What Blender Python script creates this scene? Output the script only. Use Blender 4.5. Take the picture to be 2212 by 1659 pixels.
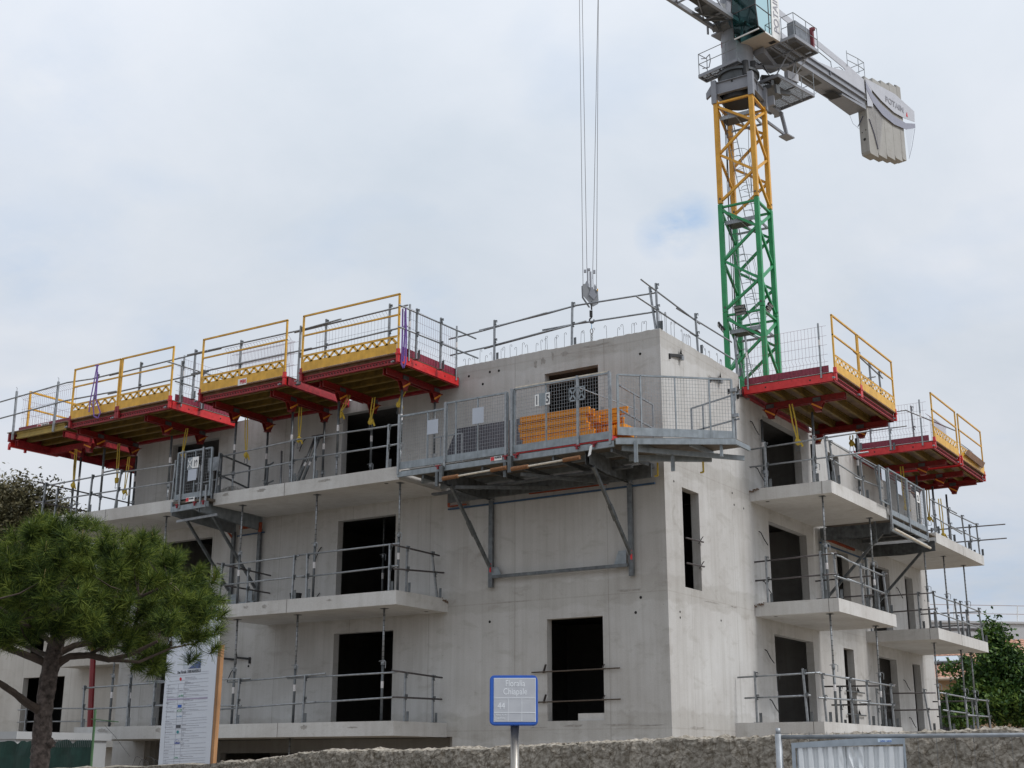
import bpy, math, random
from mathutils import Vector, Matrix, noise as mnoise
import numpy as np
for o in list(bpy.data.objects): bpy.data.objects.remove(o)
S = bpy.context.scene
C = S.collection
R = math.radians
V3 = Vector
# ------------------------------------------------------------------ camera
cam = bpy.data.cameras.new('camera'); camo = bpy.data.objects.new('camera', cam); C.objects.link(camo)
cam.sensor_width = 36.0; cam.lens = 2851.98/2212*36.0; cam.clip_end = 3000; cam.clip_start = .1
yaw, pit, rol = -0.5764024, 0.2808634, 0.0013658
fw = V3((math.sin(yaw)*math.cos(pit), math.cos(yaw)*math.cos(pit), math.sin(pit)))
rt = V3((math.cos(yaw), -math.sin(yaw), 0)); up = rt.cross(fw)
rr = rt*math.cos(rol)+up*math.sin(rol); uu = up*math.cos(rol)-rt*math.sin(rol)
camo.matrix_world = Matrix(((rr.x,uu.x,-fw.x,12.4171),(rr.y,uu.y,-fw.y,-25.1119),(rr.z,uu.z,-fw.z,-0.9085),(0,0,0,1)))
S.camera = camo
# ------------------------------------------------------------------ light
SUN_AZ, SUN_EL = 84.0, 50.0       # compass azimuth from +Y towards +X
sd = bpy.data.lights.new('sun', 'SUN'); sd.energy = 2.15; sd.angle = R(14); sd.color = (1.0, .975, .95)
so = bpy.data.objects.new('sun', sd); C.objects.link(so)
dv = V3((math.sin(R(SUN_AZ))*math.cos(R(SUN_EL)), math.cos(R(SUN_AZ))*math.cos(R(SUN_EL)), math.sin(R(SUN_EL))))
so.rotation_euler = dv.to_track_quat('Z', 'Y').to_euler(); so.location = (30, -10, 60)
W = bpy.data.worlds.new('World'); S.world = W; W.use_nodes = True
nt = W.node_tree; nt.nodes.clear(); N = nt.nodes.new; L = nt.links.new
sky = N('ShaderNodeTexSky'); sky.sky_type = 'NISHITA'; sky.sun_disc = False
sky.sun_elevation = R(SUN_EL); sky.sun_rotation = R(SUN_AZ); sky.air_density = 1.2; sky.dust_density = 2.0
bg1 = N('ShaderNodeBackground'); bg1.inputs[1].default_value = .10; L(sky.outputs[0], bg1.inputs[0])
tc = N('ShaderNodeTexCoord'); sx = N('ShaderNodeSeparateXYZ'); L(tc.outputs['Generated'], sx.inputs[0])
def mth(op, a, b=None, c=None):
    m = N('ShaderNodeMath'); m.operation = op
    for i, q in enumerate((a, b, c)):
        if q is None: continue
        if isinstance(q, (int, float)): m.inputs[i].default_value = q
        else: L(q, m.inputs[i])
    return m.outputs[0]
zc = mth('MAXIMUM', sx.outputs[2], .0)
# cloud sheet coordinates: project the direction on a flat layer overhead
den = mth('ADD', zc, .22)
cx = mth('DIVIDE', sx.outputs[0], den); cy = mth('DIVIDE', sx.outputs[1], den)
cb = N('ShaderNodeCombineXYZ'); L(cx, cb.inputs[0]); L(cy, cb.inputs[1])
n1 = N('ShaderNodeTexNoise'); n1.inputs['Scale'].default_value = 1.25; n1.inputs['Detail'].default_value = 9; n1.inputs['Roughness'].default_value = .56; n1.inputs['Distortion'].default_value = .35
L(cb.outputs[0], n1.inputs['Vector'])
n2 = N('ShaderNodeTexNoise'); n2.inputs['Scale'].default_value = 2.3; n2.inputs['Detail'].default_value = 5; n2.inputs['Roughness'].default_value = .5
mp = N('ShaderNodeMapping'); mp.inputs['Location'].default_value = (3.1, 7.7, 0); L(cb.outputs[0], mp.inputs[0]); L(mp.outputs[0], n2.inputs['Vector'])
cr = N('ShaderNodeValToRGB'); L(n1.outputs[0], cr.inputs[0])
cr.color_ramp.elements[0].position = .34; cr.color_ramp.elements[0].color = (.565, .625, .70, 1)
cr.color_ramp.elements[1].position = .66; cr.color_ramp.elements[1].color = (.72, .752, .81, 1)
# brighter overhead and towards the hidden sun
vd = N('ShaderNodeVectorMath'); vd.operation = 'DOT_PRODUCT'; L(tc.outputs['Generated'], vd.inputs[0]); vd.inputs[1].default_value = tuple(dv)
sunny = mth('POWER', mth('MAXIMUM', vd.outputs['Value'], 0.0), 6.0)
elv = mth('POWER', zc, 1.5)
gain = mth('ADD', mth('ADD', .93, mth('MULTIPLY', elv, .75)), mth('MULTIPLY', sunny, .7))
lowdim = mth('ADD', .86, mth('MULTIPLY', mth('MINIMUM', mth('MULTIPLY', zc, 5.0), 1.0), .14))
gain = mth('MULTIPLY', gain, lowdim)
bg2 = N('ShaderNodeBackground'); L(cr.outputs[0], bg2.inputs[0]); L(gain, bg2.inputs[1])
def gap(dx, dy, dz, k, s):
    d = N('ShaderNodeVectorMath'); d.operation = 'DISTANCE'; L(tc.outputs['Generated'], d.inputs[0]); d.inputs[1].default_value = (dx, dy, dz)
    q = mth('ADD', d.outputs['Value'], mth('MULTIPLY', mth('SUBTRACT', n2.outputs[0], .5), min(k, .03)*2.6))
    return mth('MULTIPLY', mth('MAXIMUM', mth('SUBTRACT', 1.0, mth('DIVIDE', q, k)), 0.0), s)
def pxdir(x, y):
    d = fw + rr*((x-1106)/2851.98) - uu*((y-829.5)/2851.98); d.normalize(); return d
msk = None
for (px, py, k, s) in ((1458, 490, .020, 1.15), (1492, 474, .019, .95), (1425, 508, .018, .8), (1470, 515, .016, .8), (360, 735, .05, .22), (920, 655, .035, .30), (60, 560, .09, .25), (2150, 1280, .10, .30), (120, 170, .1, .18)):
    g = gap(*pxdir(px, py), k, s); msk = g if msk is None else mth('MAXIMUM', msk, g)
n3 = N('ShaderNodeTexNoise'); n3.inputs['Scale'].default_value = 7; n3.inputs['Detail'].default_value = 6; n3.inputs['Roughness'].default_value = .6; L(cb.outputs[0], n3.inputs['Vector'])
msk = mth('MULTIPLY', msk, mth('MINIMUM', mth('MAXIMUM', mth('MULTIPLY', mth('SUBTRACT', n3.outputs[0], .30), 3.5), 0.0), 1.1))
thin = mth('MULTIPLY', mth('MAXIMUM', mth('SUBTRACT', n2.outputs[0], .56), 0.0), 1.6)
msk = mth('MINIMUM', mth('ADD', msk, thin), 1.0)
mx = N('ShaderNodeMixShader'); L(msk, mx.inputs[0]); L(bg2.outputs[0], mx.inputs[1])
bg3 = N('ShaderNodeBackground'); bg3.inputs[0].default_value = (.36, .56, .86, 1); bg3.inputs[1].default_value = 1.0
ad = N('ShaderNodeMixShader'); ad.inputs[0].default_value = .85; L(bg1.outputs[0], ad.inputs[1]); L(bg3.outputs[0], ad.inputs[2])
L(ad.outputs[0], mx.inputs[2])
wo = N('ShaderNodeOutputWorld'); L(mx.outputs[0], wo.inputs[0])
S.view_settings.view_transform = 'Standard'; S.view_settings.look = 'None'; S.view_settings.exposure = 0.0; S.view_settings.gamma = 1
S.render.engine = 'CYCLES'; S.cycles.max_bounces = 6; S.cycles.diffuse_bounces = 3; S.cycles.glossy_bounces = 3; S.cycles.transparent_max_bounces = 12
S.render.resolution_x = 1024; S.render.resolution_y = 768
# ------------------------------------------------------------------ materials
MATS = {}
def mat(name, col, rough=.6, metal=0.0, var=.12, vs=6.0, bump=.0, bs=60.0, spec=.5, alpha=None, streak=0.0, col2=None):
    if name in MATS: return MATS[name]
    m = bpy.data.materials.new(name); m.use_nodes = True; t = m.node_tree; t.nodes.clear()
    n = t.nodes.new; l = t.links.new
    b = n('ShaderNodeBsdfPrincipled'); o = n('ShaderNodeOutputMaterial'); l(b.outputs[0], o.inputs[0])
    tcn = n('ShaderNodeTexCoord'); nz = n('ShaderNodeTexNoise'); nz.inputs['Scale'].default_value = vs; nz.inputs['Detail'].default_value = 5
    l(tcn.outputs['Object'], nz.inputs['Vector'])
    r = n('ShaderNodeValToRGB'); l(nz.outputs[0], r.inputs[0])
    c2 = col2 if col2 else tuple(min(1, q*(1+var)) for q in col)
    c1 = tuple(q*(1-var) for q in col)
    r.color_ramp.elements[0].position = .3; r.color_ramp.elements[0].color = (*c1, 1)
    r.color_ramp.elements[1].position = .7; r.color_ramp.elements[1].color = (*c2, 1)
    out = r.outputs[0]
    if streak:
        mp_ = n('ShaderNodeMapping'); mp_.inputs['Scale'].default_value = (9, 9, .5); l(tcn.outputs['Object'], mp_.inputs[0])
        ns = n('ShaderNodeTexNoise'); ns.inputs['Scale'].default_value = 1.5; ns.inputs['Detail'].default_value = 4; l(mp_.outputs[0], ns.inputs['Vector'])
        rs = n('ShaderNodeValToRGB'); l(ns.outputs[0], rs.inputs[0]); q = 1-streak
        rs.color_ramp.elements[0].position = .35; rs.color_ramp.elements[0].color = (q, q, q*.98, 1)
        rs.color_ramp.elements[1].position = .6; rs.color_ramp.elements[1].color = (1, 1, 1, 1)
        mm = n('ShaderNodeMix'); mm.data_type = 'RGBA'; mm.blend_type = 'MULTIPLY'; mm.inputs[0].default_value = 1; l(out, mm.inputs[6]); l(rs.outputs[0], mm.inputs[7]); out = mm.outputs[2]
    l(out, b.inputs['Base Color'])
    b.inputs['Roughness'].default_value = rough; b.inputs['Metallic'].default_value = metal; b.inputs['Specular IOR Level'].default_value = spec
    if alpha is not None: b.inputs['Alpha'].default_value = alpha
    if bump:
        nb = n('ShaderNodeTexNoise'); nb.inputs['Scale'].default_value = bs; nb.inputs['Detail'].default_value = 4; l(tcn.outputs['Object'], nb.inputs['Vector'])
        bp = n('ShaderNodeBump'); bp.inputs['Strength'].default_value = bump; bp.inputs['Distance'].default_value = .02; l(nb.outputs[0], bp.inputs['Height']); l(bp.outputs[0], b.inputs['Normal'])
    MATS[name] = m; return m
def concrete(name, col, warm=.0, dirt=1.0, seams=True):
    m = bpy.data.materials.new(name); m.use_nodes = True; t = m.node_tree; t.nodes.clear(); n = t.nodes.new; l = t.links.new
    b = n('ShaderNodeBsdfPrincipled'); o = n('ShaderNodeOutputMaterial'); l(b.outputs[0], o.inputs[0]); b.inputs['Roughness'].default_value = .82; b.inputs['Specular IOR Level'].default_value = .3
    tcn = n('ShaderNodeTexCoord'); P = tcn.outputs['Object']
    def nse(scale, detail, mapscale=None, loc=(0, 0, 0), rough=.55, dist=0):
        v = P
        if mapscale:
            q = n('ShaderNodeMapping'); q.inputs['Scale'].default_value = mapscale; q.inputs['Location'].default_value = loc; l(P, q.inputs[0]); v = q.outputs[0]
        x = n('ShaderNodeTexNoise'); x.inputs['Scale'].default_value = scale; x.inputs['Detail'].default_value = detail; x.inputs['Roughness'].default_value = rough; x.inputs['Distortion'].default_value = dist; l(v, x.inputs['Vector']); return x.outputs[0]
    def ramp(x, p0, c0, p1, c1):
        r = n('ShaderNodeValToRGB'); l(x, r.inputs[0]); e = r.color_ramp.elements; e[0].position = p0; e[1].position = p1
        e[0].color = (*c0, 1) if len(c0) == 3 else c0; e[1].color = (*c1, 1); return r.outputs[0]
    def mul(a, c, f=1.0):
        mm = n('ShaderNodeMix'); mm.data_type = 'RGBA'; mm.blend_type = 'MULTIPLY'; mm.inputs[0].default_value = f; l(a, mm.inputs[6]); l(c, mm.inputs[7]); return mm.outputs[2]
    c1 = tuple(q*.87 for q in col); c2 = tuple(min(1, q*1.10) for q in col)
    w = (c1[0]*1.01, c1[1]*.985, c1[2]*.965)
    out = ramp(nse(.45, 6, rough=.6), .35, w, .65, c2)
    out = mul(out, ramp(nse(1.0, 5, (5.5, 5.5, .22)), .36, (.91, .905, .895), .56, (1, 1, 1)), dirt)
    out = mul(out, ramp(nse(1.0, 3, (22, 22, .35), (4, 2, 0)), .30, (.90, .895, .88), .42, (1, 1, 1)), dirt*.8)
    out = mul(out, ramp(nse(1.7, 6, (1, 1, 2.2), (9, 5, 1), .62, .6), .33, (.86, .85, .83), .45, (1, 1, 1)), dirt*.8)
    out = mul(out, ramp(nse(1.0, 3, (55, 55, .45), (1, 7, 3)), .265, (.66, .65, .63), .30, (1, 1, 1)), dirt*.8)
    out = mul(out, ramp(nse(.9, 7, (1, 1, 1.5), (2, 8, 5), .66, 1.2), .30, (.78, .765, .74), .37, (1, 1, 1)), dirt*.7)
    out = mul(out, ramp(nse(38, 3), .35, (.93, .93, .92), .6, (1, 1, 1)))
    # pores and tie holes
    vo = n('ShaderNodeTexVoronoi'); vo.inputs['Scale'].default_value = 5.0; l(P, vo.inputs['Vector'])
    out = mul(out, ramp(vo.outputs['Distance'], .035, (.45, .43, .4), .05, (1, 1, 1)), .75)
    sp = n('ShaderNodeSeparateXYZ'); l(P, sp.inputs[0])
    def M(op, a, bb):
        q = n('ShaderNodeMath'); q.operation = op
        for i, x in enumerate((a, bb)):
            if isinstance(x, (int, float)): q.inputs[i].default_value = x
            else: l(x, q.inputs[i])
        return q.outputs[0]
    bh = nse(6, 5)
    if seams:
        def seam(ch, off, per):
            a = M('DIVIDE', M('ADD', sp.outputs[ch], off), per); f = M('ABSOLUTE', M('SUBTRACT', M('FRACT', a, 0), .5), 0); return M('MULTIPLY', M('SUBTRACT', .5, f), per)
        s = M('MINIMUM', seam(0, 1.42+24, 2.4), seam(1, -1.15+24, 2.4))
        s2 = seam(2, 25.38, 2.8)
        wob = M('MULTIPLY', nse(5, 3), .03)
        out = mul(out, ramp(s, .004, (.66, .64, .62), .011, (1, 1, 1)), .75)
        out = mul(out, ramp(M('ADD', s2, wob), .012, (.80, .78, .75), .035, (1, 1, 1)), .7)
        # patchy darker band round the day joints
        band = M('SUBTRACT', seam(2, 25.30, 2.8), M('MULTIPLY', nse(1.6, 5), .5))
        out = mul(out, ramp(band, -.1, (.86, .85, .83), .05, (1, 1, 1)), .7)
    l(out, b.inputs['Base Color'])
    bp = n('ShaderNodeBump'); bp.inputs['Strength'].default_value = .25; bp.inputs['Distance'].default_value = .01; l(nse(30, 5), bp.inputs['Height']); l(bp.outputs[0], b.inputs['Normal'])
    MATS[name] = m; return m
CONC = concrete('concrete', (.478, .474, .467))
INTC = concrete('shaded_interior_concrete', (.13, .125, .12), seams=False)  # same concrete darkened: the gloom of the rooms is put into the colour
SLABM = concrete('slab_concrete', (.53, .525, .515), dirt=.8, seams=False)
WINGC = concrete('pale_concrete', (.50, .48, .45), dirt=.6)
CWC = concrete('ballast_concrete', (.36, .355, .34), dirt=.9, seams=False)
GALV = mat('galvanised_steel', (.27, .285, .30), .45, .55, .22, 14)
GALVD = mat('weathered_steel', (.13, .14, .148), .5, .5, .3, 9, streak=.2)
GALVP = mat('platform_steel', (.26, .29, .315), .5, .45, .18, 7, streak=.15)
DARKT = mat('dark_tube', (.09, .08, .08), .5, .5, .3, 20)
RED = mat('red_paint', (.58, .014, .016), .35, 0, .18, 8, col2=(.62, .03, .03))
REDD = mat('shaded_red_paint', (.27, .016, .022), .5, 0, .3, 12)  # shaded copy of the red paint, shade painted into the colour
MAROON = mat('maroon_paint', (.20, .018, .04), .45, 0, .25, 18)
YEL = mat('yellow_paint', (.66, .36, .035), .42, 0, .16, 5, streak=.12)
RINT = concrete('half_shaded_concrete', (.36, .35, .34), seams=False)  # lighter copy for side rooms and basement, with less shade in the colour
REDH = mat('bracket_red', (.21, .013, .011), .45, 0, .25, 12)
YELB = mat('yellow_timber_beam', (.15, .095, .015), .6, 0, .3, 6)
ORLEV = mat('orange_lever', (.75, .27, .03), .5)
ORS = mat('orange_yellow_beam', (.74, .27, .006), .5, 0, .1, 4)
CRO = mat('crane_orange', (.66, .33, .03), .42, 0, .14, 3, streak=.1)
CRG = mat('crane_green', (.020, .25, .085), .4, 0, .14, 3)
CGR = mat('crane_grey', (.25, .26, .29), .5, .1, .08, 3)
CGRD = mat('crane_grating', (.10, .10, .10), .7, .1, .2, 30)
CGL = mat('crane_light_grey', (.44, .45, .49), .5, 0, .05, 3)
WHITE = mat('white_paint', (.75, .75, .74), .4, 0, .05)
CABU = mat('cabin_cream', (.50, .44, .38), .6, 0, .05)
BLACK = mat('black_rubber', (.02, .02, .022), .7)
BLK2 = mat('dark_sheet', (.035, .035, .045), .5, 0, .3, 20)
BLUE = mat('blue_paint', (.02, .10, .42), .35, 0, .08)
BLUD = mat('faded_blue_paint', (.03, .075, .15), .6, 0, .3, 15)
ORRED = mat('orange_red_paint', (.28, .055, .02), .6, 0, .3, 12)
PLY = mat('brown_plywood', (.15, .075, .035), .7, 0, .35, 5, streak=.2)
PLYU = mat('form_panel', (.19, .13, .09), .7, 0, .25, 3)
WOOD = mat('orange_timber', (.36, .185, .08), .65, 0, .2, 3, streak=.3)
STRAP = mat('yellow_strap', (.52, .37, .05), .8, 0, .2, 30)
PURP = mat('purple_sling', (.19, .10, .36), .8, 0, .2, 30)
RUST = mat('rusty_spring', (.27, .13, .06), .8, 0, .3, 30, bump=.4)
CREAM = mat('cream_tube', (.55, .50, .42), .6, 0, .2, 12)
TXT = mat('dark_lettering', (.07, .075, .09), .6)
TXTG = mat('grey_lettering', (.28, .28, .32), .6)
TXTL = mat('faded_lettering', (.30, .305, .34), .6)
SMEAR = mat('cement_smear', (.30, .285, .265), .85, 0, .2, 12)
TXTR = mat('red_lettering', (.55, .02, .03), .5)
TXTW = mat('white_lettering', (.72, .74, .76), .5)
PAPER = mat('white_board', (.60, .63, .69), .45, 0, .03, 2)
LEDM = mat('lamp_face', (.55, .55, .55), .25, 0, .1, 60)
GLASS = None
def glassmat():
    m = bpy.data.materials.new('tinted_glass'); m.use_nodes = True; t = m.node_tree; t.nodes.clear(); n = t.nodes.new; l = t.links.new
    g = n('ShaderNodeBsdfGlossy'); g.inputs['Roughness'].default_value = .03; g.inputs[0].default_value = (.5, .66, .66, 1)
    tr = n('ShaderNodeBsdfTransparent'); tr.inputs[0].default_value = (.34, .55, .54, 1)
    f = n('ShaderNodeFresnel'); f.inputs[0].default_value = 1.6
    mm = n('ShaderNodeMixShader'); l(f.outputs[0], mm.inputs[0]); l(tr.outputs[0], mm.inputs[1]); l(g.outputs[0], mm.inputs[2])
    o = n('ShaderNodeOutputMaterial'); l(mm.outputs[0], o.inputs[0]); MATS['tinted_glass'] = m; return m
GLASS = glassmat()
def gratemat():
    m = bpy.data.materials.new('perforated_grating'); m.use_nodes = True; t = m.node_tree; n = t.nodes.new; l = t.links.new
    b = t.nodes['Principled BSDF']; b.inputs['Base Color'].default_value = (.09, .088, .085, 1); b.inputs['Roughness'].default_value = .7
    tcn = n('ShaderNodeTexCoord'); br = n('ShaderNodeTexBrick'); br.inputs['Scale'].default_value = 1.0
    br.inputs['Color1'].default_value = (0, 0, 0, 1); br.inputs['Color2'].default_value = (0, 0, 0, 1); br.inputs['Mortar'].default_value = (1, 1, 1, 1)
    br.inputs['Mortar Size'].default_value = .016; br.inputs['Brick Width'].default_value = .075; br.inputs['Row Height'].default_value = .042
    l(tcn.outputs['Object'], br.inputs['Vector']); l(br.outputs['Color'], b.inputs['Alpha'])
    MATS['perforated_grating'] = m; return m
GRATE = gratemat()
# ------------------------------------------------------------------ mesh helpers
ORG = {}
class MB:
    def __init__(s): s.v = []; s.f = []
    def add(s, vs, fs):
        k = len(s.v); s.v += [tuple(q) for q in vs]; s.f += [tuple(i+k for i in f) for f in fs]; return s
    def box(s, a, b):
        x0, x1 = sorted((a[0], b[0])); y0, y1 = sorted((a[1], b[1])); z0, z1 = sorted((a[2], b[2]))
        return s.add([(x0,y0,z0),(x1,y0,z0),(x1,y1,z0),(x0,y1,z0),(x0,y0,z1),(x1,y0,z1),(x1,y1,z1),(x0,y1,z1)],
                     [(0,3,2,1),(4,5,6,7),(0,1,5,4),(1,2,6,5),(2,3,7,6),(3,0,4,7)])
    def bar(s, p, q, w, h=None, upv=(0, 0, 1)):
        h = w if h is None else h
        p = V3(p); q = V3(q); d = (q-p)
        if d.length < 1e-6: return s
        d.normalize(); u = V3(upv)
        if abs(d.dot(u)) > .98: u = V3((1, 0, 0)) if abs(d.x) < .9 else V3((0, 1, 0))
        sd_ = d.cross(u).normalized(); u = sd_.cross(d)
        vs = []
        for c in (p, q):
            for (a, b) in ((-1,-1),(1,-1),(1,1),(-1,1)): vs.append(c+sd_*(a*w/2)+u*(b*h/2))
        return s.add(vs, [(0,1,2,3),(7,6,5,4),(0,4,5,1),(1,5,6,2),(2,6,7,3),(3,7,4,0)])
    def tube(s, p, q, r, n=8, r2=None):
        p = V3(p); q = V3(q); d = q-p
        if d.length < 1e-6: return s
        d.normalize(); u = V3((0,0,1)) if abs(d.z) < .95 else V3((1,0,0))
        a = d.cross(u).normalized(); b = a.cross(d); r2 = r if r2 is None else r2; vs = []
        for c, rad in ((p, r), (q, r2)):
            for i in range(n):
                t_ = 2*math.pi*i/n; vs.append(c+a*math.cos(t_)*rad+b*math.sin(t_)*rad)
        fs = [(i, i+n, (i+1) % n+n, (i+1) % n) for i in range(n)]+[tuple(range(n)), tuple(range(2*n-1, n-1, -1))]
        return s.add(vs, fs)
    def path(s, pts, r, n=6):
        for i in range(len(pts)-1): s.tube(pts[i], pts[i+1], r, n)
        return s
    def prism(s, pts, vec):
        k = len(pts); vec = V3(vec); a = [V3(q) for q in pts]
        vs = a+[q+vec for q in a]
        nrm = V3((0,0,0))
        for i in range(k): nrm += a[i].cross(a[(i+1) % k])
        fs = [tuple(range(k)), tuple(range(2*k-1, k-1, -1))]+[(i, i+k, (i+1) % k+k, (i+1) % k) for i in range(k)]
        if nrm.dot(vec) > 0: fs = [tuple(reversed(f)) for f in fs]
        return s.add(vs, fs)
    def build(s, name, m, parent=None, smooth=False):
        off = V3(ORG.get(parent.name, (0,0,0))) if parent else V3((0,0,0))
        me = bpy.data.meshes.new(name)
        if s.v:
            arr = np.array([tuple(q) for q in s.v], dtype=float)-np.array(off)
            me.from_pydata(arr.tolist(), [], s.f)
        me.materials.append(m); me.update()
        if smooth: me.polygons.foreach_set('use_smooth', [True]*len(me.polygons))
        o = bpy.data.objects.new(name, me); C.objects.link(o)
        if parent: o.parent = parent; ORG[o.name] = tuple(off)
        return o
def tag(o, label, cat, group=None, kind=None):
    if label: o['label'] = label
    if cat: o['category'] = cat
    if group: o['group'] = group
    if kind: o['kind'] = kind
    return o
def thing(name, label, cat, loc=(0,0,0), group=None):
    o = bpy.data.objects.new(name, None); o.empty_display_size = .2; C.objects.link(o); o.location = loc; ORG[o.name] = tuple(loc)
    return tag(o, label, cat, group)
def struct(name, mb, m): return tag(mb.build(name, m), None, None, kind='structure')
def copytree(root, delta, label):
    r = root.copy(); C.objects.link(r); r.location = V3(root.location)+V3(delta); r['label'] = label
    for ch in list(root.children):
        c = ch.copy(); C.objects.link(c); c.parent = r
        for g in list(ch.children):
            d = g.copy(); C.objects.link(d); d.parent = c
    return r
def text(s, origin, xdir, updir, size, m, parent, name='lettering', wscale=1.0, align='LEFT', thick=.003, bold=0):
    cu = bpy.data.curves.new('t', 'FONT'); cu.body = s; cu.size = size; cu.align_x = align; cu.extrude = thick; cu.offset = bold; cu.space_line = .95
    to = bpy.data.objects.new('t', cu); C.objects.link(to)
    dg = bpy.context.evaluated_depsgraph_get(); me = bpy.data.meshes.new_from_object(to.evaluated_get(dg))
    bpy.data.objects.remove(to); bpy.data.curves.remove(cu)
    x = V3(xdir).normalized(); u = V3(updir).normalized(); z = x.cross(u).normalized(); u = z.cross(x)
    mt = Matrix(((x.x*wscale,u.x,z.x,origin[0]),(x.y*wscale,u.y,z.y,origin[1]),(x.z*wscale,u.z,z.z,origin[2]),(0,0,0,1)))
    me.transform(mt)
    off = V3(ORG.get(parent.name, (0,0,0))); me.transform(Matrix.Translation(-off))
    me.materials.clear(); me.materials.append(m)
    o = bpy.data.objects.new(name, me); C.objects.link(o); o.parent = parent; ORG[o.name] = tuple(off); return o
# ================================================================== SETTING
GZ = -2.55
g = MB(); g.add([(-900,-900,GZ-.02),(900,-900,GZ-.02),(900,900,GZ-.02),(-900,900,GZ-.02)], [(0,1,2,3)])
struct('ground', g, mat('earth', (.26, .21, .15), .9, 0, .25, .6, bump=.4, bs=8))
g = MB(); g.add([(-200,-31,GZ-.10),(200,-31,GZ-.10),(200,-19.2,GZ-.10),(-200,-19.2,GZ-.10)], [(0,1,2,3)])
g.v = [(a, b, GZ-.012) for a, b, c in g.v]
struct('road', g, mat('asphalt', (.055, .055, .058), .9, 0, .2, 30, bump=.3, bs=120))
g = MB().box((-200,-19.2,GZ-.3),(200,-14.9,GZ+.12))
struct('pavement', g, mat('paving', (.24, .23, .22), .85, 0, .15, 3, bump=.2))
# ================================================================== WALL BUILDER
def wall(mb, axis, plane, thick, u0, u1, z0, z1, openings, inward=1):
    """shell of a wall lying on axis-plane (outer face at `plane`), with real openings"""
    us = sorted({u0, u1, *[o[0] for o in openings], *[o[1] for o in openings]}); zs = sorted({z0, z1, *[o[2] for o in openings], *[o[3] for o in openings]})
    us = [q for q in us if u0 <= q <= u1]; zs = [q for q in zs if z0 <= q <= z1]
    def pt(u, w, z): return (u, plane+w*inward, z) if axis == 1 else (plane+w*inward, u, z)
    def solid(i, j):
        if i < 0 or j < 0 or i >= len(us)-1 or j >= len(zs)-1: return False
        cu, cz = (us[i]+us[i+1])/2, (zs[j]+zs[j+1])/2
        return not any(o[0] < cu < o[1] and o[2] < cz < o[3] for o in openings)
    for i in range(len(us)-1):
        for j in range(len(zs)-1):
            if not solid(i, j): continue
            a, b, c, d = us[i], us[i+1], zs[j], zs[j+1]
            mb.add([pt(a,0,c),pt(b,0,c),pt(b,0,d),pt(a,0,d)], [(0,1,2,3)])
            mb.add([pt(a,thick,c),pt(b,thick,c),pt(b,thick,d),pt(a,thick,d)], [(3,2,1,0)])
            if not solid(i-1, j): mb.add([pt(a,0,c),pt(a,thick,c),pt(a,thick,d),pt(a,0,d)], [(3,2,1,0)])
            if not solid(i+1, j): mb.add([pt(b,0,c),pt(b,thick,c),pt(b,thick,d),pt(b,0,d)], [(0,1,2,3)])
            if not solid(i, j-1): mb.add([pt(a,0,c),pt(b,0,c),pt(b,thick,c),pt(a,thick,c)], [(0,1,2,3)])
            if not solid(i, j+1): mb.add([pt(a,0,d),pt(b,0,d),pt(b,thick,d),pt(a,thick,d)], [(3,2,1,0)])
    return mb
random.seed(4)
T = .20
BLD = thing('concrete_building', 'unfinished three storey concrete apartment block with bare walls, open windows and cantilevered balconies', 'building', (0, 0, 0))
ZT = 8.06
fo = [(-3.0,-1.58,5.9,7.83), (-9.08,-7.28,5.6,7.73), (-15.27,-13.46,5.6,7.71), (-9.1,-7.27,2.8,4.96), (-15.27,-13.47,2.8,4.96),
      (-9.1,-7.26,0,2.17), (-15.27,-14.35,0,2.17), (-2.98,-1.57,0.0,2.18)]
w = MB()
wall(w, 1, 0, T, -16.75, -5.5, -.3, ZT, [o for o in fo if o[1] < -5.5])
wall(w, 1, 0, T, -5.5, -.0, GZ, 8.36, [o for o in fo if o[0] > -5.5])
wall(w, 1, 0, T, -16.75, -15.5, GZ, -.3, [])
w.build('wall', CONC, BLD)
w = MB()
ro = [(.85,1.70,2.78,4.97), (5.72,8.33,5.6,7.68), (10.45,11.35,6.0,7.66), (5.75,8.35,2.8,4.96), (10.62,11.6,2.8,4.88), (13.5,15.28,2.8,4.88), (16.85,17.68,2.8,4.88),
      (5.75,8.38,0,2.17), (10.68,11.5,0.0,2.19), (13.62,15.35,0,2.16), (16.95,17.76,0,2.15)]
wall(w, 0, 0, T, T, 4.3, GZ, 8.36, [o for o in ro if o[1] < 4.3], -1)
wall(w, 0, 0, T, 4.3, 19.4, GZ, ZT, [o for o in ro if o[0] > 4.3], -1)
w.build('wall', CONC, BLD)
# rough cast top edge of the corner walls
def rough_top(pts, z0, z1, nrm, thick, seed):
    mb = MB(); rnd = random.Random(seed)
    a, b = V3(pts[0]), V3(pts[1]); n = int((b-a).length/.07); nv = V3(nrm)
    rows = []
    for i in range(n+1):
        p = a+(b-a)*(i/n); h = z1+mnoise.noise(V3((i*.13, seed, 0)))*.022+rnd.uniform(-.008, .008)
        rows.append([(p.x, p.y, z0), (p.x, p.y, h-.012), (p.x+nv.x*.02, p.y+nv.y*.02, h), (p.x+nv.x*thick, p.y+nv.y*thick, h-.01), (p.x+nv.x*thick, p.y+nv.y*thick, z0)])
    vs = [q for r_ in rows for q in r_]
    fs = [(i*5+k, (i+1)*5+k, (i+1)*5+k+1, i*5+k+1) for i in range(n) for k in range(4)]+[(0,1,2,3,4), tuple(n*5+4-k for k in range(5))]
    mb.add(vs, fs); return mb
rough_top([(-5.5,0,0),(0,0,0)], 8.36, 8.42, (0,1,0), T, 3).build('wall_top_edge', CONC, BLD)
rough_top([(0,T,0),(0,4.3,0)], 8.36, 8.42, (-1,0,0), T, 8).build('wall_top_edge', CONC, BLD)
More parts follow.
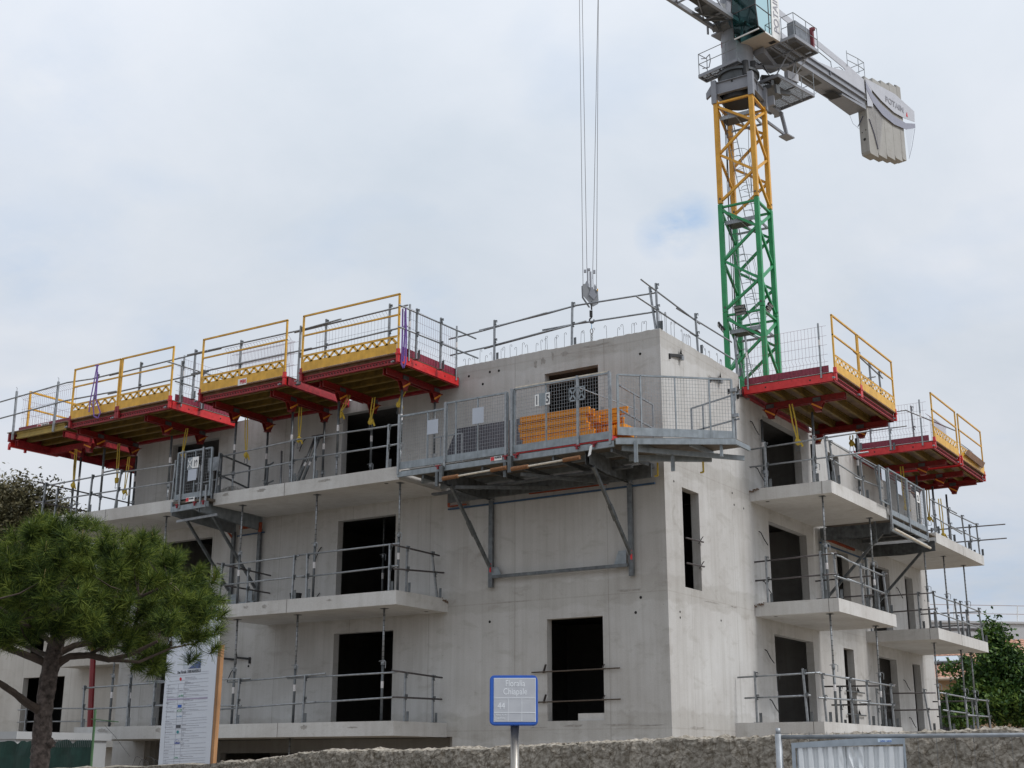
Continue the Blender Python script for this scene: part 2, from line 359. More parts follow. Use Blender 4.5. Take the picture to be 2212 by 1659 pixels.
# hidden back and side walls, floors, partitions
w = MB()
wall(w, 0, -16.75, T, T, 10.4, GZ, ZT, [(3,5,5.6,7.7)], 1)
wall(w, 1, 10.6, T, -16.75, -4.2, GZ, ZT, [(-12,-10,2.8,5),(-9,-7,5.6,7.7)], -1)
wall(w, 0, -4.2, T, 10.6, 19.4, GZ, ZT, [(13,15,2.8,5)], 1)
wall(w, 1, 19.4, T, -4.0, -T, GZ, ZT, [(-3,-1.5,2.8,5)], -1)
w.build('rear_wall', CONC, BLD)
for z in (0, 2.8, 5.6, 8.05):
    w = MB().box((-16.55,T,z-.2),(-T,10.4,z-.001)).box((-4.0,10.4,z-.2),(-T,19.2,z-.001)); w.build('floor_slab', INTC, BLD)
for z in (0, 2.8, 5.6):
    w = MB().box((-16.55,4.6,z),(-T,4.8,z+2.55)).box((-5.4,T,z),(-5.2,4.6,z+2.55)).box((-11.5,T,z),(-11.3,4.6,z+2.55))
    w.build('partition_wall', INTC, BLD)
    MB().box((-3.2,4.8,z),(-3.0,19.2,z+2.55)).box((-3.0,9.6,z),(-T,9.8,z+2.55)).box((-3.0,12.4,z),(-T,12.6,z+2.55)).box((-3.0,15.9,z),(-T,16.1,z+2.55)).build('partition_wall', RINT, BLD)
# recessed basement wall below the ground-floor balcony
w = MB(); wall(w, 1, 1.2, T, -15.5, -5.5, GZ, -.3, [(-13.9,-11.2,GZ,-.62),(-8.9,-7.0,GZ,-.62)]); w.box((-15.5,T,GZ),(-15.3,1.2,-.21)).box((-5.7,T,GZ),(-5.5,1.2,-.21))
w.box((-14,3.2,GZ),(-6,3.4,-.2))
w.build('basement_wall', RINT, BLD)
# balconies: slab with a drip groove, cast joints as real gaps in the edge strip
def slab(x0, y0, x1, y1, z, th, joints=(), front=None):
    mb = MB().box((x0,y0,z-th),(x1,y1,z)); o = mb.build('balcony_slab', SLABM, BLD)
    j = MB()
    for (ax, q) in joints:
        if ax == 0: j.box((q-.006, y0-.003, z-th-.002),(q+.006, y0+.01, z+.002))
        if ax == 1: j.box((x1-.01, q-.006, z-th-.002),(x1+.003, q+.006, z+.002))
        if ax == 2: j.box((x1-.006+q, y0-.003, z-th-.002),(x1+.006+q, y0+.01, z+.002))
        if ax == 3: j.box((x1-.01, y0-.006-q, z-th-.002),(x1+.003, y0+.006-q, z+.002))
    if j.v: j.build('cast_joint', mat('joint', (.12,.11,.1), .9), o)
    return o
B = 1.955; D = 2.06
slab(-5.68-5.84, -B, -5.68, 0, 5.6, .31, [(0,-9.15)])
slab(-18.66, -B, -12.95, 0, 5.6, .31, [(0,-15.5)])
MB().box((-18.66,0,5.29),(-16.75,4.2,5.6)).build('balcony_slab', SLABM, BLD)
slab(-11.3, -B, -5.68, 0, 2.8, .31, [(0,-8.9)])
slab(-16.9, -B, -12.95, 0, 2.8, .31)
slab(-15.98, -B, -5.66, 0, 0, .31, [(0,-11.3),(0,-9.0)])
slab(0, 4.66, D, 8.95, 5.57, .30, [(2,-.24)])
slab(0, 13.3, D, 18.7, 5.57, .30, [(2,-.24),(1,16.2)])
slab(0, 4.63, D, 8.9, 2.8, .31, [(2,-.24)])
slab(0, 12.69, D, 18.15, 2.79, .31, [(2,-.24),(1,15.1)])
slab(0, 3.19, D, 8.7, 0, .33, [(2,-.24)])
slab(0, 12.69, D, 18.15, 0, .33, [(2,-.24)])
# small drain holes under the slabs, tie holes in the walls
hm = mat('hole', (.015,.014,.013), .9)
h = MB()
for x, z in ((-.5,7.9),(-4.28,8.12),(-4.54,8.13),(-5.15,8.12),(-4.74,7.86),(-.64,2.51),(-.77,2.2),(-4.5,2.21),(-11.9,1.5),(-9.9,6.3)): h.tube((x,-.003,z),(x,.01,z),.032,10)
for y, z in ((.46,5.03),(.55,2.22),(.55,2.1),(3.59,5.3),(3.67,5.03),(4.23,5.03),(2.64,2.22),(12.1,2.9),(9.9,2.65),(10.1,2.65),(10.3,2.65),(18.9,4.3)): h.tube((.003,y,z),(-.01,y,z),.026,10)
for x, y, z in ((-6.2,-1.75,5.288),(-6.0,-.4,2.488),(1.7,5.0,5.268),(.4,4.9,2.488),(.35,4.9,5.268)): h.tube((x,y,z),(x,y,z+.01),.05,12)
h.build('tie_hole', hm, BLD)
for (x, z) in ((-9.6,4.35),(-9.6,3.2),(-12.4,1.45),(-10.3,7.25)):
    MB().path([(x,-.02,z),(x-.05,-.06,z-.1),(x-.1,-.07,z-.22),(x-.17,-.05,z-.33)], .012, 6).build('conduit_stub', BLACK, BLD)
for (y, z) in ((4.9,7.35),(5.1,6.2),(5.1,4.6),(5.2,3.4),(5.1,1.75),(5.25,.6),(15.9,4.4),(15.9,1.6),(16.2,.5)):
    MB().path([(.0,y,z),(.05,y,z-.03),(.08,y+.15,z-.2),(.08,y+.35,z-.3)], .013, 6).build('conduit_stub', BLACK, BLD)
# rough patch where the slab meets the wall
for (x0, y0, z0, dx, dy) in ((.0,4.62,2.72,.24,.0),(.0,4.65,5.49,.24,.0),(-5.70,-.0,2.72,.0,-.22)):
    mb = MB(); rnd = random.Random(x0+y0)
    for k in range(14):
        t_ = k/13; c = V3((x0+dx*t_, y0+dy*t_-(.02 if dx else 0), z0+.05*t_+rnd.uniform(-.02,.03))); 
        if not dx: c.x += .02
        s_ = rnd.uniform(.006,.018); mb.box(c-V3((s_,s_,s_)), c+V3((s_,s_,s_)))
    mb.build('broken_mortar', mat('broken_mortar', (.13,.085,.06), .9, 0, .4, 30), BLD)
def smear(c, w_, h_, seed, axis=1, ax_out=-.0025, parent=BLD):
    rnd = random.Random(seed); pts = []
    for k in range(26):
        a = 2*math.pi*k/26; q_ = .62+.45*mnoise.noise(V3((math.cos(a)*1.6, math.sin(a)*1.6, seed)))+rnd.uniform(-.12,.12)
        u = math.cos(a)*w_*q_; v = math.sin(a)*h_*q_; pts.append((c[0]+u, c[1]+ax_out, c[2]+v) if axis == 1 else (c[0]-ax_out, c[1]+u, c[2]+v))
    MB().prism(pts, (0,-.001,0) if axis == 1 else (.001,0,0)).build('cement_smear', SMEAR, parent)
for i, (x, z, w_, h_) in enumerate(((-3.25,8.13,.07,.13),(-3.05,8.16,.10,.14),(-2.78,8.22,.05,.15),(-2.45,8.24,.16,.07),(-1.6,8.30,.5,.045),(-.95,2.68,.55,.035),(-3.9,2.62,.5,.02),(-1.2,-.10,.6,.03),(-.5,-.12,.4,.025),(-3.2,-.13,.3,.02),(-5.2,5.0,.2,.12),(-2.3,-.10,.35,.04))): smear((x,0,z), w_, h_, i+3)
for i, (x, z, w_, h_) in enumerate(((-11.1,5.52,.18,.05),(-9.9,5.50,.22,.05),(-7.9,5.52,.3,.04),(-10.2,2.70,.1,.05),(-9.6,2.68,.12,.06),(-7.6,2.70,.1,.03),(-8.2,-.10,.14,.06),(-6.8,-.12,.2,.03),(-12.9,-.12,.15,.08),(-14.9,-.10,.3,.07))): smear((x,-B if False else -1.955,z), w_, h_*1.2, i+40)
for i, (y, z, w_, h_) in enumerate(((2.2,2.58,.5,.025),(3.4,2.6,.3,.03),(1.2,-.15,.5,.04),(2.6,7.9,.2,.1))): smear((0,y,z), w_, h_, i+80, axis=0)
# sill board in the ground-floor window
MB().box((-2.24,.05,0),(-1.57,.19,.15)).build('sill_block', SLABM, BLD)
# rebar loops along the corner wall tops
for x, zt in [(-5.32,8.63),(-5.24,8.62),(-5.04,8.63),(-4.9,8.78),(-4.75,8.61),(-4.54,8.66),(-4.28,8.70),(-4.19,8.74),(-4.02,8.76),(-3.85,8.67),(-3.69,8.75),(-3.52,8.68),(-3.3,8.67),(-3.15,8.73),(-3.04,8.8),(-2.98,8.75),(-2.77,8.73),(-2.72,8.77),(-2.52,8.79),(-2.08,8.74),(-1.98,8.76),(-1.76,8.77),(-1.39,8.77),(-1.12,8.66),(-.95,8.72),(-.75,8.70),(-.68,8.70),(-.5,8.69),(-.39,8.69)]:
    s_ = random.choice((-1,1)); r_ = .03; lean = random.uniform(-.02,.02)
    pts = [(x,-.0+.1,8.38),(x+lean,.1,zt-.05)]+[(x+lean+s_*(r_-r_*math.cos(a)), .1, zt-.04+r_*math.sin(a)) for a in (.6,1.3,2,2.8,3.6,4.2)]
    MB().path(pts, .0042, 5).build('rebar_loop', DARKT, BLD)
for y, zt in [(.2,8.95),(.3,8.9),(.48,8.97),(.55,8.97),(.78,8.82),(.95,8.87),(1.36,8.78),(1.44,8.72),(1.56,8.74),(1.67,8.76),(1.8,8.75),(2.46,8.7),(2.62,8.66),(2.85,8.66),(3.31,8.72),(3.44,8.62),(3.54,8.62)]:
    s_ = random.choice((-1,1)); r_ = .03
    pts = [(-.1,y,8.38),(-.1,y,zt-.05)]+[(-.1, y+s_*(r_-r_*math.cos(a)), zt-.04+r_*math.sin(a)) for a in (.6,1.3,2,2.8,3.6,4.2)]
    MB().path(pts, .0048, 5).build('rebar_loop', DARKT, BLD)
# black anchor brackets cast in the walls
for (y, z) in ((.72,7.96),(2.85,7.93),(3.9,7.9),(4.45,7.9)):
    mb = MB().bar((.0,y-.3,z-.06),(.06,y+.3,z+.06),.03,.07); mb.box((-.01,y-.31,z-.15),(.04,y-.27,z-.03)); o = mb.build('anchor_bracket', BLACK, BLD)
    MB().add([(.05,y+.16,z+.08),(.05,y+.28,z+.1),(.05,y+.24,z+.24)], [(0,1,2),(2,1,0)]).box((.03,y+.18,z-.05),(.1,y+.28,z+.04)).build('bracket_tip', GALV, o)
for x in (-12.55,-12.05):
    mb = MB().bar((x-.2,-.1,1.72),(x+.2,-.02,1.68),.035,.05); mb.add([(x-.24,-.1,1.74),(x-.16,-.1,1.74),(x-.2,-.1,1.9)], [(0,1,2),(2,1,0)]).box((x+.18,-.05,1.56),(x+.22,0,1.72)); mb.build('anchor_bracket', BLACK, BLD)
# ---- low wing at the far left
WG = thing('low_side_building', 'pale concrete low wing with a wide doorway behind the pine trunk', 'building', (-21, 3, GZ))
w = MB(); wall(w, 1, 3.0, T, -30, -16.76, GZ, 5.0, [(-24.75,-22.72,-.05,1.78),(-24.8,-23.9,2.4,4.4)]); w.build('wall', WINGC, WG)
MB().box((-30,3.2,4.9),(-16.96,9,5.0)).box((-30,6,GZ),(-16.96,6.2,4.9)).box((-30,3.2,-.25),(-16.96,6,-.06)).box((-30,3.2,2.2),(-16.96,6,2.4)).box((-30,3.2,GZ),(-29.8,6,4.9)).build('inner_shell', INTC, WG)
MB().box((-22.1,2.2,1.98),(-18.9,3.0,2.25)).build('canopy_slab', WINGC, WG)
MB().box((-30,2.3,-.42),(-19.0,3.0,-.1)).build('sill_band', WINGC, WG)
# ================================================================== PROPS
STICK = mat('white_sticker', (.62,.60,.60), .6, 0, .15, 60)
def prop(x, y, z0, z1, label, group, inv=False, head=True, lean=(0, 0), split=None, colour=None):
    t = thing('steel_prop', label, 'steel prop', (x, y, z0), group)
    zs = z0+(z1-z0)*(split if split else (.30 if inv else .52))
    P = lambda z: (x+lean[0]*(z-z0), y+lean[1]*(z-z0), z)
    cm = colour or GALV; dk = colour or GALVD
    if inv:
        MB().tube(P(z0+.01), P(zs), .024, 8).build('inner_tube', cm, t, True); MB().tube(P(zs), P(z1-.01), .031, 10).build('outer_tube', dk, t, True)
    else:
        MB().tube(P(z0+.01), P(zs), .031, 10).build('outer_tube', dk, t, True); MB().tube(P(zs), P(z1-.01), .024, 8).build('inner_tube', cm, t, True)
    a, b = (z0, zs) if inv else (zs, z1)
    h = MB(); k = a+.12
    while k < b-.1:
        q = V3(P(k)); h.tube(q+V3((.006,-.0262,0)), q+V3((.006,-.02,0)), .0095, 6); h.tube(q+V3((.0262,.0,0)), q+V3((.02,0,0)), .0095, 6); k += .115
    h.build('pin_hole', MATS['hole'], t)
    q = V3(P(zs)); c = MB().tube(q-V3((0,0,.035)), q+V3((0,0,.035)), .042, 10).tube(q-V3((0,0,.055)), q-V3((0,0,.045)), .05, 10); co = c.build('collar', GALV, t)
    MB().path([q+V3((-.07,-.05,.02)), q+V3((.07,-.05,.04)), q+V3((.13,-.06,.0)), q+V3((.12,-.06,-.14))], .009, 5).build('handle', GALV, co)
    zq = (zs+z1)/2 if inv else z0+(zs-z0)*.62
    q = V3(P(zq)); MB().tube(q-V3((0,0,.075)), q+V3((0,0,.075)), .0325, 10).build('sticker', STICK, t)
    MB().box((x-.06,y-.06,z0+.001),(x+.06,y+.06,z0+.01)).build('base_plate', dk, t)
    if head:
        q = V3(P(z1)); MB().box(q+V3((-.07,-.07,-.012)), q+V3((.07,.07,-.001))).build('head_plate', dk, t)
    return t
OD = ['nearest the building corner', 'second from the building corner', 'third from the building corner', 'fourth from the building corner', 'fifth from the building corner', 'sixth from the building corner', 'seventh from the building corner', 'eighth from the building corner']
for i, (x, y) in enumerate(((-8.4,-1.62),(-10.85,-1.6),(-13.6,-1.55))):
    prop(x, y, 2.8, 5.29, 'perforated prop on the first floor front balcony, %s' % OD[i+1], 'props on the first floor front balcony')
prop(-5.88,-1.65, 2.8, 5.29, 'perforated prop at the right end of the first floor front balcony, by the doorway', 'props on the first floor front balcony')
for i, (x, y) in enumerate(((-6.4,-1.45),(-8.95,-1.5),(-10.9,-1.5))):
    prop(x, y, 0, 2.49, 'grey steel prop on the ground floor front balcony, %s' % OD[i], 'props on the ground floor front balcony')
prop(-15.2,-1.5, 0, 2.49, 'grey steel prop on the ground floor balcony beside the red post', 'props on the ground floor front balcony')
prop(-14.95,-1.1, 0, 2.49, 'thin prop behind the one beside the red post, partly hidden by pine twigs', 'props on the ground floor front balcony', lean=(-.02,0))
RP = thing('red_post', 'bright red steel post on the ground floor balcony behind the pine', 'post', (-16.0,-1.5,0)); MB().tube((-15.93,-1.5,.01),(-16.08,-1.5,2.4),.075,10).build('shaft', mat('red_post_paint',(.17,.007,.010),.4), RP); MB().box((-16.03,-1.6,.001),(-15.83,-1.4,.01)).build('base_plate', GALVD, RP)
for i, x in enumerate((-9.2,-12.0)):
    prop(x, -1.3, GZ, -.31, 'perforated prop under the ground floor balcony, %s' % ('by the right end' if i == 0 else 'right of the notice board'), 'props under the ground floor balcony', split=.4)
for i, (y, x) in enumerate(((4.95,1.72),(8.4,1.72),(13.95,1.5),(16.0,1.5),(18.3,1.5))):
    prop(x, y, 2.8 if i < 2 else 2.79, 5.27, 'prop on the first floor side balconies, %s' % OD[i], 'props on the first floor side balconies')
for i, (y, x) in enumerate(((4.95,1.72),(8.25,1.72),(13.8,1.6),(16.65,1.6),(17.8,1.6))):
    prop(x, y, 0, 2.48, 'steel prop on the ground floor side balconies, %s' % OD[i], 'props on the ground floor side balconies')
for (x, y, s_) in ((-.75,7.0,'left'),(-.7,7.45,'right')):
    prop(x, y, 0, 2.55, '%s of two dark props standing inside the wide ground floor side doorway' % s_, 'props inside the rooms', colour=GALVD)
prop(-8.35, .9, 2.8, 5.4, 'dark prop standing inside the first floor front doorway', 'props inside the rooms', colour=GALVD)
# props carrying the formwork tables, heads belong to the tables
fp = [(-5.92,-1.62,'under the outer right end of the table by the corner'),(-5.9,-.35,'under the inner right end of the table by the corner'),(-7.83,-1.62,'under the outer left end of the table by the corner'),(-7.83,-.35,'in the dark doorway with the knotted strap'),
      (-9.42,-1.5,'under the outer right end of the second table'),(-9.38,-.35,'close to the leaning struts'),(-11.35,-1.5,'under the outer left end of the second table'),(-11.38,-.3,'beside the red and white marked tube'),
      (-13.85,-1.35,'just left of the gate marked 19'),(-13.85,-.2,'behind the gate marked 19'),(-16.5,-1.35,'before the left edge of the wall'),(-16.5,-.2,'against the left edge of the wall'),
      (-17.9,-1.0,'second from the far left'),(-18.25,-.9,'at the far left end'),(-18.2,1.1,'behind the others at the far left')]
for x, y, s in fp: prop(x, y, 5.6, 7.52, 'front table prop '+s, 'props under the front formwork tables', inv=True, head=False)
rp = [(1.4,5.5,'outer one near the doorway'),(.06,5.5,'inner one at the doorway edge'),(1.4,9.0-.25,'outer one at the slab end'),(.15,8.75,'inner one at the slab end'),(1.35,14.33,'first behind the caged gate'),(.2,14.35,'inner one behind the caged gate'),(1.3,16.2,'second behind the caged gate'),(1.3,17.75,'next to last at the far end')]
for x, y, s in rp: prop(x, y, 5.57, 7.52, 'side table prop, '+s, 'props under the side formwork tables', inv=True, head=False)
# ================================================================== GUARD RAILS
def guard(posts, rails, label, group=None, dark=(), h=1.05, hooks=True, loc=None):
    """posts: (x,y,z,leanx,leany,height) ; rails: lists of points"""
    p0 = posts[0] if posts else rails[0][0]
    t = thing('guard_rail', label, 'guard rail', loc or tuple(p0[:3]), group)
    for ps in posts:
        x, y, z, lx, ly = ps[:5]; hh = ps[5] if len(ps) > 5 else h
        po = MB().bar((x,y,z+.005),(x+lx,y+ly,z+hh),.042,.042,(0,1,0)).build('post', GALV, t)
        MB().box((x-.06,y-.05,z+.001),(x+.07,y+.05,z+.008)).box((x+.07,y-.03,z+.001),(x+.078+.06,y-.024,z+.21)).build('foot', GALVD, po)
        if hooks:
            for q in (.94, .50):
                hk = MB(); cx_, cy_, cz_ = x+lx*q, y+ly*q, z+hh*q
                hk.box((cx_+.02,cy_-.03,cz_-.06),(cx_+.03,cy_+.03,cz_+.05)).box((cx_+.03,cy_-.012,cz_+.03),(cx_+.075,cy_+.012,cz_+.05)).box((cx_+.065,cy_-.012,cz_-.01),(cx_+.075,cy_+.012,cz_+.03)).box((cx_+.03,cy_-.012,cz_-.07),(cx_+.055,cy_+.012,cz_-.05))
                hk.build('hook', GALVD, po)
    for i, r_ in enumerate(rails):
        MB().path(r_, .021, 7).build('rail', DARKT if i in dark else GALV, t, True)
    return t
yb = -1.87
gp = 'guard rails on the balconies'
guard([(-11.55,yb,5.6,.07,0),(-9.0,yb,5.6,-.02,0),(-8.3,yb,5.6,-.0,0),(-6.1,yb,5.6,.02,0)],
      [[(-11.55,yb+.04,6.56),(-9.0,yb+.04,6.66),(-8.9,yb+.04,6.68)],[(-9.15,yb+.06,6.68),(-5.72,yb+.06,6.62)],[(-11.52,yb+.04,6.05),(-9.0,yb+.04,6.13)],[(-9.1,yb+.06,6.17),(-5.72,yb+.06,6.16)]],
      'guard rail on the second floor front balcony between gate 19 and the mesh platform', gp)
guard([(-18.25,yb,5.6,.06,0),(-16.3,yb,5.6,.04,0),(-15.25,yb,5.6,.14,0),(-13.1,yb,5.6,.05,0)],
      [[(-18.45,yb+.04,6.56),(-15.5,yb+.04,6.6),(-13.0,yb+.04,6.55)],[(-18.6,yb+.04,6.12),(-13.0,yb+.04,6.1)],[(-15.9,yb+.07,6.68),(-15.3,yb+.07,6.70)]],
      'guard rail on the front edge of the second floor balcony left of gate 19', gp)
guard([(-18.58,-1.2,5.6,0,.05),(-18.58,.9,5.6,0,.05),(-18.58,3.0,5.6,0,.02)], [[(-18.55,-1.9,6.7),(-18.55,3.9,6.6)],[(-18.55,-1.9,6.15),(-18.55,3.9,6.12)]], 'dark tube guard rail on the left end of the second floor balcony, running away', gp, dark=(0,1))
guard([(-18.5,4.1,5.6,0,0),(-17.2,4.1,5.6,.05,0)], [[(-19.0,4.1,6.5),(-16.8,4.1,6.45)],[(-19.3,4.1,6.05),(-16.8,4.1,6.0)]], 'short guard rail at the back left corner of the second floor balcony', gp)
guard([(-11.2,yb,2.8,.05,0),(-8.82,yb,2.8,.02,0),(-8.38,yb,2.8,-.02,0),(-5.95,yb,2.8,.0,0)],
      [[(-11.3,yb+.04,3.78),(-8.7,yb+.04,3.82)],[(-8.75,yb+.06,3.84),(-5.72,yb+.06,3.86)],[(-11.3,yb+.04,3.3),(-8.5,yb+.04,3.33)],[(-8.6,yb+.06,3.31),(-5.75,yb+.06,3.36)]],
      'guard rail on the front edge of the first floor front balcony, before the doorway', gp)
guard([(-5.75,-1.5,2.8,0,.0),(-5.75,-.32,2.8,0,-.25)], [[(-5.73,-2.1,3.8),(-5.73,-.3,3.78)],[(-5.73,-2.0,3.27),(-5.73,-.1,3.40)]], 'dark tube guard rail closing the right end of the first floor front balcony', gp, dark=(0,1))
guard([(-11.22,-.9,2.8,0,.0)], [[(-11.25,-1.95,3.83),(-11.25,-.05,3.75)],[(-11.25,-1.9,3.33),(-11.25,-.05,3.3)]], 'dark tube guard rail at the left end of the first floor balcony, below gate 19', gp, dark=(0,1))
guard([(-16.5,yb,2.8,.0,0),(-14.6,yb,2.8,.03,0),(-13.1,yb,2.8,0,0)], [[(-16.8,yb+.04,3.8),(-13.0,yb+.04,3.78)],[(-16.8,yb+.04,3.3),(-13.0,yb+.04,3.3)]], 'guard rail on the first floor balcony largely hidden by the pine crown', gp)
guard([(-15.8,yb,0,-.03,0),(-14.12,yb,0,-.02,0),(-13.22,yb,0,.0,0),(-10.4,yb,0,.05,0),(-8.33,yb,0,.03,0)],
      [[(-15.95,yb+.04,.98),(-13.2,yb+.04,1.03),(-12.6,yb+.04,1.05)],[(-13.6,yb+.07,1.08),(-10.05,yb+.04,1.03)],[(-10.8,yb+.07,.97),(-7.74,yb+.04,1.07)],[(-8.9,yb+.07,1.0),(-5.7,yb+.05,1.03)],
       [(-15.9,yb+.04,.45),(-12.9,yb+.04,.48)],[(-13.5,yb+.07,.5),(-10.3,yb+.05,.42)],[(-11.0,yb+.07,.35),(-8.0,yb+.04,.45)],[(-8.9,yb+.07,.42),(-5.75,yb+.05,.50)]],
      'long guard rail of overlapping tubes along the ground floor front balcony', gp)
guard([(-5.72,-1.5,0,0,.0),(-5.72,-.45,0,0,-.03)], [[(-5.7,-2.0,1.06),(-5.7,-.15,1.0)],[(-5.7,-1.95,.5),(-5.7,-.15,.52)]], 'short guard rail closing the right end of the ground floor front balcony', gp, dark=(0,1))
# bars across window openings
t = thing('window_bar_rail', 'pair of rusty bars fixed across the ground floor window behind the bus stop sign', 'window bars', (-2.3,-.05,.5), 'bars across the open windows')
for z in (.40, 1.04):
    r_ = MB().tube((-3.35,-.05,z+.0),(-1.15,-.05,z+.02),.015,7).build('bar', mat('rusty_tube',(.09,.07,.055),.8,.2,.3,20), t)
    MB().bar((-3.06,-.03,z-.02),(-2.98,-.06,z+.16),.05,.012).bar((-1.6,-.04,z+.0),(-1.52,-.05,z+.11),.03,.01).build('clip', DARKT, r_)
t = thing('window_bar_rail', 'pair of dark bars across the tall narrow window right of the building corner', 'window bars', (.05,1.3,3.5), 'bars across the open windows')
for z in (3.3, 3.85):
    r_ = MB().tube((.03,.9,z),(.05,1.75,z+.02),.02,7).build('bar', DARKT, t); MB().bar((.0,1.6,z-.03),(.08,1.68,z+.13),.05,.012).build('clip', DARKT, r_)
t = thing('window_bar_rail', 'pair of bars with black triangular clips across the small ground floor side window', 'window bars', (.05,11,.5), 'bars across the open windows')
for z in (.42, 1.03):
    r_ = MB().tube((.06,10.5,z),(.06,12.0,z+.0),.02,7).build('bar', GALVD, t); MB().add([(.05,11.4,z),(.05,11.65,z+.0),(.05,11.45,z+.17)], [(0,1,2),(2,1,0)]).build('clip', BLACK, r_)
# side balconies
xd = 1.97
guard([(.43,4.72,5.57,0,0,1.15),(1.62,4.72,5.57,.05,0,1.15),(2.0,4.72,5.57,-.05,0,1.1)], [[(0,4.74,6.58),(3.0,4.74,6.65)],[(0,4.74,6.14),(2.98,4.74,6.15)]], 'guard rail with projecting tubes on the near end of the second floor side balcony', gp)
guard([(xd,5.22,5.57,0,-.25),(xd,7.3,5.57,0,-.1),(xd,8.75,5.57,0,-.4)], [[(xd,4.9,6.6),(xd,8.7,6.55)],[(xd,6.6,6.62),(xd,8.9,6.64)],[(xd,4.9,6.15),(xd,7.5,6.05)],[(xd,6.7,6.0),(xd,8.9,6.12)]], 'guard rail on the near second floor side balcony edge, left of the caged gate', gp)
guard([(xd,13.6,5.57,0,.0),(xd,15.3,5.57,0,-.08),(xd,16.95,5.57,0,-.2),(xd,18.6,5.57,0,-.1)], [[(xd,13.4,6.55),(xd,16.2,6.58)],[(xd,15.4,6.5),(xd,18.65,6.58)],[(xd,13.4,6.08),(xd,16.6,6.0)],[(xd,14.5,6.05),(xd,18.65,6.1)]], 'guard rail on the far second floor side balcony edge, right of the caged gate', gp)
guard([(1.72,18.6,5.57,0,0,1.05),(.5,18.6,5.57,0,0,1.05)], [[(0,18.6,6.55),(2.85,18.6,6.52)],[(0,18.6,6.08),(2.85,18.6,6.07)]], 'guard rail whose long tubes stick out into the sky beyond the far second floor', gp, dark=(0,1))
guard([(.3,4.72,2.8,0,0,1.12),(1.66,4.72,2.8,0,0,1.12)], [[(0,4.74,3.8),(2.05,4.74,3.85)],[(0,4.74,3.35),(2.0,4.74,3.37)]], 'dark tube guard rail on the near end of the first floor side balcony', gp, dark=(0,1))
guard([(xd,4.85,2.8,0,-.1),(xd,6.65,2.8,0,-.05),(xd,8.55,2.8,0,-.18)], [[(xd,4.6,3.83),(xd,5.2,3.84),(xd,7.0,3.74)],[(xd,5.7,3.8),(xd,8.45,3.75)],[(xd,4.7,3.32),(xd,7.3,3.34)],[(xd,5.6,3.35),(xd,8.5,3.3)]], 'guard rail on the outer edge of the near first floor side balcony', gp)
guard([(1.67,8.8,2.8,0,0,1.1)], [[(0,8.82,3.8),(1.95,8.82,3.84)],[(0,8.82,3.32),(1.9,8.82,3.34)]], 'dark tube guard rail closing the far end of the near first floor side balcony', gp, dark=(0,1))
guard([(.14,12.78,2.79,0,0),(1.55,12.78,2.79,0,0)], [[(-.0,12.8,3.78),(2.0,12.8,3.78)],[(0,12.8,3.3),(2.0,12.8,3.33)]], 'dark tube guard rail on the near end of the far first floor side balcony', gp, dark=(0,1))
guard([(xd,12.95,2.79,0,-.15),(xd,15.2,2.79,0,-.2),(xd,15.75,2.79,0,-.15),(xd,18.0,2.79,0,-.25)], [[(xd,12.8,3.72),(xd,15.6,3.74)],[(xd,15.0,3.76),(xd,18.0,3.72)],[(xd,12.8,3.25),(xd,18.0,3.2)]], 'guard rail on the far first floor side balcony edge, above the tiled roof', gp)
guard([(.5,18.1,2.79,0,0),(1.5,18.1,2.79,0,0)], [[(.05,18.12,3.78),(1.95,18.12,3.75)],[(.3,18.12,3.35),(1.95,18.12,3.36)]], 'dark tube guard rail closing the far end of the far first floor side balcony', gp, dark=(0,1))
guard([(.48,3.28,0,0,0,1.12),(1.66,3.28,0,-.05,0,1.14)], [[(.05,3.3,1.0),(2.0,3.3,1.04)],[(.2,3.3,.54),(1.75,3.3,.56)]], 'guard rail on the near end of the ground floor side balcony, before the wide doorway', gp)
guard([(xd,3.6,0,0,-.14),(xd,5.37,0,0,-.14),(xd,6.5,0,0,-.05),(xd,8.34,0,0,-.06)], [[(xd,3.1,1.03),(xd,5.5,1.0)],[(xd,5.0,1.02),(xd,8.6,1.0)],[(xd,3.2,.5),(xd,6.6,.56)],[(xd,5.9,.5),(xd,8.5,.53)]], 'guard rail on the outer edge of the ground floor side balcony', gp)
guard([(.55,8.6,0,0,0),(1.69,8.6,0,0,0)], [[(.1,8.62,1.05),(2.0,8.62,1.02)],[(.3,8.62,.58),(1.95,8.62,.56)]], 'dark tube guard rail closing the far end of the ground floor side balcony', gp, dark=(0,1))
guard([(.14,12.8,0,0,0,1.2),(1.6,12.8,0,-.12,0,1.15)], [[(.2,12.82,1.05),(1.8,12.82,1.03)],[(.25,12.82,.58),(1.85,12.82,.58)]], 'guard rail low behind the stone wall before the last narrow window', gp, dark=(0,1))
guard([(xd,13.4,0,0,-.2),(xd,15.2,0,0,.0),(xd,16.4,0,0,.0),(xd,17.9,0,0,-.2)], [[(xd,12.6,1.02),(xd,15.4,1.0)],[(xd,15.0,.98),(xd,17.9,1.0)],[(xd,12.8,.56),(xd,15.5,.55)],[(xd,15.2,.5),(xd,17.9,.53)]], 'guard rail in front of the dark tree, at the far end of the ground floor', gp)
guard([(.4,18.1,0,0,0),(1.42,18.1,0,0,0)], [[(.2,18.12,1.03),(1.6,18.12,1.02)],[(.3,18.12,.57),(1.7,18.12,.56)]], 'dark tube guard rail closing the far end of the ground floor', gp, dark=(0,1))
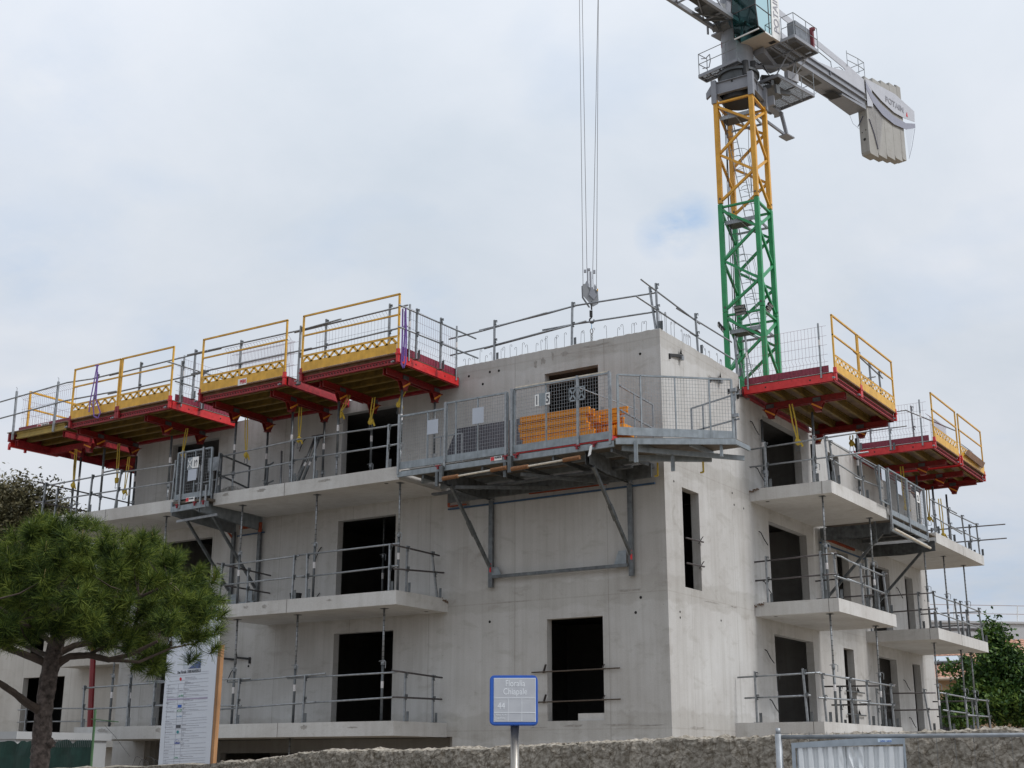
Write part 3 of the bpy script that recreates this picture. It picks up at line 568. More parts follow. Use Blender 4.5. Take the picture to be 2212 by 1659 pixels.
guard([(-23.65,2.4,-.1,0,0,.98),(-22.98,2.4,-.1,0,0,.98),(-19.76,2.4,-.3,0,0,1.05)], [[(-24.1,2.42,.74),(-22.6,2.42,.76)],[(-22.5,2.42,.75),(-19.4,2.42,.70)],[(-24.06,2.42,.36),(-22.6,2.42,.38)],[(-22.4,2.42,.36),(-19.4,2.42,.32)]], 'pale guard rail before the doorway of the low wing behind the pine', gp)
# roof rails on the corner walls
guard([(-4.48,.1,8.4,0,0,1.06),(-2.32,.1,8.4,.03,0,1.10),(-.14,.1,8.4,-.13,0,1.07)],
      [[(-5.85,.12,9.22),(-4.8,.12,9.26),(-3.0,.12,9.38)],[(-4.95,.14,9.29),(-3.0,.14,9.36),(-2.15,.14,9.42)],[(-3.3,.16,9.37),(-2.2,.16,9.42),(-.15,.14,9.32)],[(-5.8,.12,8.79),(-4.6,.12,8.82),(-2.85,.12,8.93)],[(-4.8,.14,8.8),(-1.95,.14,8.98)],[(-3.15,.16,8.98),(-2.3,.16,8.97),(-.15,.14,8.87)]],
      'overlapping tube guard rail on the roof above the front wall, crossing the crane hook', 'guard rails on the roof edges')
guard([(-.1,.12,8.4,0,-.04,1.12),(-.1,2.2,8.4,0,-.08,1.0),(-.1,4.45,8.4,0,0,1.06)],
      [[(-.12,-.6,9.4),(-.12,2.4,9.22)],[(-.14,1.2,9.26),(-.14,4.3,9.28)],[(-.12,-.85,8.93),(-.12,2.2,8.85)],[(-.14,1.9,8.86),(-.14,4.35,8.84)]],
      'guard rail on the roof edge above the side wall, sloping down towards the green mast', 'guard rails on the roof edges')
# ================================================================== FORMWORK TABLES
MW = mat('maroon_wire', (.16,.03,.05), .6, .2)
def table(side, u0, u1, v0, frames, heads_u, label, mesh='hi', peri=None, shade=False, group='slab formwork tables round the roof edge', vout=2.38):
    m = (lambda u, v, z: V3((u, -v, z))) if side == 'F' else (lambda u, v, z: V3((v, u, z)))
    t = thing('formwork_table', label, 'formwork table', tuple(m((u0+u1)/2, 1.2, 7.5)), group)
    bx = lambda mb, a, b: mb.box(m(*a), m(*b))
    zf = 8.10
    bx(MB(), (u0+.02, v0, zf), (u1-.02, vout-.03, zf+.022)).build('deck', PLYU, t)
    bx(bx(MB(), (u0+.06, vout-.028, zf-.07), (u1-.06, vout+.0, zf+.024)), (u0+.06, vout+.001, zf-.01), (u1-.06, vout+.085, zf+.024)).build('edge_board', PLY, t)
    b = MB(); bx(b, (u0+.06, v0-.08, zf-.22), (u1-.06, v0-.05, zf+.02)); bx(b, (u0+.06, v0-.05, zf-.22), (u1-.06, v0+.03, zf-.20)); b.build('inner_waler', REDD, t)
    for k, v in enumerate(np.linspace(v0+.2, vout-.14, 5)):
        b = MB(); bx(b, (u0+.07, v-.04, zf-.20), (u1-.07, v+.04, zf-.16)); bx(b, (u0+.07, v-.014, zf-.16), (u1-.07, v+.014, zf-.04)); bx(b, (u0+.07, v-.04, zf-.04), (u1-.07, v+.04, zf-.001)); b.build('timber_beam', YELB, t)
    b = MB(); bx(b, (u0+.05, vout-.03, zf-.21), (u1-.05, vout+.03, zf-.19)); bx(b, (u0+.05, vout-.005, zf-.19), (u1-.05, vout+.005, zf-.10)); bx(b, (u0+.05, vout-.03, zf-.10), (u1-.05, vout+.03, zf-.08))
    wl = b.build('edge_waler', REDD, t)
    h = MB(); k = u0+.12
    while k < u1-.1: bx(h, (k, vout+.031, zf-.155), (k+.02, vout+.004, zf-.135)); k += .09
    h.build('slot', MATS['hole'], wl)
    for hu in heads_u:
        b = MB()
        for s_ in (-.045, .045):
            bx(b, (hu+s_-.006, v0+.1, zf-.37), (hu+s_+.006, vout-.1, zf-.215)); bx(b, (hu+s_-.03*(1 if s_ < 0 else 0), v0+.1, zf-.228), (hu+s_+.03*(1 if s_ > 0 else 0), vout-.1, zf-.215)); bx(b, (hu+s_-.03*(1 if s_ < 0 else 0), v0+.1, zf-.37), (hu+s_+.03*(1 if s_ > 0 else 0), vout-.1, zf-.357))
        b.build('main_beam', REDH, t)
        for hv in ((.33, 1.56) if v0 > -1 else (-1.1, .33, 1.3)):
            z0_ = 7.50
            q = MB()
            pts = [(hu, hv-.17, zf-.375), (hu, hv+.17, zf-.375), (hu, hv+.13, zf-.45), (hu, hv+.05, z0_), (hu, hv-.05, z0_), (hu, hv-.13, zf-.45)]
            for s_ in (-.06, .052): q.prism([m(a+s_, b_, c) for a, b_, c in pts], m(.008, 0, 0)-m(0, 0, 0))
            q.box(m(hu-.08, hv-.07, z0_), m(hu+.08, hv+.07, z0_+.012)); q.box(m(hu-.1, hv-.2, zf-.375), m(hu+.1, hv+.2, zf-.362))
            hd = q.build('swivel_head', REDH, t)
            s0 = .09 if side == 'F' else -.1
            MB().bar(m(hu+s0, hv-.12, zf-.40), m(hu+s0, hv+.13, z0_+.05), .014, .04).build('lever', ORLEV, hd)
            cp = MB(); bx(cp, (hu-.075, hv-.1, zf-.36), (hu+.075, hv+.1, zf-.25)); cp.build('grey_cap', GALVD, hd)
    # end beams: sunlit ends take the bright red, the others its shaded copy
    for k, u in enumerate((u0, u1)):
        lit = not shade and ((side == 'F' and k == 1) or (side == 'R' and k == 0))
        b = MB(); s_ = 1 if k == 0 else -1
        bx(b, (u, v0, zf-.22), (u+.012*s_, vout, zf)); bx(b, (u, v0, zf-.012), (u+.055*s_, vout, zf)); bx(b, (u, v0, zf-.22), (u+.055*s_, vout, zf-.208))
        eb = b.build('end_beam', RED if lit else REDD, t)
        if lit:
            hh = MB()
            for q_ in (.25, .75): vv = v0+(vout-v0)*q_; bx(hh, (u-.002*s_, vv-.02, zf-.13), (u+.004*s_, vv+.02, zf-.09))
            for q_ in (.12,.4,.55,.62,.88): vv = v0+(vout-v0)*q_; bx(hh, (u-.002*s_, vv-.007, zf-.06), (u+.004*s_, vv+.007, zf-.046))
            hh.build('slot', MATS['hole'], eb)
    # yellow guard frames
    vg = vout+.055
    for (a, b_) in frames:
        f = MB(); w_ = .04
        for u in (a+.02, b_-.02): f.bar(m(u, vg, zf-.05), m(u, vg, 9.54), w_, w_)
        f.bar(m(a, vg, 9.54), m(b_, vg, 9.54), w_, w_); f.bar(m(a, vg, 9.04), m(b_, vg, 9.04), w_*.9, w_*.9)
        g_ = f.build('guard_frame', YEL, t)
        tb = MB(); z0_, z1_ = zf+.03, zf+.44
        bx(tb, (a+.05, vg+.02, z0_), (b_-.05, vg+.026, z0_+.23)); bx(tb, (a+.05, vg+.02, z1_-.055), (b_-.05, vg+.026, z1_)); bx(tb, (a+.05, vg-.01, z1_-.006), (b_-.05, vg+.03, z1_))
        n_ = max(2, int(round((b_-a-.1)/.148))); n_ += n_ % 2
        us = np.linspace(a+.05, b_-.05, n_+1)
        for i in range(n_):
            p_ = m(us[i], vg+.023, z0_+.225 if i % 2 == 0 else z1_-.05); q_ = m(us[i+1], vg+.023, z1_-.05 if i % 2 == 0 else z0_+.21)
            d_ = m(1, 0, 0)-m(0, 0, 0); tb.prism([p_-d_*.046, p_+d_*.046, q_+d_*.046, q_-d_*.046], m(0, .003, 0)-m(0, 0, 0))
        tb.build('toe_board', YEL, g_)
        for u in (a+.02, b_-.02):
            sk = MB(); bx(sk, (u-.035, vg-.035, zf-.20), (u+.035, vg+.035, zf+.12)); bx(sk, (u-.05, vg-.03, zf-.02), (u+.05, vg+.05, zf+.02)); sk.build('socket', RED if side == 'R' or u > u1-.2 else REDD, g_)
            cl = MB(); cl.tube(m(u-.12, vg-.02, zf-.16), m(u-.12, vg+.03, zf-.16), .02, 8).tube(m(u-.17, vg-.02, zf-.17), m(u-.17, vg+.03, zf-.17), .02, 8); cl.build('clamp_bolt', GALV, g_)
    # mesh fence on one end
    if mesh is not None:
        uu_ = u1-.03 if side == 'F' else u0+.03
        tp = MB(); bx(tp, (uu_-.008, max(v0,.0)+.02, zf+.03), (uu_+.008, vout-.1, zf+.20))
        k = max(v0,.0)+.1
        while k < vout-.15: bx(tp, (uu_-.014, k, zf+.03), (uu_+.014, k+.008, zf+.20)); k += .1
        tpo = tp.build('toe_plate', MAROON, t)
        ms = MB(); k = max(v0,.0)+.05
        while k < vout-.12:
            wv = [(uu_, k, zf+.2), (uu_+.0, k+.02, zf+.33), (uu_, k-.015, zf+.42), (uu_, k, zf+.5), (uu_, k, zf+1.2)]
            ms.path([m(*q) for q in wv], .0028, 4); k += .088
        for z in (zf+.3, zf+.48, zf+.72, zf+.95, zf+1.2): ms.tube(m(uu_, max(v0,.0), z), m(uu_, vout-.1, z), .003, 4)
        ms.build('mesh_panel', MW, t)
        for v in (max(v0,.0)+.12, vout-.28):
            po = MB().tube(m(uu_+(.04 if side=='F' else -.04), v, zf-.1), m(uu_+(.04 if side=='F' else -.04), v, zf+1.28), .024, 8).build('mesh_post', GALV, t)
            MB().tube(m(uu_+(.04 if side=='F' else -.04), v, zf+.72), m(uu_+(.04 if side=='F' else -.04), v, zf+.86), .026, 8).build('sticker', STICK, po)
    if peri:
        px, s, sz = peri
        bo = MB(); bx(bo, (px, vg+.03, zf+.0), (px+.29, vg+.036, zf+.165)); o_ = bo.build('maker_plate', WHITE, t)
        text(s, m(px+.07, vg+.039, zf+.04), m(1,0,0)-m(0,0,0), (0,0,1), sz, TXTR, o_, wscale=.85, bold=.004)
    return t
table('F', -8.36, -5.38, .1, [(-8.36,-5.4)], (-7.83,-5.92), 'formwork table with yellow guard and red side beam nearest the building corner on the front')
table('F', -11.75, -8.80, .1, [(-11.75,-8.86)], (-11.37,-9.42), 'formwork table with a small white plate on its yellow toe board', mesh=None, shade=True, peri=(-10.4, 'PERI', .13))
table('F', -16.72, -12.78, .1, [(-16.7,-14.82),(-14.78,-12.8)], (-16.5,-13.85), 'long front formwork table with two yellow guard frames and a purple sling')
# table wrapping the far left corner (deck edge open, grey posts)
t4 = thing('formwork_table', 'leftmost formwork table with bare plywood edge, grey posts and mesh', 'formwork table', (-18,0,7.5), 'slab formwork tables round the roof edge')
MB().box((-19.5,-2.36,8.13),(-16.95,3.4,8.152)).build('deck', PLYU, t4)
MB().box((-19.15,-2.30,7.94),(-17.1,-2.22,7.98)).box((-19.15,-2.275,7.98),(-17.1,-2.245,8.08)).box((-19.15,-2.30,8.08),(-17.1,-2.22,8.129)).build('timber_beam', mat('pale_yellow_beam',(.34,.24,.055),.6,0,.25,4), t4)
for y in (-1.8,-1.3,-.8,-.3,.3,.9,1.5,2.1,2.7): MB().box((-19.3,y-.04,7.94),(-16.95,y+.04,8.0)).box((-19.3,y-.015,8.0),(-16.95,y+.015,8.129)).build('timber_beam', YELB, t4)
for x in (-19.25,-17.2): MB().box((x-.05,-2.2,7.76),(x-.04,3.3,7.93)).box((x+.04,-2.2,7.76),(x+.05,3.3,7.93)).box((x-.07,-2.2,7.915),(x+.07,3.3,7.93)).build('main_beam', REDD, t4)
for y in (-1.05,1.1): MB().box((-19.3,y-.05,7.72),(-16.95,y-.04,7.9)).box((-19.3,y+.04,7.72),(-16.95,y+.05,7.9)).build('main_beam', REDD, t4)
for x, y in ((-18.25,-.95),(-17.9,-1.05),(-18.2,1.1),(-17.2,-1.3)):
    q = MB().prism([(x-.17,y-.06,7.76),(x+.17,y-.06,7.76),(x+.05,y-.06,7.5),(x-.05,y-.06,7.5)], (0,.01,0)).prism([(x-.17,y+.06,7.76),(x+.17,y+.06,7.76),(x+.05,y+.06,7.5),(x-.05,y+.06,7.5)], (0,-.01,0)).box((x-.08,y-.07,7.5),(x+.08,y+.07,7.512))
    hd = q.build('swivel_head', REDD, t4); MB().bar((x-.14,y-.09,7.72),(x+.16,y-.09,7.6),.014,.04).build('lever', ORLEV, hd)
MB().bar((-19.55,-2.2,7.84),(-19.45,-.6,7.84),.1,.12).box((-19.62,-2.2,7.70),(-19.56,-2.14,7.86)).box((-19.57,-1.7,7.70),(-19.51,-1.64,7.86)).build('bracket', RED, t4)
for x, lx in ((-19.2,-.03),(-17.45,.03)):
    po = MB().bar((x,-2.38,7.9),(x+lx,-2.38,9.33),.05,.05).build('post', GALV, t4); MB().path([(x+lx,-2.38,9.33),(x+lx,-2.38,9.42),(x+lx-.05,-2.38,9.46)], .006, 5).build('hook', DARKT, po)
MB().box((-19.35,-2.1,8.16),(-17.1,-2.08,8.33)).build('toe_plate', MAROON, t4)
MB().box((-19.52,-2.3,7.9),(-19.46,3.4,8.128)).build('end_beam', REDD, t4)
MB().box((-19.46,3.3,7.9),(-16.95,3.36,8.128)).build('end_beam', REDD, t4)
ms = MB()
k = -19.4
while k < -17.05: ms.path([(k,-2.0,8.3),(k+.02,-2.0,8.42),(k-.01,-2.0,8.5),(k,-2.0,8.6),(k,-2.0,9.2),(k,-2.16,9.28)], .003, 4); k += .085
for z in (8.35,8.62,8.9,9.2): ms.tube((-19.45,-2.0,z),(-17.05,-2.0,z),.003,4)
ms.tube((-19.45,-2.16,9.28),(-17.05,-2.16,9.28),.003,4)
k = -1.9
while k < 3.2: ms.path([(-19.45,k,8.2),(-19.45,k+.02,8.4),(-19.45,k,8.6),(-19.45,k,9.2)], .003, 4); k += .1
for z in (8.4,8.8,9.2): ms.tube((-19.45,-2,z),(-19.45,3.2,z),.003,4)
ms.build('mesh_panel', MW, t4)
f = MB().bar((-19.56,-1.68,8.0),(-19.56,-1.68,9.54),.05).bar((-19.56,-1.68,9.52),(-19.56,1.4,9.52),.05).bar((-19.56,-1.68,9.02),(-19.56,1.4,9.02),.045).bar((-19.56,1.4,8.0),(-19.56,1.4,9.54),.05).build('guard_frame', YEL, t4)
bo = MB().box((-18.5,-2.13,8.19),(-18.0,-2.12,8.30)).build('maker_plate', WHITE, t4)
text('PERI', (-18.47,-2.134,8.215), (1,0,0), (0,0,1), .09, TXTR, bo, wscale=.85, bold=.003); text('PROKIT', (-18.27,-2.134,8.215), (1,0,0), (0,0,1), .085, TXT, bo, wscale=.85)
table('R', 4.36, 9.0, .1, [(4.36,6.18),(6.22,9.0)], (5.5,8.75), 'large formwork table over the near side balcony, right beside the green mast', peri=None)
table('R', 12.62, 15.22, .1, [(12.62,15.22)], (14.33,), 'formwork table over the far side balcony, left one of the far pair')
table('R', 15.45, 18.25, .1, [(15.5,18.25)], (16.2,17.75), 'farthest formwork table with a loose board resting on its guard', mesh=None)
LB = thing('loose_board', 'brown plywood board leaning over the farthest yellow guard', 'board', (2.5,16.9,8.3))
MB().prism([(2.52,16.05,8.50),(2.52,15.62,8.27),(2.52,17.66,8.22),(2.52,18.05,8.46)], (.03,0,.0)).build('board', PLY, LB)
# mesh stacks standing on the tables behind the guards
def mesh_stack(u0, u1, y, z0, z1, label, n, fold=True, axis='F', col=MW, r_=.004):
    m = (lambda u, v, z: (u, v, z)) if axis == 'F' else (lambda u, v, z: (v, u, z))
    t = thing('mesh_fence_panel', label, 'mesh panel', m((u0+u1)/2, y, z0), 'spare mesh panels on the tables')
    mb = MB(); k = u0
    while k < u1:
        mb.path([m(k, y, z0), m(k+.015, y, z0+.2), m(k, y, z0+.35), m(k, y, z1-.1), m(k, y+(-.12 if fold else 0), z1)], r_, 4); k += .1
    for z in np.linspace(z0, z1-.1, 5): mb.tube(m(u0, y, z), m(u1, y, z), r_, 4)
    if fold: mb.tube(m(u0, y-.12, z1), m(u1, y-.12, z1), r_, 4)
    if n > 1:
        for k2 in range(1, n):
            off = .05*k2
            for z in np.linspace(z0, z1-.15, 5): mb.tube(m(u0+off*2, y+off, z), m(u1+off*2, y+off, z), r_, 4)
            k = u0+off*2
            while k < u1: mb.tube(m(k, y+off, z0), m(k, y+off, z1-.1), r_, 4); k += .1
    mb.build('wire_grid', col, t); return t
mesh_stack(-9.0+.75, -6.0, -2.05, 8.13, 9.33, 'grey-brown mesh panel behind the guard of the table by the corner', 1, col=mat('brown_wire',(.10,.06,.06),.6,.2), r_=.003)
mesh_stack(-11.75, -9.55, -1.55, 8.13, 9.5, 'stack of dark maroon mesh panels behind the yellow guard with the white plate', 3)
mesh_stack(13.6, 15.1, 2.1, 8.13, 9.2, 'dense mesh panels leaning behind the far yellow guard', 2, axis='R')
mesh_stack(16.7, 18.0, 2.2, 8.13, 8.95, 'short mesh panel behind the loose plywood board', 1, axis='R', col=DARKT)
guard([(-16.2,-2.12,8.12,.08,0,1.3),(-14.4,-2.12,8.12,.0,0,1.35),(-12.35,-2.12,8.12,.0,0,1.35),(-10.72,-2.12,8.12,0,0,1.32),(-8.62,-2.25,7.9,.02,0,1.5),(-7.9,-2.12,8.12,.0,0,1.36),(-5.95,-2.12,8.12,0,0,1.38)],
      [[(-20.8,-2.44,9.05),(-17.0,-2.44,9.22),(-16.2,-2.2,9.27),(-15.2,-2.16,9.3)],[(-15.6,-2.14,9.28),(-12.5,-2.14,9.33),(-11.4,-2.14,9.33)],[(-12.6,-2.16,9.35),(-8.6,-2.16,9.33),(-7.4,-2.16,9.38)],[(-8.9,-2.14,9.31),(-5.4,-2.14,9.36)],
       [(-20.8,-2.44,8.55),(-17.0,-2.44,8.70),(-15.2,-2.2,8.76)],[(-15.6,-2.14,8.75),(-11.8,-2.14,8.78)],[(-12.4,-2.16,8.80),(-8.3,-2.16,8.80)],[(-8.6,-2.14,8.78),(-5.4,-2.14,8.84)]],
      'long grey tube guard rail running behind the yellow frames of the front tables', 'guard rails on the roof edges', h=1.3)
guard([(-5.28,-1.95,8.05,0,0,1.25),(-5.28,-1.0,8.05,0,0,1.3)], [[(-5.3,-2.6,9.2),(-5.3,.5,9.24)],[(-5.3,-2.6,8.68),(-5.3,.6,8.76)]], 'grey tube guard rail on the lit end of the table by the corner', 'guard rails on the roof edges')
guard([(-12.72,-1.45,8.05,0,0,1.1),(-12.72,-2.2,8.05,0,0,1.15)], [[(-12.72,-2.7,9.05),(-12.72,.1,9.1)],[(-12.72,-2.4,8.6),(-12.72,.1,8.65)]], 'grey tube guard rail at the gap above the gate 19', 'guard rails on the roof edges')
guard([(2.2,6.9,8.12,0,0,1.2),(2.2,7.9,8.12,0,-.08,1.15),(2.2,8.7,8.12,0,-.1,1.1)], [[(2.2,6.6,9.25),(2.2,8.9,9.1)],[(.6,8.3,8.95),(2.2,8.3,9.0)]], 'grey posts behind the yellow guard of the near side table', 'guard rails on the roof edges')
guard([(.25,12.4,8.05,0,0,1.2),(1.2,12.5,7.95,0,0,1.15),(1.6,13.6,8.12,0,-.1,1.35),(.5,12.9,8.05,0,0,1.3)], [[(-.6,12.9,9.15),(1.6,12.9,9.2)],[(1.6,12.9,9.2),(2.2,16,9.15)],[(-.6,12.9,8.7),(1.6,12.9,8.72)]], 'cluster of grey posts and tubes on the near edge of the far tables', 'guard rails on the roof edges')
# ================================================================== WORK PLATFORMS
def wire_grid(mb, a, b, z0, z1, off=V3((0,0,0)), sp=.062, sz=.075, r_=.0028):
    a = V3(a); b = V3(b); n = int((b-a).length/sp)
    for i in range(n+1):
        p = a+(b-a)*(i/n)+off; mb.bar((p.x,p.y,z0),(p.x,p.y,z1), r_*1.7)
    k = z0
    while k <= z1: mb.bar((a.x+off.x,a.y+off.y,k),(b.x+off.x,b.y+off.y,k), r_*1.7); k += sz
def mesh_frame(parent, a, b, z0, z1, mull=(), toe=.16, name='mesh_panel', wires=True, fr=.045):
    """framed mesh panel standing on the line a-b"""
    a3 = V3((a[0], a[1], 0)); b3 = V3((b[0], b[1], 0)); d = b3-a3; f = MB()
    P = lambda t_, z: V3((a[0]+(b[0]-a[0])*t_, a[1]+(b[1]-a[1])*t_, z))
    for t_ in (0, 1): f.bar(P(t_, z0), P(t_, z1), fr, fr, d)
    f.bar(P(0, z1), P(1, z1), fr*.8, fr*.8)
    for t_ in mull: f.bar(P(t_, z0), P(t_, z1), fr*.8, fr*.6, d)
    f.bar(P(0, z0+toe/2), P(1, z0+toe/2), .03, toe)
    o = f.build(name, GALVP, parent)
    if wires:
        w_ = MB(); wire_grid(w_, P(.01, 0), P(.99, 0), z0+toe, z1-.02); w_.build('wire_mesh', GALV, o)
    return o
def number_plate(parent, p, ux, digits, w_, h_, sz):
    p = V3(p); ux = V3(ux); nrm = ux.cross(V3((0,0,1))).normalized()
    b = MB().prism([p, p+ux*w_, p+ux*w_+V3((0,0,h_)), p+V3((0,0,h_))], nrm*.006)
    o = b.build('number_plate', WHITE, parent)
    text(digits, p+ux*(w_*.5)+V3((0,0,h_*.16))+nrm*.0085, ux, (0,0,1), sz, TXT, o, wscale=.62, align='CENTER', bold=.006, name='number')
    return o
ZP = 5.50
P1 = thing('work_platform', 'big galvanised mesh work platform bracketed to the front wall, numbered 15', 'work platform', (-2.9,-1,ZP), 'bolt-on work platforms')
yf = -2.02
MB().box((-5.62,yf+.05,ZP-.06),(-.12,-.12,ZP-.02)).build('deck', mat('platform_deck',(.12,.10,.08),.8,0,.3,6), P1)
# front panels : plain end panel, panel pair, middle post, numbered panel
mesh_frame(P1, (-5.64,yf), (-4.36,yf), ZP, 6.74, (.62,))
mesh_frame(P1, (-4.33,yf), (-2.70,yf), ZP, 6.86, (.16,.52))
mesh_frame(P1, (-2.56,yf), (-.18,yf), ZP, 6.90, (.02,.35,.68))
MB().bar((-2.5,yf+.0,6.935),(-.22,yf,6.935),.035,.03).build('handrail_tube', CREAM, P1)
for x, z in ((-5.64,6.78),(-4.345,6.88),(-2.73,6.88),(-2.58,6.92),(-.94,6.95),(-.18,6.93)): MB().bar((x,yf-.035,ZP-.12),(x,yf-.035,z),.05,.035,(0,1,0)).build('upright', GALV, P1)
# notice sheets on the mesh
for x, z, w_, h_ in ((-3.62,6.45,.30,.36),(-4.85,6.38,.3,.33)): MB().box((x,yf-.02,z-.18),(x+w_,yf-.014,z-.18+h_)).build('blank_sheet', mat('blue_grey_sheet',(.42,.46,.53),.5,0,.04,2), P1)
pl = MB().box((-1.98,yf-.05,6.42),(-1.60,yf-.045,6.70)); po = pl.build('number_holder', GALVP, P1)
number_plate(po, (-1.975,yf-.052,6.425), (1,0,0), '1', .10, .26, .27); number_plate(po, (-1.705,yf-.052,6.425), (1,0,0), '5', .10, .26, .27)
for x in (-1.13, -.92):
    b = MB(); w_, h_ = .17, .27; z = 6.42
    b.bar((x,yf-.05,z),(x+w_,yf-.05,z),.006,.03).bar((x,yf-.05,z+h_),(x+w_,yf-.05,z+h_),.006,.03).bar((x,yf-.05,z),(x,yf-.05,z+h_),.03,.006).bar((x+w_,yf-.05,z),(x+w_,yf-.05,z+h_),.03,.006).bar((x,yf-.05,z),(x+w_,yf-.05,z+h_),.006,.035).bar((x,yf-.05,z+h_),(x+w_,yf-.05,z),.006,.035)
    b.build('cut_out_plate', GALVP, P1)
# inner frames and braces
b = MB()
for x in (-5.3,-4.7): MB().bar((x,-.9,ZP),(x,-.9,6.45),.03).build('inner_post', GALV, P1)
for x in (-2.2,-1.35): MB().bar((x,-.25,ZP),(x,-.25,6.75),.10,.03).build('inner_post', GALV, P1)
MB().bar((-5.5,-.9,6.45),(-4.7,-.9,6.45),.03).build('inner_rail', GALV, P1); MB().bar((-2.55,-.25,6.15),(-.5,-.25,6.15),.05,.02).build('inner_rail', GALV, P1); MB().bar((-1.2,-1.7,6.85),(-.3,-.6,6.45),.02).build('brace', GALV, P1)
# substructure
s = MB()
s.bar((-5.66,yf,ZP-.12),(-.1,yf,ZP-.12),.06,.12).bar((-5.6,-1.2,ZP-.12),(-.1,-1.2,ZP-.12),.06,.12).bar((-5.6,-.45,ZP-.12),(-.1,-.45,ZP-.12),.06,.12)
s.build('edge_channel', GALVP, P1)
for x in (-4.42, -.80):
    br = MB().bar((x,-.08,4.97),(x,-.08,2.97),.11,.07,(0,1,0)).build('wall_post', GALVD, P1)
    c = MB()
    for s_ in (-.05,.05): c.prism([(x+s_,-.05,4.99),(x+s_,-.05,5.30),(x+s_,yf+.1,5.36),(x+s_,yf+.1,5.06),(x+s_,-1.2,4.98)], (.008,0,0))
    c.build('bracket_arm', GALVD, P1)
    zb = 3.42; st = MB().bar((x+.06,-1.78,5.03),(x+.06,-.22,zb),.055,.075,(0,1,0)).bar((x+.06,-1.1,4.33),(x+.06,-.85,4.05),.075,.095,(0,1,0)); st.build('strut', GALVD, P1)
    MB().prism([(x+.06,-.12,3.22),(x+.32,-.12,3.22),(x+.22,-.12,3.42),(x+.06,-.12,3.42)] if x < -2 else [(x-.40,-.12,3.22),(x-.1,-.12,3.22),(x-.1,-.12,3.52),(x-.28,-.12,3.52)], (0,-.02,0)).build('gusset', GALVP, P1)
    MB().bar((x+.06,-.2,3.30),(x+.06,-.2,3.5),.03,.03).build('red_pin', TXTR, P1)
MB().bar((-4.35,-.14,3.20),(-.86,-.14,3.20),.05,.07).build('bottom_tie', GALVD, P1)
s = MB()
for x in (-5.0,-3.4,-2.62,-1.6,-.2): s.bar((x,yf+.05,ZP-.22),(x,-.1,ZP-.22),.05,.09)
s.bar((-5.5,-.9,5.1),(-.3,-.9,5.14),.12,.05).bar((-4.4,-1.6,5.03),(-2.7,-.3,5.05),.05,.07).bar((-2.65,-1.6,5.12),(-1.2,-.3,5.0),.05,.07)
s.box((-5.5,-.32,5.0),(-.15,-.26,5.3)).build('cross_member', GALVD, P1)
MB().bar((-5.66,-.06,4.90),(-.2,-.06,4.92),.05,.035).build('blue_rail', BLUD, P1)
MB().bar((-5.66,-.05,4.97),(-5.66,-.05,5.28),.05,.04).bar((-5.66,-.06,4.965),(-5.15,-.06,4.97),.04,.03).build('orange_strip', ORRED, P1); MB().box((-3.4,-.07,5.02),(-1.4,-.03,5.12)).build('orange_strip', ORRED, P1)
for x0 in (-4.33, -2.53):
    q = MB().tube((x0,yf-.11,5.12),(x0+1.62,yf-.11,5.17),.022,8).build('roller_tube', CREAM, P1)
    sp = MB()
    for (a, b_) in ((0,.42),(1.28,1.66)):
        k = a
        while k < b_: sp.tube((x0+k,yf-.11,5.12+k*.03),(x0+k+.016,yf-.11,5.12+k*.03),.045,10); k += .027
    sp.build('rusty_spring', RUST, q)
    h_ = MB().bar((x0-.06,yf-.08,5.06),(x0-.06,yf-.08,5.42),.09,.06,(0,1,0)).bar((x0-.2,yf-.05,4.98),(x0-.2,yf-.05,5.3),.07,.06,(0,1,0)); h_.build('end_bracket', GALVD, P1)
for x in (-4.5,-2.72,-2.45,-.95,-.55): MB().box((x-.06,yf-.09,ZP-.08),(x+.06,yf-.03,ZP-.05)).box((x-.02,yf-.085,ZP-.14),(x+.02,yf-.05,ZP-.05)).build('red_clip', mat('red_clip_paint',(.22,.012,.02),.5), P1)
MB().add([(-.62,yf-.1,5.38),(-.56,yf-.1,5.40),(-.60,yf-.1,5.2),(-.66,yf-.12,5.16)], [(0,1,2,3),(3,2,1,0)]).build('paper_tag', WHITE, P1)
bo = MB().box((-3.12,yf-.045,5.375),(-2.82,yf-.035,5.465)).build('maker_plate', WHITE, P1)
MB().box((-3.11,yf-.05,5.38),(-3.02,yf-.046,5.46)).build('red_logo', TXTR, bo); text('HUSSOR', (-3.005,yf-.05,5.42), (1,0,0), (0,0,1), .05, TXT, bo, wscale=.9, bold=.002)
# diagonal corner platform
P4 = thing('work_platform', 'corner mesh platform with slanting panel wrapping the right building corner', 'work platform', (.8,-1,ZP), 'bolt-on work platforms')
A_, B_ = (.02,-2.06), (1.84,-.46)
mesh_frame(P4, A_, B_, ZP+.04, 6.82, (.20,.50,.80), toe=.17)
MB().prism([(-.1,-2.05,ZP-.06),(.05,-2.1,ZP-.06),(2.0,-.75,ZP-.06),(2.0,-.1,ZP-.06),(.02,-.1,ZP-.06),(.0,-.15,ZP-.06),(-.1,-.15,ZP-.06)], (0,0,.04)).build('deck', MATS['platform_deck'], P4)
s = MB().bar((-.02,-2.12,ZP-.1),(2.02,-.78,ZP-.1),.05,.12).bar((2.0,-.8,ZP-.1),(2.0,-.05,ZP-.1),.05,.10).bar((0,-1.9,ZP-.2),(1.9,-.1,ZP-.3),.05,.1).bar((.3,-1.8,ZP-.12),(.3,-.1,ZP-.12),.05,.1).bar((1.2,-1.2,ZP-.12),(1.2,-.1,ZP-.12),.05,.1).bar((-.1,-1.4,ZP-.3),(1.3,-.4,ZP-.3),.07,.12)
s.build('edge_channel', GALVP, P4)
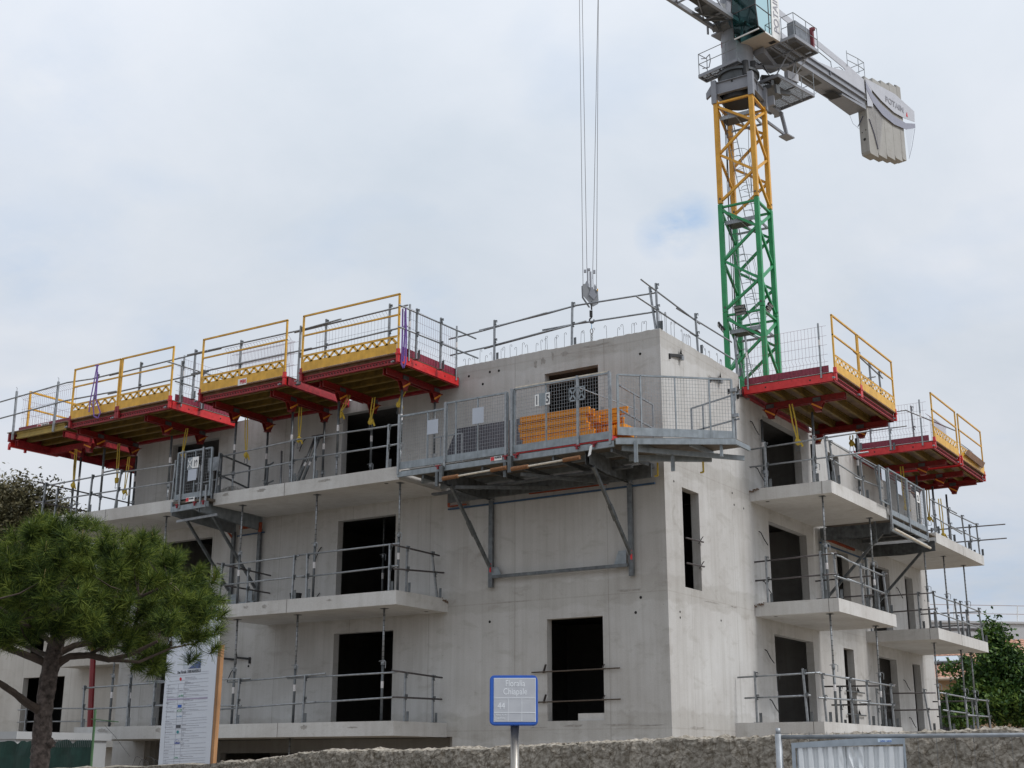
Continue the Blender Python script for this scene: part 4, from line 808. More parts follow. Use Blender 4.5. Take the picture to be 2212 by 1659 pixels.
s = MB().bar((.35,-1.95,ZP-.1),(.35,-1.95,ZP-.55),.07,.05,(0,1,0)).build('hanger', GALVP, P4); MB().bar((.75,-1.1,ZP-.2),(.75,-1.1,ZP-.62),.07,.05,(0,1,0)).build('hanger', GALVP, P4); MB().bar((1.75,-.9,ZP-.12),(1.75,-.9,ZP-.4),.05,.05,(0,1,0)).build('hanger', GALVP, P4)
q = MB()
for (x, y) in ((.2,-.7),(1.15,-.5)): q.bar((x,y,ZP-.3),(x,y,ZP-.58),.03).bar((x-.07,y,ZP-.58),(x,y,ZP-.58),.03)
q.build('yellow_hook', STRAP, P4)
ifr = MB()
ifr.bar((.0,-1.95,6.62),(.0,-.45,6.55),.03).bar((.0,-1.95,6.1),(.0,-.45,6.02),.03).bar((.0,-.45,ZP),(.0,-.45,6.56),.035).bar((.0,-1.3,ZP),(.0,-1.3,6.58),.03)
ifr.bar((.75,-.12,6.43),(1.85,-.12,6.60),.03).bar((.75,-.12,5.92),(1.85,-.12,6.05),.03).bar((.75,-.12,ZP),(.75,-.12,6.44),.035).bar((1.02,-.12,ZP),(1.02,-.12,6.46),.03).bar((1.75,-.12,ZP),(1.75,-.12,6.58),.03)
ifr.build('inner_rail', GALV, P4)
MB().box((1.82,-.5,6.55),(1.95,-.44,6.62)).box((1.84,-.5,6.0),(1.98,-.44,6.07)).bar((1.93,-.47,6.35),(1.93,-.47,6.62),.015).build('latch', GALV, P4)
# narrow gate platform numbered 19
P2 = thing('work_platform', 'narrow mesh gate platform numbered 19 filling the gap between two balconies', 'work platform', (-12.1,-1,ZP), 'bolt-on work platforms')
y2 = -2.25
MB().box((-12.62,y2,ZP-.12),(-11.45,-.1,ZP-.06)).build('deck', MATS['platform_deck'], P2)
mesh_frame(P2, (-12.55,y2), (-11.36,y2), ZP-.02, 6.70, (.22,.52,.76), toe=.14)
for x, za, zb in ((-12.36,5.25,6.74),(-11.63,5.3,6.74),(-11.45,5.2,5.75)): MB().bar((x,y2-.04,za),(x,y2-.04,zb),.045,.03,(0,1,0)).build('upright', GALV, P2)
pl = MB().box((-12.16,y2-.05,6.21),(-11.78,y2-.045,6.52)).build('number_holder', GALVP, P2)
number_plate(pl, (-11.98,y2-.052,6.23), (1,0,0), '19', .22, .28, .22)
MB().bar((-12.14,y2-.055,6.26),(-12.0,y2-.055,6.47),.006,.02).bar((-12.14,y2-.055,6.47),(-12.0,y2-.055,6.26),.006,.02).build('cross_mark', WHITE, pl)
MB().box((-12.12,y2-.05,5.92),(-11.82,y2-.044,6.22)).build('blank_sheet', MATS['blue_grey_sheet'], P2)
MB().box((-12.5,y2+.4,6.1),(-12.25,y2+.41,6.5)).box((-12.0,y2+.5,6.25),(-11.55,y2+.51,6.6)).bar((-12.4,y2+.6,ZP),(-12.4,y2+.6,6.5),.03).bar((-11.9,y2+.6,ZP),(-11.9,y2+.6,6.5),.04).bar((-12.55,y2+.6,6.0),(-11.5,y2+.6,6.05),.03).build('inner_frame', GALV, P2)
bo = MB().box((-12.15,y2-.03,5.39),(-11.85,y2-.02,5.50)).build('maker_plate', WHITE, P2)
MB().box((-12.145,y2-.036,5.40),(-12.05,y2-.031,5.49)).build('red_logo', TXTR, bo); text('HUSSOR', (-12.03,y2-.036,5.445), (1,0,0), (0,0,1), .05, TXT, bo, wscale=.8, bold=.002)
s = MB().bar((-12.65,y2,5.25),(-11.4,y2,5.28),.06,.14).bar((-12.75,y2+.1,ZP-.03),(-12.75,y2+.1,5.2),.05,.08,(0,1,0)); s.build('edge_channel', GALVP, P2)
for x in (-12.62, -11.68):
    c = MB()
    for s_ in (-.04,.04): c.prism([(x+s_,-.06,4.95),(x+s_,-.06,5.30),(x+s_,y2,5.36),(x+s_,y2,5.1),(x+s_,-1.2,5.02)], (.008,0,0))
    c.build('bracket_arm', GALVP, P2)
    MB().bar((x,-.08,5.0),(x,-.08,3.10),.10,.07,(0,1,0)).build('wall_post', GALVD, P2)
    MB().bar((x+.05,-1.85,5.08),(x+.05,-.2,3.45),.05,.07,(0,1,0)).build('strut', GALVD, P2)
    MB().prism([(x+.08,-.12,3.12),(x+.34,-.12,3.12),(x+.26,-.12,3.34),(x+.08,-.12,3.34)] if x < -12 else [(x-.36,-.12,3.12),(x-.1,-.12,3.12),(x-.1,-.12,3.4),(x-.26,-.12,3.4)], (0,-.02,0)).build('gusset', GALVP, P2)
MB().bar((-12.62,-.14,3.08),(-11.7,-.14,3.10),.05,.06).build('bottom_tie', GALVP, P2)
MB().bar((-12.72,-2.0,5.0),(-11.3,-2.0,5.04),.04,.06).build('lower_bar', GALV, P2)
MB().bar((-12.5,-.06,4.88),(-11.55,-.06,4.9),.04,.03).build('blue_rail', BLUD, P2)
MB().box((-12.4,-.1,5.05),(-11.9,-.05,5.13)).build('orange_strip', ORRED, P2); MB().bar((-12.75,-.3,5.1),(-12.65,-.1,4.85),.03,.05).build('orange_strip', ORRED, P2); MB().bar((-11.6,-.15,5.15),(-11.62,-.15,4.9),.06,.06,(0,1,0)).build('orange_strip', ORRED, P2)
for x in (-12.42,-11.8,-11.5): MB().box((x-.04,y2-.09,5.33),(x+.04,y2-.03,5.36)).box((x-.015,y2-.085,5.26),(x+.015,y2-.05,5.33)).build('red_clip', MATS['red_clip_paint'], P2)
# folded side rail right of the gate
t = thing('guard_rail', 'dark rectangular tube gate frame standing behind the balcony rail, right of gate 19', 'guard rail', (-11.5,-1.4,5.6), gp)
MB().bar((-11.5,-1.85,6.62),(-11.5,-.75,6.5),.035).bar((-11.5,-1.85,6.1),(-11.5,-.8,5.93),.035).bar((-11.5,-.78,5.65),(-11.5,-.78,6.5),.035).bar((-11.5,-1.78,5.6),(-11.5,-1.78,6.62),.035).build('frame', GALVD, t)
# side platform with caged gate
P3 = thing('work_platform', 'caged work platform between the two side balconies, seen edge-on', 'work platform', (1,11,ZP), 'bolt-on work platforms')
x3 = 2.16
MB().box((.1,9.0,ZP-.14),(x3,12.9,ZP-.1)).build('deck', MATS['platform_deck'], P3)
mesh_frame(P3, (x3,8.05), (x3-.02,8.75), 5.62, 6.55, (), toe=.03)
mesh_frame(P3, (x3,8.85), (x3,10.35), ZP-.12, 6.60, (.45,), toe=.14)
mesh_frame(P3, (x3,10.45), (x3,12.0), ZP-.12, 6.58, (.5,), toe=.14)
for y, z in ((8.8,5.0),(10.4,5.15),(12.03,5.1)): MB().bar((x3+.01,y,z),(x3+.01,y,6.62),.06,.05,(1,0,0)).build('upright', GALV, P3)
for y, z, w_, h_ in ((9.5,6.05,.36,.36),(8.2,6.2,.3,.3)): MB().box((x3+.02,y,z),(x3+.026,y+w_,z+h_)).build('blank_sheet', MATS['blue_grey_sheet'], P3)
number_plate(P3, (x3+.03,11.18,6.10), (0,1,0), '21', .26, .30, .22)
s = MB().bar((x3,8.85,5.22),(x3,12.1,5.2),.05,.12).bar((x3-.05,8.9,5.02),(x3-.05,12.1,5.0),.05,.1); s.build('edge_channel', GALVP, P3)
MB().tube((x3+.05,8.85,5.0),(x3+.05,12.05,4.93),.035,8).build('roller_tube', CREAM, P3)
for y in (9.3, 12.9):
    c = MB()
    for s_ in (-.04,.04): c.prism([(.06,y+s_,4.95),(.06,y+s_,5.28),(x3-.05,y+s_*1,5.26),(x3-.05,y+s_,4.98),(1.2,y+s_,4.93)], (0,.008,0))
    c.build('bracket_arm', GALVD, P3)
    MB().bar((.08,y,5.0),(.08,y,3.05),.10,.07,(1,0,0)).build('wall_post', GALVP, P3)
    MB().bar((1.75,y-.05,4.98),(.2,y-.05,3.45),.05,.07,(1,0,0)).build('strut', GALVD, P3)
s = MB()
for y in (9.9,10.6,11.3,12.0): s.bar((.1,y,ZP-.22),(x3,y,ZP-.22),.05,.1)
s.box((.26,9.3,5.0),(.32,12.9,5.3)); s.build('cross_member', GALVD, P3)
MB().bar((.06,9.2,4.88),(.06,13.1,4.9),.04,.035).build('blue_rail', BLUD, P3)
MB().box((.03,9.8,5.02),(.08,12.0,5.13)).build('orange_strip', ORRED, P3)
MB().bar((x3-.5,9.0,5.3),(x3-.5,9.0,4.7),.08,.05,(1,0,0)).build('hanger', GALVD, P3)
# stacked orange formwork beams on the big platform
ST = thing('formwork_beam_stack', 'stack of orange formwork beams on a red base behind the platform mesh', 'beam stack', (-1.8,-1,ZP))
for lv in range(4):
    z = ZP+.13+.15+lv*.17
    for j in range(4):
        y = -1.38+j*.2+random.uniform(-.03,.03); o1 = random.uniform(-.08,.08); x0 = -2.75+o1; x1 = -1.0+o1*1.5+(.55 if j > 1 and lv > 1 else 0)
        if lv == 3 and j > 2: continue
        MB().box((x0,y-.04,z),(x1,y+.04,z+.02)).box((x0,y-.012,z+.02),(x1,y+.012,z+.13)).box((x0,y-.04,z+.13),(x1,y+.04,z+.155)).box((x0,y-.045,z+.035),(x1,y-.03,z+.12)).build('beam', ORS, ST)
for j in range(7):
    x = -1.15+j*.12; MB().box((x,-1.0-.02*j,ZP+.13+.2),(x+.07,-.55,ZP+.13+.42)).build('beam_end', ORS, ST)
r_ = MB().box((-2.85,-1.45,ZP+.06),(-.5,-.6,ZP+.13+.12)); k = -2.85
while k < -.5: r_.box((k,-1.46,ZP+.13+.01),(k+.02,-1.45,ZP+.13+.16)); k += .05
r_.build('red_base', RED, ST)
t = thing('yellow_sack', 'crumpled yellow bundle lying on the orange beams', 'bundle', (-1.9,-1.1,6.2))
mb = MB()
import bmesh
def blob(c, s, seed, sub=3, amp=.2, fr=3.0):
    b = bmesh.new(); bmesh.ops.create_icosphere(b, subdivisions=sub, radius=1); vs = []
    for v in b.verts:
        k = 1+amp*mnoise.noise(v.co*fr+V3((seed, 0, 0))); vs.append((c[0]+v.co.x*s[0]*k, c[1]+v.co.y*s[1]*k, c[2]+v.co.z*s[2]*k))
    fs = [tuple(q.index for q in f.verts) for f in b.faces]; b.free(); return vs, fs
mb.add(*blob((-1.85,-1.1,6.23),(.17,.14,.08),1,amp=.5)); mb.build('sack', mat('yellow_cloth',(.45,.42,.10),.9,0,.2,20), t, True)
t = thing('dark_panel', 'dark ribbed panel sheets leaning on the wall behind the platform mesh', 'panel', (-4.3,-.6,ZP))
MB().prism([(-5.3,-.75,5.95),(-3.15,-.75,5.95),(-3.15,-.45,6.72),(-5.18,-.45,6.72)], (0,.03,0)).box((-3.12,-.6,5.95),(-2.7,-.57,6.7)).build('sheet', BLK2, t)
# leaning push-pull props
for k, (xa, xb) in enumerate(((-9.72,-9.97),(-9.55,-9.83))):
    t = thing('push_pull_prop', '%s of two dark struts leaning on the second floor wall' % ('left', 'right')[k], 'leaning strut', (xb,-.75,5.6), 'leaning struts')
    MB().tube((xb,-.75,5.62),(xa,-.3,7.15),.035,8).build('tube', GALVD, t, True); MB().tube((xb+(xa-xb)*.5,-.53,6.36),(xb+(xa-xb)*.55,-.5,6.46),.037,8).build('sticker', STICK, t); MB().box((xa-.1,-.32,7.15),(xa+.1,-.22,7.2)).bar((xa,-.3,7.1),(xa+.02,-.1,7.2),.06,.03).build('top_plate', DARKT, t)
t = thing('push_pull_prop', 'red and white banded tube leaning on the second floor wall right of the folded frame', 'leaning strut', (-10.5,-.7,5.6), 'leaning struts')
MB().tube((-10.45,-.7,5.62),(-10.95,-.2,6.95),.028,8).build('tube', GALV, t, True); MB().tube((-10.5,-.65,5.76),(-10.54,-.61,5.86),.031,8).build('red_band', TXTR, t)
t = thing('clamp_post', 'toothed clamp post standing on the second floor balcony', 'clamp', (-10.75,-.9,5.6))
MB().bar((-10.75,-.9,5.6),(-10.75,-.9,6.45),.06,.03,(0,1,0)).bar((-10.75,-.9,6.4),(-10.55,-.9,6.48),.03,.03).bar((-10.75,-.9,5.95),(-10.52,-.9,6.0),.03,.03).build('clamp', GALVD, t)
t = thing('plastic_sheeting', 'crumpled grey plastic bags on the balcony behind gate 19', 'plastic sheeting', (-11.7,-1,5.6))
mb = MB(); mb.add(*blob((-11.8,-1.1,5.72),(.38,.3,.22),5,amp=.6)); mb.add(*blob((-10.9,-1.1,5.68),(.45,.22,.12),9,amp=.6)); mb.build('bags', mat('dirty_plastic',(.34,.33,.31),.6,0,.25,8), t)
# ================================================================== STRAPS AND SLINGS
def strap(x, y, zt, xb, yb_, zb, label, knot=True, hook=True, w_=.036):
    t = thing('ratchet_strap', label, 'strap', (x,y,zt), 'yellow straps hanging from the formwork tables')
    m_ = MB()
    for s_ in (-1, 1):
        p = V3((x+s_*.035,y,zt)); q = V3((xb+s_*.015,yb_,zb+.12)); mid = (p+q)/2+V3((s_*.02,0,-.02))
        m_.bar(p, mid, w_, .004, (0,1,0)); m_.bar(mid, q, w_, .004, (0,1,0))
    m_.build('webbing', STRAP, t)
    if knot:
        k = MB(); k.add(*blob((xb,yb_,zb+.05),(.07,.06,.09),x*3+y,amp=.45,sub=2)); k.bar((xb+.05,yb_,zb+.08),(xb+.12,yb_,zb-.08),.05,.004,(0,1,0)); k.build('bundle', STRAP, t)
    if hook: MB().path([(xb-.04,yb_,zb-.03),(xb-.055,yb_,zb-.17),(xb+.055,yb_,zb-.17),(xb+.04,yb_,zb-.03)], .008, 5).build('hook', GALVD, t)
for a in ((-11.35,-1.15,7.7,-11.28,-1.15,6.65,'yellow strap with knotted bundle over the folded frame right of gate 19'),(-9.45,-1.2,7.7,-9.45,-1.2,6.82,'yellow strap with round bundle beside the two leaning struts'),
          (-7.75,-1.35,7.72,-7.95,-1.4,7.2,'yellow strap looped round the prop left of the dark doorway'),(-6.0,-1.3,7.75,-6.05,-1.55,7.15,'yellow strap wrapped round the prop at the table end by the corner'),
          (-7.1,-1.2,7.6,-7.13,-1.25,6.95,'tangled yellow strap hanging before the dark doorway'),(-13.46,-1.2,7.7,-13.5,-1.25,6.95,'yellow strap hanging down behind the gate numbered 19'),
          (-17.9,-1.2,7.7,-17.88,-1.2,6.6,'yellow strap with hook, leftmost over the balcony corner'),(-16.35,-1.0,7.7,-16.3,-1.0,6.6,'yellow strap hanging left of the wall edge'),(-16.0,-.9,7.3,-15.95,-1.0,6.25,'lowest hanging yellow strap, at the wall edge'),
          (.99,5.15,7.7,1.1,5.2,6.68,'yellow strap with knot before the side doorway'),(1.3,8.7,7.6,1.25,8.8,7.35,'short yellow strap bundle at the end of the large side table'),
          (1.12,13.68,7.7,1.15,13.7,6.4,'yellow strap seen through the cage of the side platform'),(.9,17.1,7.6,.9,17.0,6.6,'yellow strap swinging loosely right of the caged gate'),(.8,18.8,7.6,.95,18.3,6.25,'farthest yellow strap, ending at the far balcony')):
    strap(*a)
def sling(pts, label, r_=.03):
    t = thing('lifting_sling', label, 'sling', pts[0][0], 'purple lifting slings'); m_ = MB()
    for p_ in pts:
        for i in range(len(p_)-1): m_.bar(p_[i], p_[i+1], r_*1.6, .012, (0,1,0))
    m_.build('webbing', PURP, t)
sling([[(-15.72,-2.49,9.52),(-15.78,-2.5,9.0),(-15.86,-2.5,8.5),(-15.84,-2.52,8.2)],[(-15.7,-2.49,9.52),(-15.68,-2.5,8.9),(-15.72,-2.52,8.45),(-15.62,-2.52,8.05),(-15.45,-2.52,7.98),(-15.38,-2.52,8.12),(-15.6,-2.52,8.5),(-15.66,-2.5,9.3)],[(-15.8,-2.5,9.5),(-15.64,-2.5,9.48)]], 'purple sling knotted on the long yellow guard frame at the left', .022)
sling([[(-5.38,-2.36,9.2),(-5.34,-2.4,8.5),(-5.33,-2.42,7.85),(-5.27,-2.42,7.74),(-5.21,-2.42,7.85),(-5.24,-2.38,8.5),(-5.30,-2.36,9.2)],[(-5.36,-2.3,9.15),(-5.30,-2.36,8.6),(-5.30,-2.4,7.9)]], 'purple sling hanging over the lit red end of the table by the corner', .024)

t = thing('hand_trolley', 'grey hoop handles and an orange load in the dark window above the pine', 'trolley', (-13.9,.5,2.8))
MB().path([(-14.1,.3,2.85),(-14.1,.3,3.75),(-14.0,.3,3.85),(-13.85,.3,3.85),(-13.8,.3,3.75),(-13.8,.3,2.85)], .02, 6).build('handle', GALV, t)
MB().path([(-13.7,.15,2.85),(-13.7,.15,3.6),(-13.6,.15,3.68),(-13.5,.15,3.6),(-13.5,.15,2.85)], .02, 6).build('handle', GALV, t)
MB().box((-14.6,.4,2.85),(-14.0,.9,3.55)).build('load', mat('brick_orange',(.35,.12,.06),.8,0,.3,12), t)

# loose things lying about on the second floor balcony and roof
t = thing('spare_tube', 'single spare grey tube leaning on the second floor wall near the folded frame', 'scaffold tube', (-10.1,-.6,5.6))
MB().tube((-10.1,-.75,5.61),(-10.25,-.05,6.75),.022,7).build('tube', GALV, t, True)
t = thing('bucket', 'small black bucket on the first floor front balcony by the doorway', 'bucket', (-9.5,-1.0,2.8))
MB().tube((-9.5,-1.0,2.805),(-9.5,-1.0,3.08),.11,14,.15).build('shell', BLACK, t)
# ================================================================== TOWER CRANE
CX_, CY_ = -5.545, 18.89
CA = R(78); cr_ = V3((math.cos(CA), math.sin(CA), 0)); cl_ = V3((math.sin(CA), -math.cos(CA), 0))
def K(r, l, z): return V3((CX_, CY_, 0))+cr_*r+cl_*l+V3((0,0,z))
CRN = thing('tower_crane', 'tower crane with green and orange lattice mast, grey slewing head and glass cabin', 'tower crane', (CX_, CY_, GZ))
an = R(2.46); ux = V3((math.cos(an), math.sin(an), 0)); uy = V3((-math.sin(an), math.cos(an), 0))
def Mm(a, b, z): return V3((CX_, CY_, 0))+ux*a+uy*b+V3((0,0,z))
hw = .72; corners = [(-hw,-hw),(hw,-hw),(hw,hw),(-hw,hw)]
def section(z1, h, m, name='mast_section'):
    b = MB(); z0 = z1-h
    for (a, c) in corners:
        b.bar(Mm(a,c,z0+.01), Mm(a,c,z1-.01), .17, .17, uy)
    for i in range(4):
        (a0, b0), (a1, b1) = corners[i], corners[(i+1) % 4]
        d = V3((a1-a0, b1-b0, 0)).normalized()*.085
        p = lambda k, z: Mm((a0+d.x) if k == 0 else (a1-d.x), (b0+d.y) if k == 0 else (b1-d.y), z)
        b.bar(p(0,z1-.12), p(1,z1-.12), .10, .07)
        zs = [z1-.28, z1-.28-h*.20, z1-.28-h*.46, z1-.28-h*.68, z1-h+.12]
        k = 0
        seq = [(0, zs[0]), (1, zs[1]), (0, zs[2]), (1, zs[3]), (0, zs[4])]
        if i % 2: seq = [(1-q, z) for q, z in seq]
        if i == 2: seq = [(1-q, z) for q, z in seq]
        for j in range(4):
            z_a = seq[j][1]-(.05 if j else 0); b.bar(p(seq[j][0], z_a), p(seq[j+1][0], seq[j+1][1]+.03), .09, .09)
    o = b.build(name, m, CRN)
    bl = MB()
    for (a, c) in corners:
        for zz in (z0+.18,):
            bl.tube(Mm(a-.02*(1 if a>0 else -1),c-.10,zz), Mm(a-.02*(1 if a>0 else -1),c-.085,zz), .04, 8); bl.tube(Mm(a+.10*(1 if a>0 else -1),c,zz), Mm(a+.085*(1 if a>0 else -1),c,zz), .04, 8)
    bl.build('bolt', DARKT, o)
    # ladder with cage and a rest platform
    ld = MB(); x0, x1 = -.56, .18
    top = Mm(x0,.0,z1-.25); bot = Mm(x1,.0,z0-.6)
    for s_ in (-.17, .17): ld.bar(top+uy*s_*.4+ux*s_*.9, bot+uy*s_*.4+ux*s_*.9, .045, .02)
    n_ = 16
    for j in range(n_):
        q = top+(bot-top)*((j+.5)/n_); ld.tube(q-ux*.155, q+ux*.155, .012, 5)
    lo = ld.build('ladder', GALV, CRN)
    cg = MB()
    for j in range(4):
        q = top+(bot-top)*(.38+j*.17)
        pts = [q+ux*(.36*math.cos(a)*.8+.22)+uy*(.36*math.sin(a)) for a in np.linspace(-2.7, 2.7, 12)]
        cg.path(pts, .01, 4)
    for a in (-1.1, 0, 1.1):
        q0 = top+(bot-top)*.38; q1 = top+(bot-top)*.89; o_ = ux*(.36*math.cos(a)*.8+.22)+uy*(.36*math.sin(a)); cg.tube(q0+o_, q1+o_, .008, 4)
    cg.build('cage', GALVD, lo)
    pf = MB(); zp = z1-.75
    pf.prism([Mm(-.6,-.62,zp),Mm(.35,-.62,zp),Mm(.35,.1,zp),Mm(-.6,.1,zp)], (0,0,.015))
    po = pf.build('rest_platform', CGRD, CRN)
    f_ = MB().bar(Mm(-.62,-.62,zp), Mm(.62,-.62,zp), .04,.15).bar(Mm(.62,-.62,zp), Mm(.62,.62,zp), .04,.10).bar(Mm(.62,.62,zp), Mm(-.62,.62,zp), .04,.08).bar(Mm(0,-.62,zp), Mm(0,.62,zp), .04,.06)
    f_.build('platform_frame', GALV, po)
H_ = 4.35
for j, zt in enumerate((23.98, 19.60, 15.25, 10.9, 6.55, 2.2)):
    section(zt, H_ if j < 5 else 4.75, CRO if j == 0 else CRG)
MB().box((CX_-2.5,CY_-2.5,GZ),(CX_+2.5,CY_+2.5,GZ+.35)).build('foundation', SLABM, CRN)
rnd = random.Random(2)
for k in range(3):
    pts = [Mm(-.52+.05*k,-.45,z)+V3((rnd.uniform(-.03,.03),rnd.uniform(-.03,.03),0)) for z in np.linspace(6, 24, 22)]; MB().path(pts, .014, 4).build('cable', BLACK, CRN)
for k in range(4):
    pts = [Mm(.30+.03*k+.05*math.sin(z*1.1+k),.0+.05*k,z) for z in np.linspace(20.2, 24.3, 10)]; MB().path(pts, .010, 4).build('cable', BLACK, CRN)
# floodlights at the mast joint
for (a, c, dz, s_) in ((-.1,-.85,-.05,0),(.85,-.35,.0,1),(-.95,-.7,-.55,2)):
    z = 15.25+dz; lb = MB()
    p = Mm(a,c,z); d = -uy if s_ == 0 else ux if s_ == 1 else (-ux-uy*.4).normalized(); sdv = V3((-d.y, d.x, 0)); dn = (d*.8-V3((0,0,.55))).normalized(); upv = sdv.cross(dn).normalized()
    for k in range(3):
        c0 = p+upv*(.13*(k-1)); lb.prism([c0-sdv*.22-upv*.055, c0+sdv*.22-upv*.055, c0+sdv*.22+upv*.055, c0-sdv*.22+upv*.055], dn*-.07)
    lb.bar(p-dn*.1, Mm(a*.85,c*.85,z-.12), .05); o = lb.build('floodlight', BLACK, CRN)
    lf = MB()
    for k in range(3):
        c0 = p+upv*(.13*(k-1))+dn*.003; lf.add([c0-sdv*.2-upv*.04, c0+sdv*.2-upv*.04, c0+sdv*.2+upv*.04, c0-sdv*.2+upv*.04], [(0,1,2,3),(3,2,1,0)])
    lf.build('lamp_face', LEDM, o)
# slewing base frame
b = MB(); hf = .80; zb0, zb1 = 23.98, 24.80
for (a, c) in ((-hf,-hf),(hf,-hf),(hf,hf),(-hf,hf)):
    b.bar(Mm(a*.94,c*.94,zb0-.14), Mm(a*.94,c*.94,zb1+.02), .20, .20, uy)
for i in range(4):
    cs = ((-hf,-hf),(hf,-hf),(hf,hf),(-hf,hf)); (a0,b0),(a1,b1) = cs[i], cs[(i+1)%4]; k = .88
    p0 = Mm(a0*k,b0*k,0); p1 = Mm(a1*k,b1*k,0)
    for z, hh, ww in ((zb1-.30,.50,.02),(zb1-.06,.025,.16),(zb1-.56,.025,.16)): b.bar(p0+V3((0,0,z)), p1+V3((0,0,z)), ww, hh)
    pm = (p0+p1)/2; b.bar(pm+V3((0,0,zb1-.55)), pm+V3((0,0,zb1-.07)), .02, .12)
b.prism([Mm(-.86,-.75,zb0+.35),Mm(-1.1,-.75,zb0+.18),Mm(-1.1,-.75,zb0+.42),Mm(-.86,-.75,zb0+.75)], uy*.12)
b.prism([Mm(.84,.85,zb0+.1),Mm(1.1,.85,zb0+.1),Mm(1.1,.85,zb0+.5),Mm(.84,.85,zb0+.5)], uy*.12)
b.build('slewing_base_frame', CGR, CRN)
dr = MB().tube(Mm(0,0,24.05), Mm(0,0,24.62), .66, 24).tube(Mm(0,0,24.62), Mm(0,0,24.80), .72, 24); dr.build('slewing_drum', mat('dark_machinery',(.03,.03,.032),.6,.2), CRN, False)
MB().tube(Mm(0,0,24.80), Mm(0,0,25.12), .74, 28).tube(Mm(0,0,25.12), Mm(0,0,25.22), .82, 28).build('slewing_ring', mat('ring_steel',(.07,.075,.08),.5,.4), CRN)
for a, c, z in ((.5,-.56,25.45),(.62,-.1,25.6),(.2,.65,25.5)): MB().tube(Mm(a,c,24.85), Mm(a,c,z), .13, 12).build('slewing_motor', MATS['dark_machinery'], CRN)
MB().tube(K(0,0,25.22), K(0,0,27.05), .62, 32).build('tower_cylinder', CGR, CRN, False)
MB().prism([K(-.62,-.78,27.05),K(.7,-.70,27.05),K(.7,.75,27.05),K(-.62,.75,27.05)], (0,0,.07)).prism([K(-.5,-.55,27.12),K(.55,-.55,27.12),K(.4,-.5,29.4),K(-.2,-.5,29.4)], cl_*.05).prism([K(-.5,.50,27.12),K(.55,.50,27.12),K(.4,.45,29.4),K(-.2,.45,29.4)], cl_*.05).bar(K(.1,-.5,29.35),K(.1,.5,29.35),.3,.15).build('tower_head', CGR, CRN)
MB().add([K(-.50,-.40,26.45),K(-.44,-.46,26.45),K(-.44,-.46,26.72),K(-.50,-.40,26.68)], [(0,1,2,3),(3,2,1,0)]).build('red_emblem', TXTR, CRN)
MB().tube(K(-.55,-.2,27.3),K(-.55,.2,27.3),.30,16).tube(K(-.75,-.45,27.25),K(-.75,-.2,27.25),.2,12).bar(K(-.9,-.4,27.1),K(-.5,-.3,27.4),.3,.2).build('winch_drum', mat('mid_machinery',(.14,.145,.15),.5,.3), CRN)
# jib (towards and over the camera side)
b = MB(); J0, J1 = -.6, -46
for l in (-.49, .49): b.bar(K(J0,l,27.22), K(J1,l,27.9), .13, .17)
b.bar(K(-1.0,0,28.9), K(J1,0,29.3), .13, .13)
n_ = 26
for j in range(n_):
    r0 = J0-.9-j*1.7; r1 = r0-.85; r2 = r0-1.7; f_ = lambda r: 27.22+(-r)*.0148
    for l in (-.49, .49):
        b.bar(K(r0,l,f_(r0)+.05), K(r1,0,28.95), .05, .05); b.bar(K(r1,0,28.95), K(r2,l,f_(r2)+.05), .05, .05)
    b.bar(K(r0,-.45,f_(r0)), K(r0,.45,f_(r0)), .06, .06); b.bar(K(r0,-.45,f_(r0)), K(r2,.45,f_(r2)), .045, .045)
b.bar(K(-1.15,-.55,27.22),K(-1.15,-.55,26.82),.05,.08,cr_); b.bar(K(-.6,0,29.2),K(-1.4,0,28.95),.12,.12)
b.build('jib', CGR, CRN)
MB().prism([K(-3.2,-.1,27.35),K(-1.9,-.1,27.33),K(-1.9,.42,27.33),K(-3.2,.42,27.35)], (0,0,.02)).build('jib_walkway', GRATE, CRN)
b = MB().prism([K(-2.25,-.35,27.32),K(-.95,-.35,27.3),K(-.95,.38,27.3),K(-2.25,.38,27.32)], (0,0,.10)).bar(K(-2.0,-.2,27.5),K(-1.2,.3,27.5),.35,.35).bar(K(-2.3,-.45,27.2),K(-1.0,.45,27.2),.06,.06).bar(K(-1.6,-.45,27.2),K(-.8,.45,27.2),.06,.06)
b.build('jib_winch', MATS['mid_machinery'], CRN)
# platforms round the head
def railing(parent, pts, z, h=1.0, mid=.5, r_=.017, name='railing', posts=True):
    b = MB(); q = [V3(p) for p in pts]
    for zz in (h, mid): b.path([p+V3((0,0,zz)) for p in q], r_, 5)
    if posts:
        for p in q: b.tube(p, p+V3((0,0,h)), r_, 5)
    return b.build(name, GALV, parent)
def platform(c4, z, label='walkway'):
    b = MB(); b.add([K(r,l,z) for r, l in c4], [(0,1,2,3)]); o = b.build(label, GRATE, CRN)
    f_ = MB(); n_ = len(c4)
    for i in range(n_): f_.bar(K(*c4[i],z), K(*c4[(i+1)%n_],z), .05, .13)
    A = K(*c4[0],z-.03); B_ = K(*c4[1],z-.03); Cc = K(*c4[2],z-.03); Dd = K(*c4[3],z-.03)
    for t_ in (.25,.5,.75): f_.bar(A+(B_-A)*t_, Dd+(Cc-Dd)*t_, .03, .06)
    f_.bar(A+(Dd-A)*.5, B_+(Cc-B_)*.5, .03, .06)
    f_.build('platform_frame', CGR, o); return o
pl = platform(((-.78,-1.35),(-.78,.52),(-.26,.52),(-.26,-1.35)), 25.42)
railing(pl, [K(-.26,-1.3,25.45),K(-.78,-1.33,25.45),K(-.78,.0,25.45),K(-.78,.5,25.45)], 25.42, .95, .5)
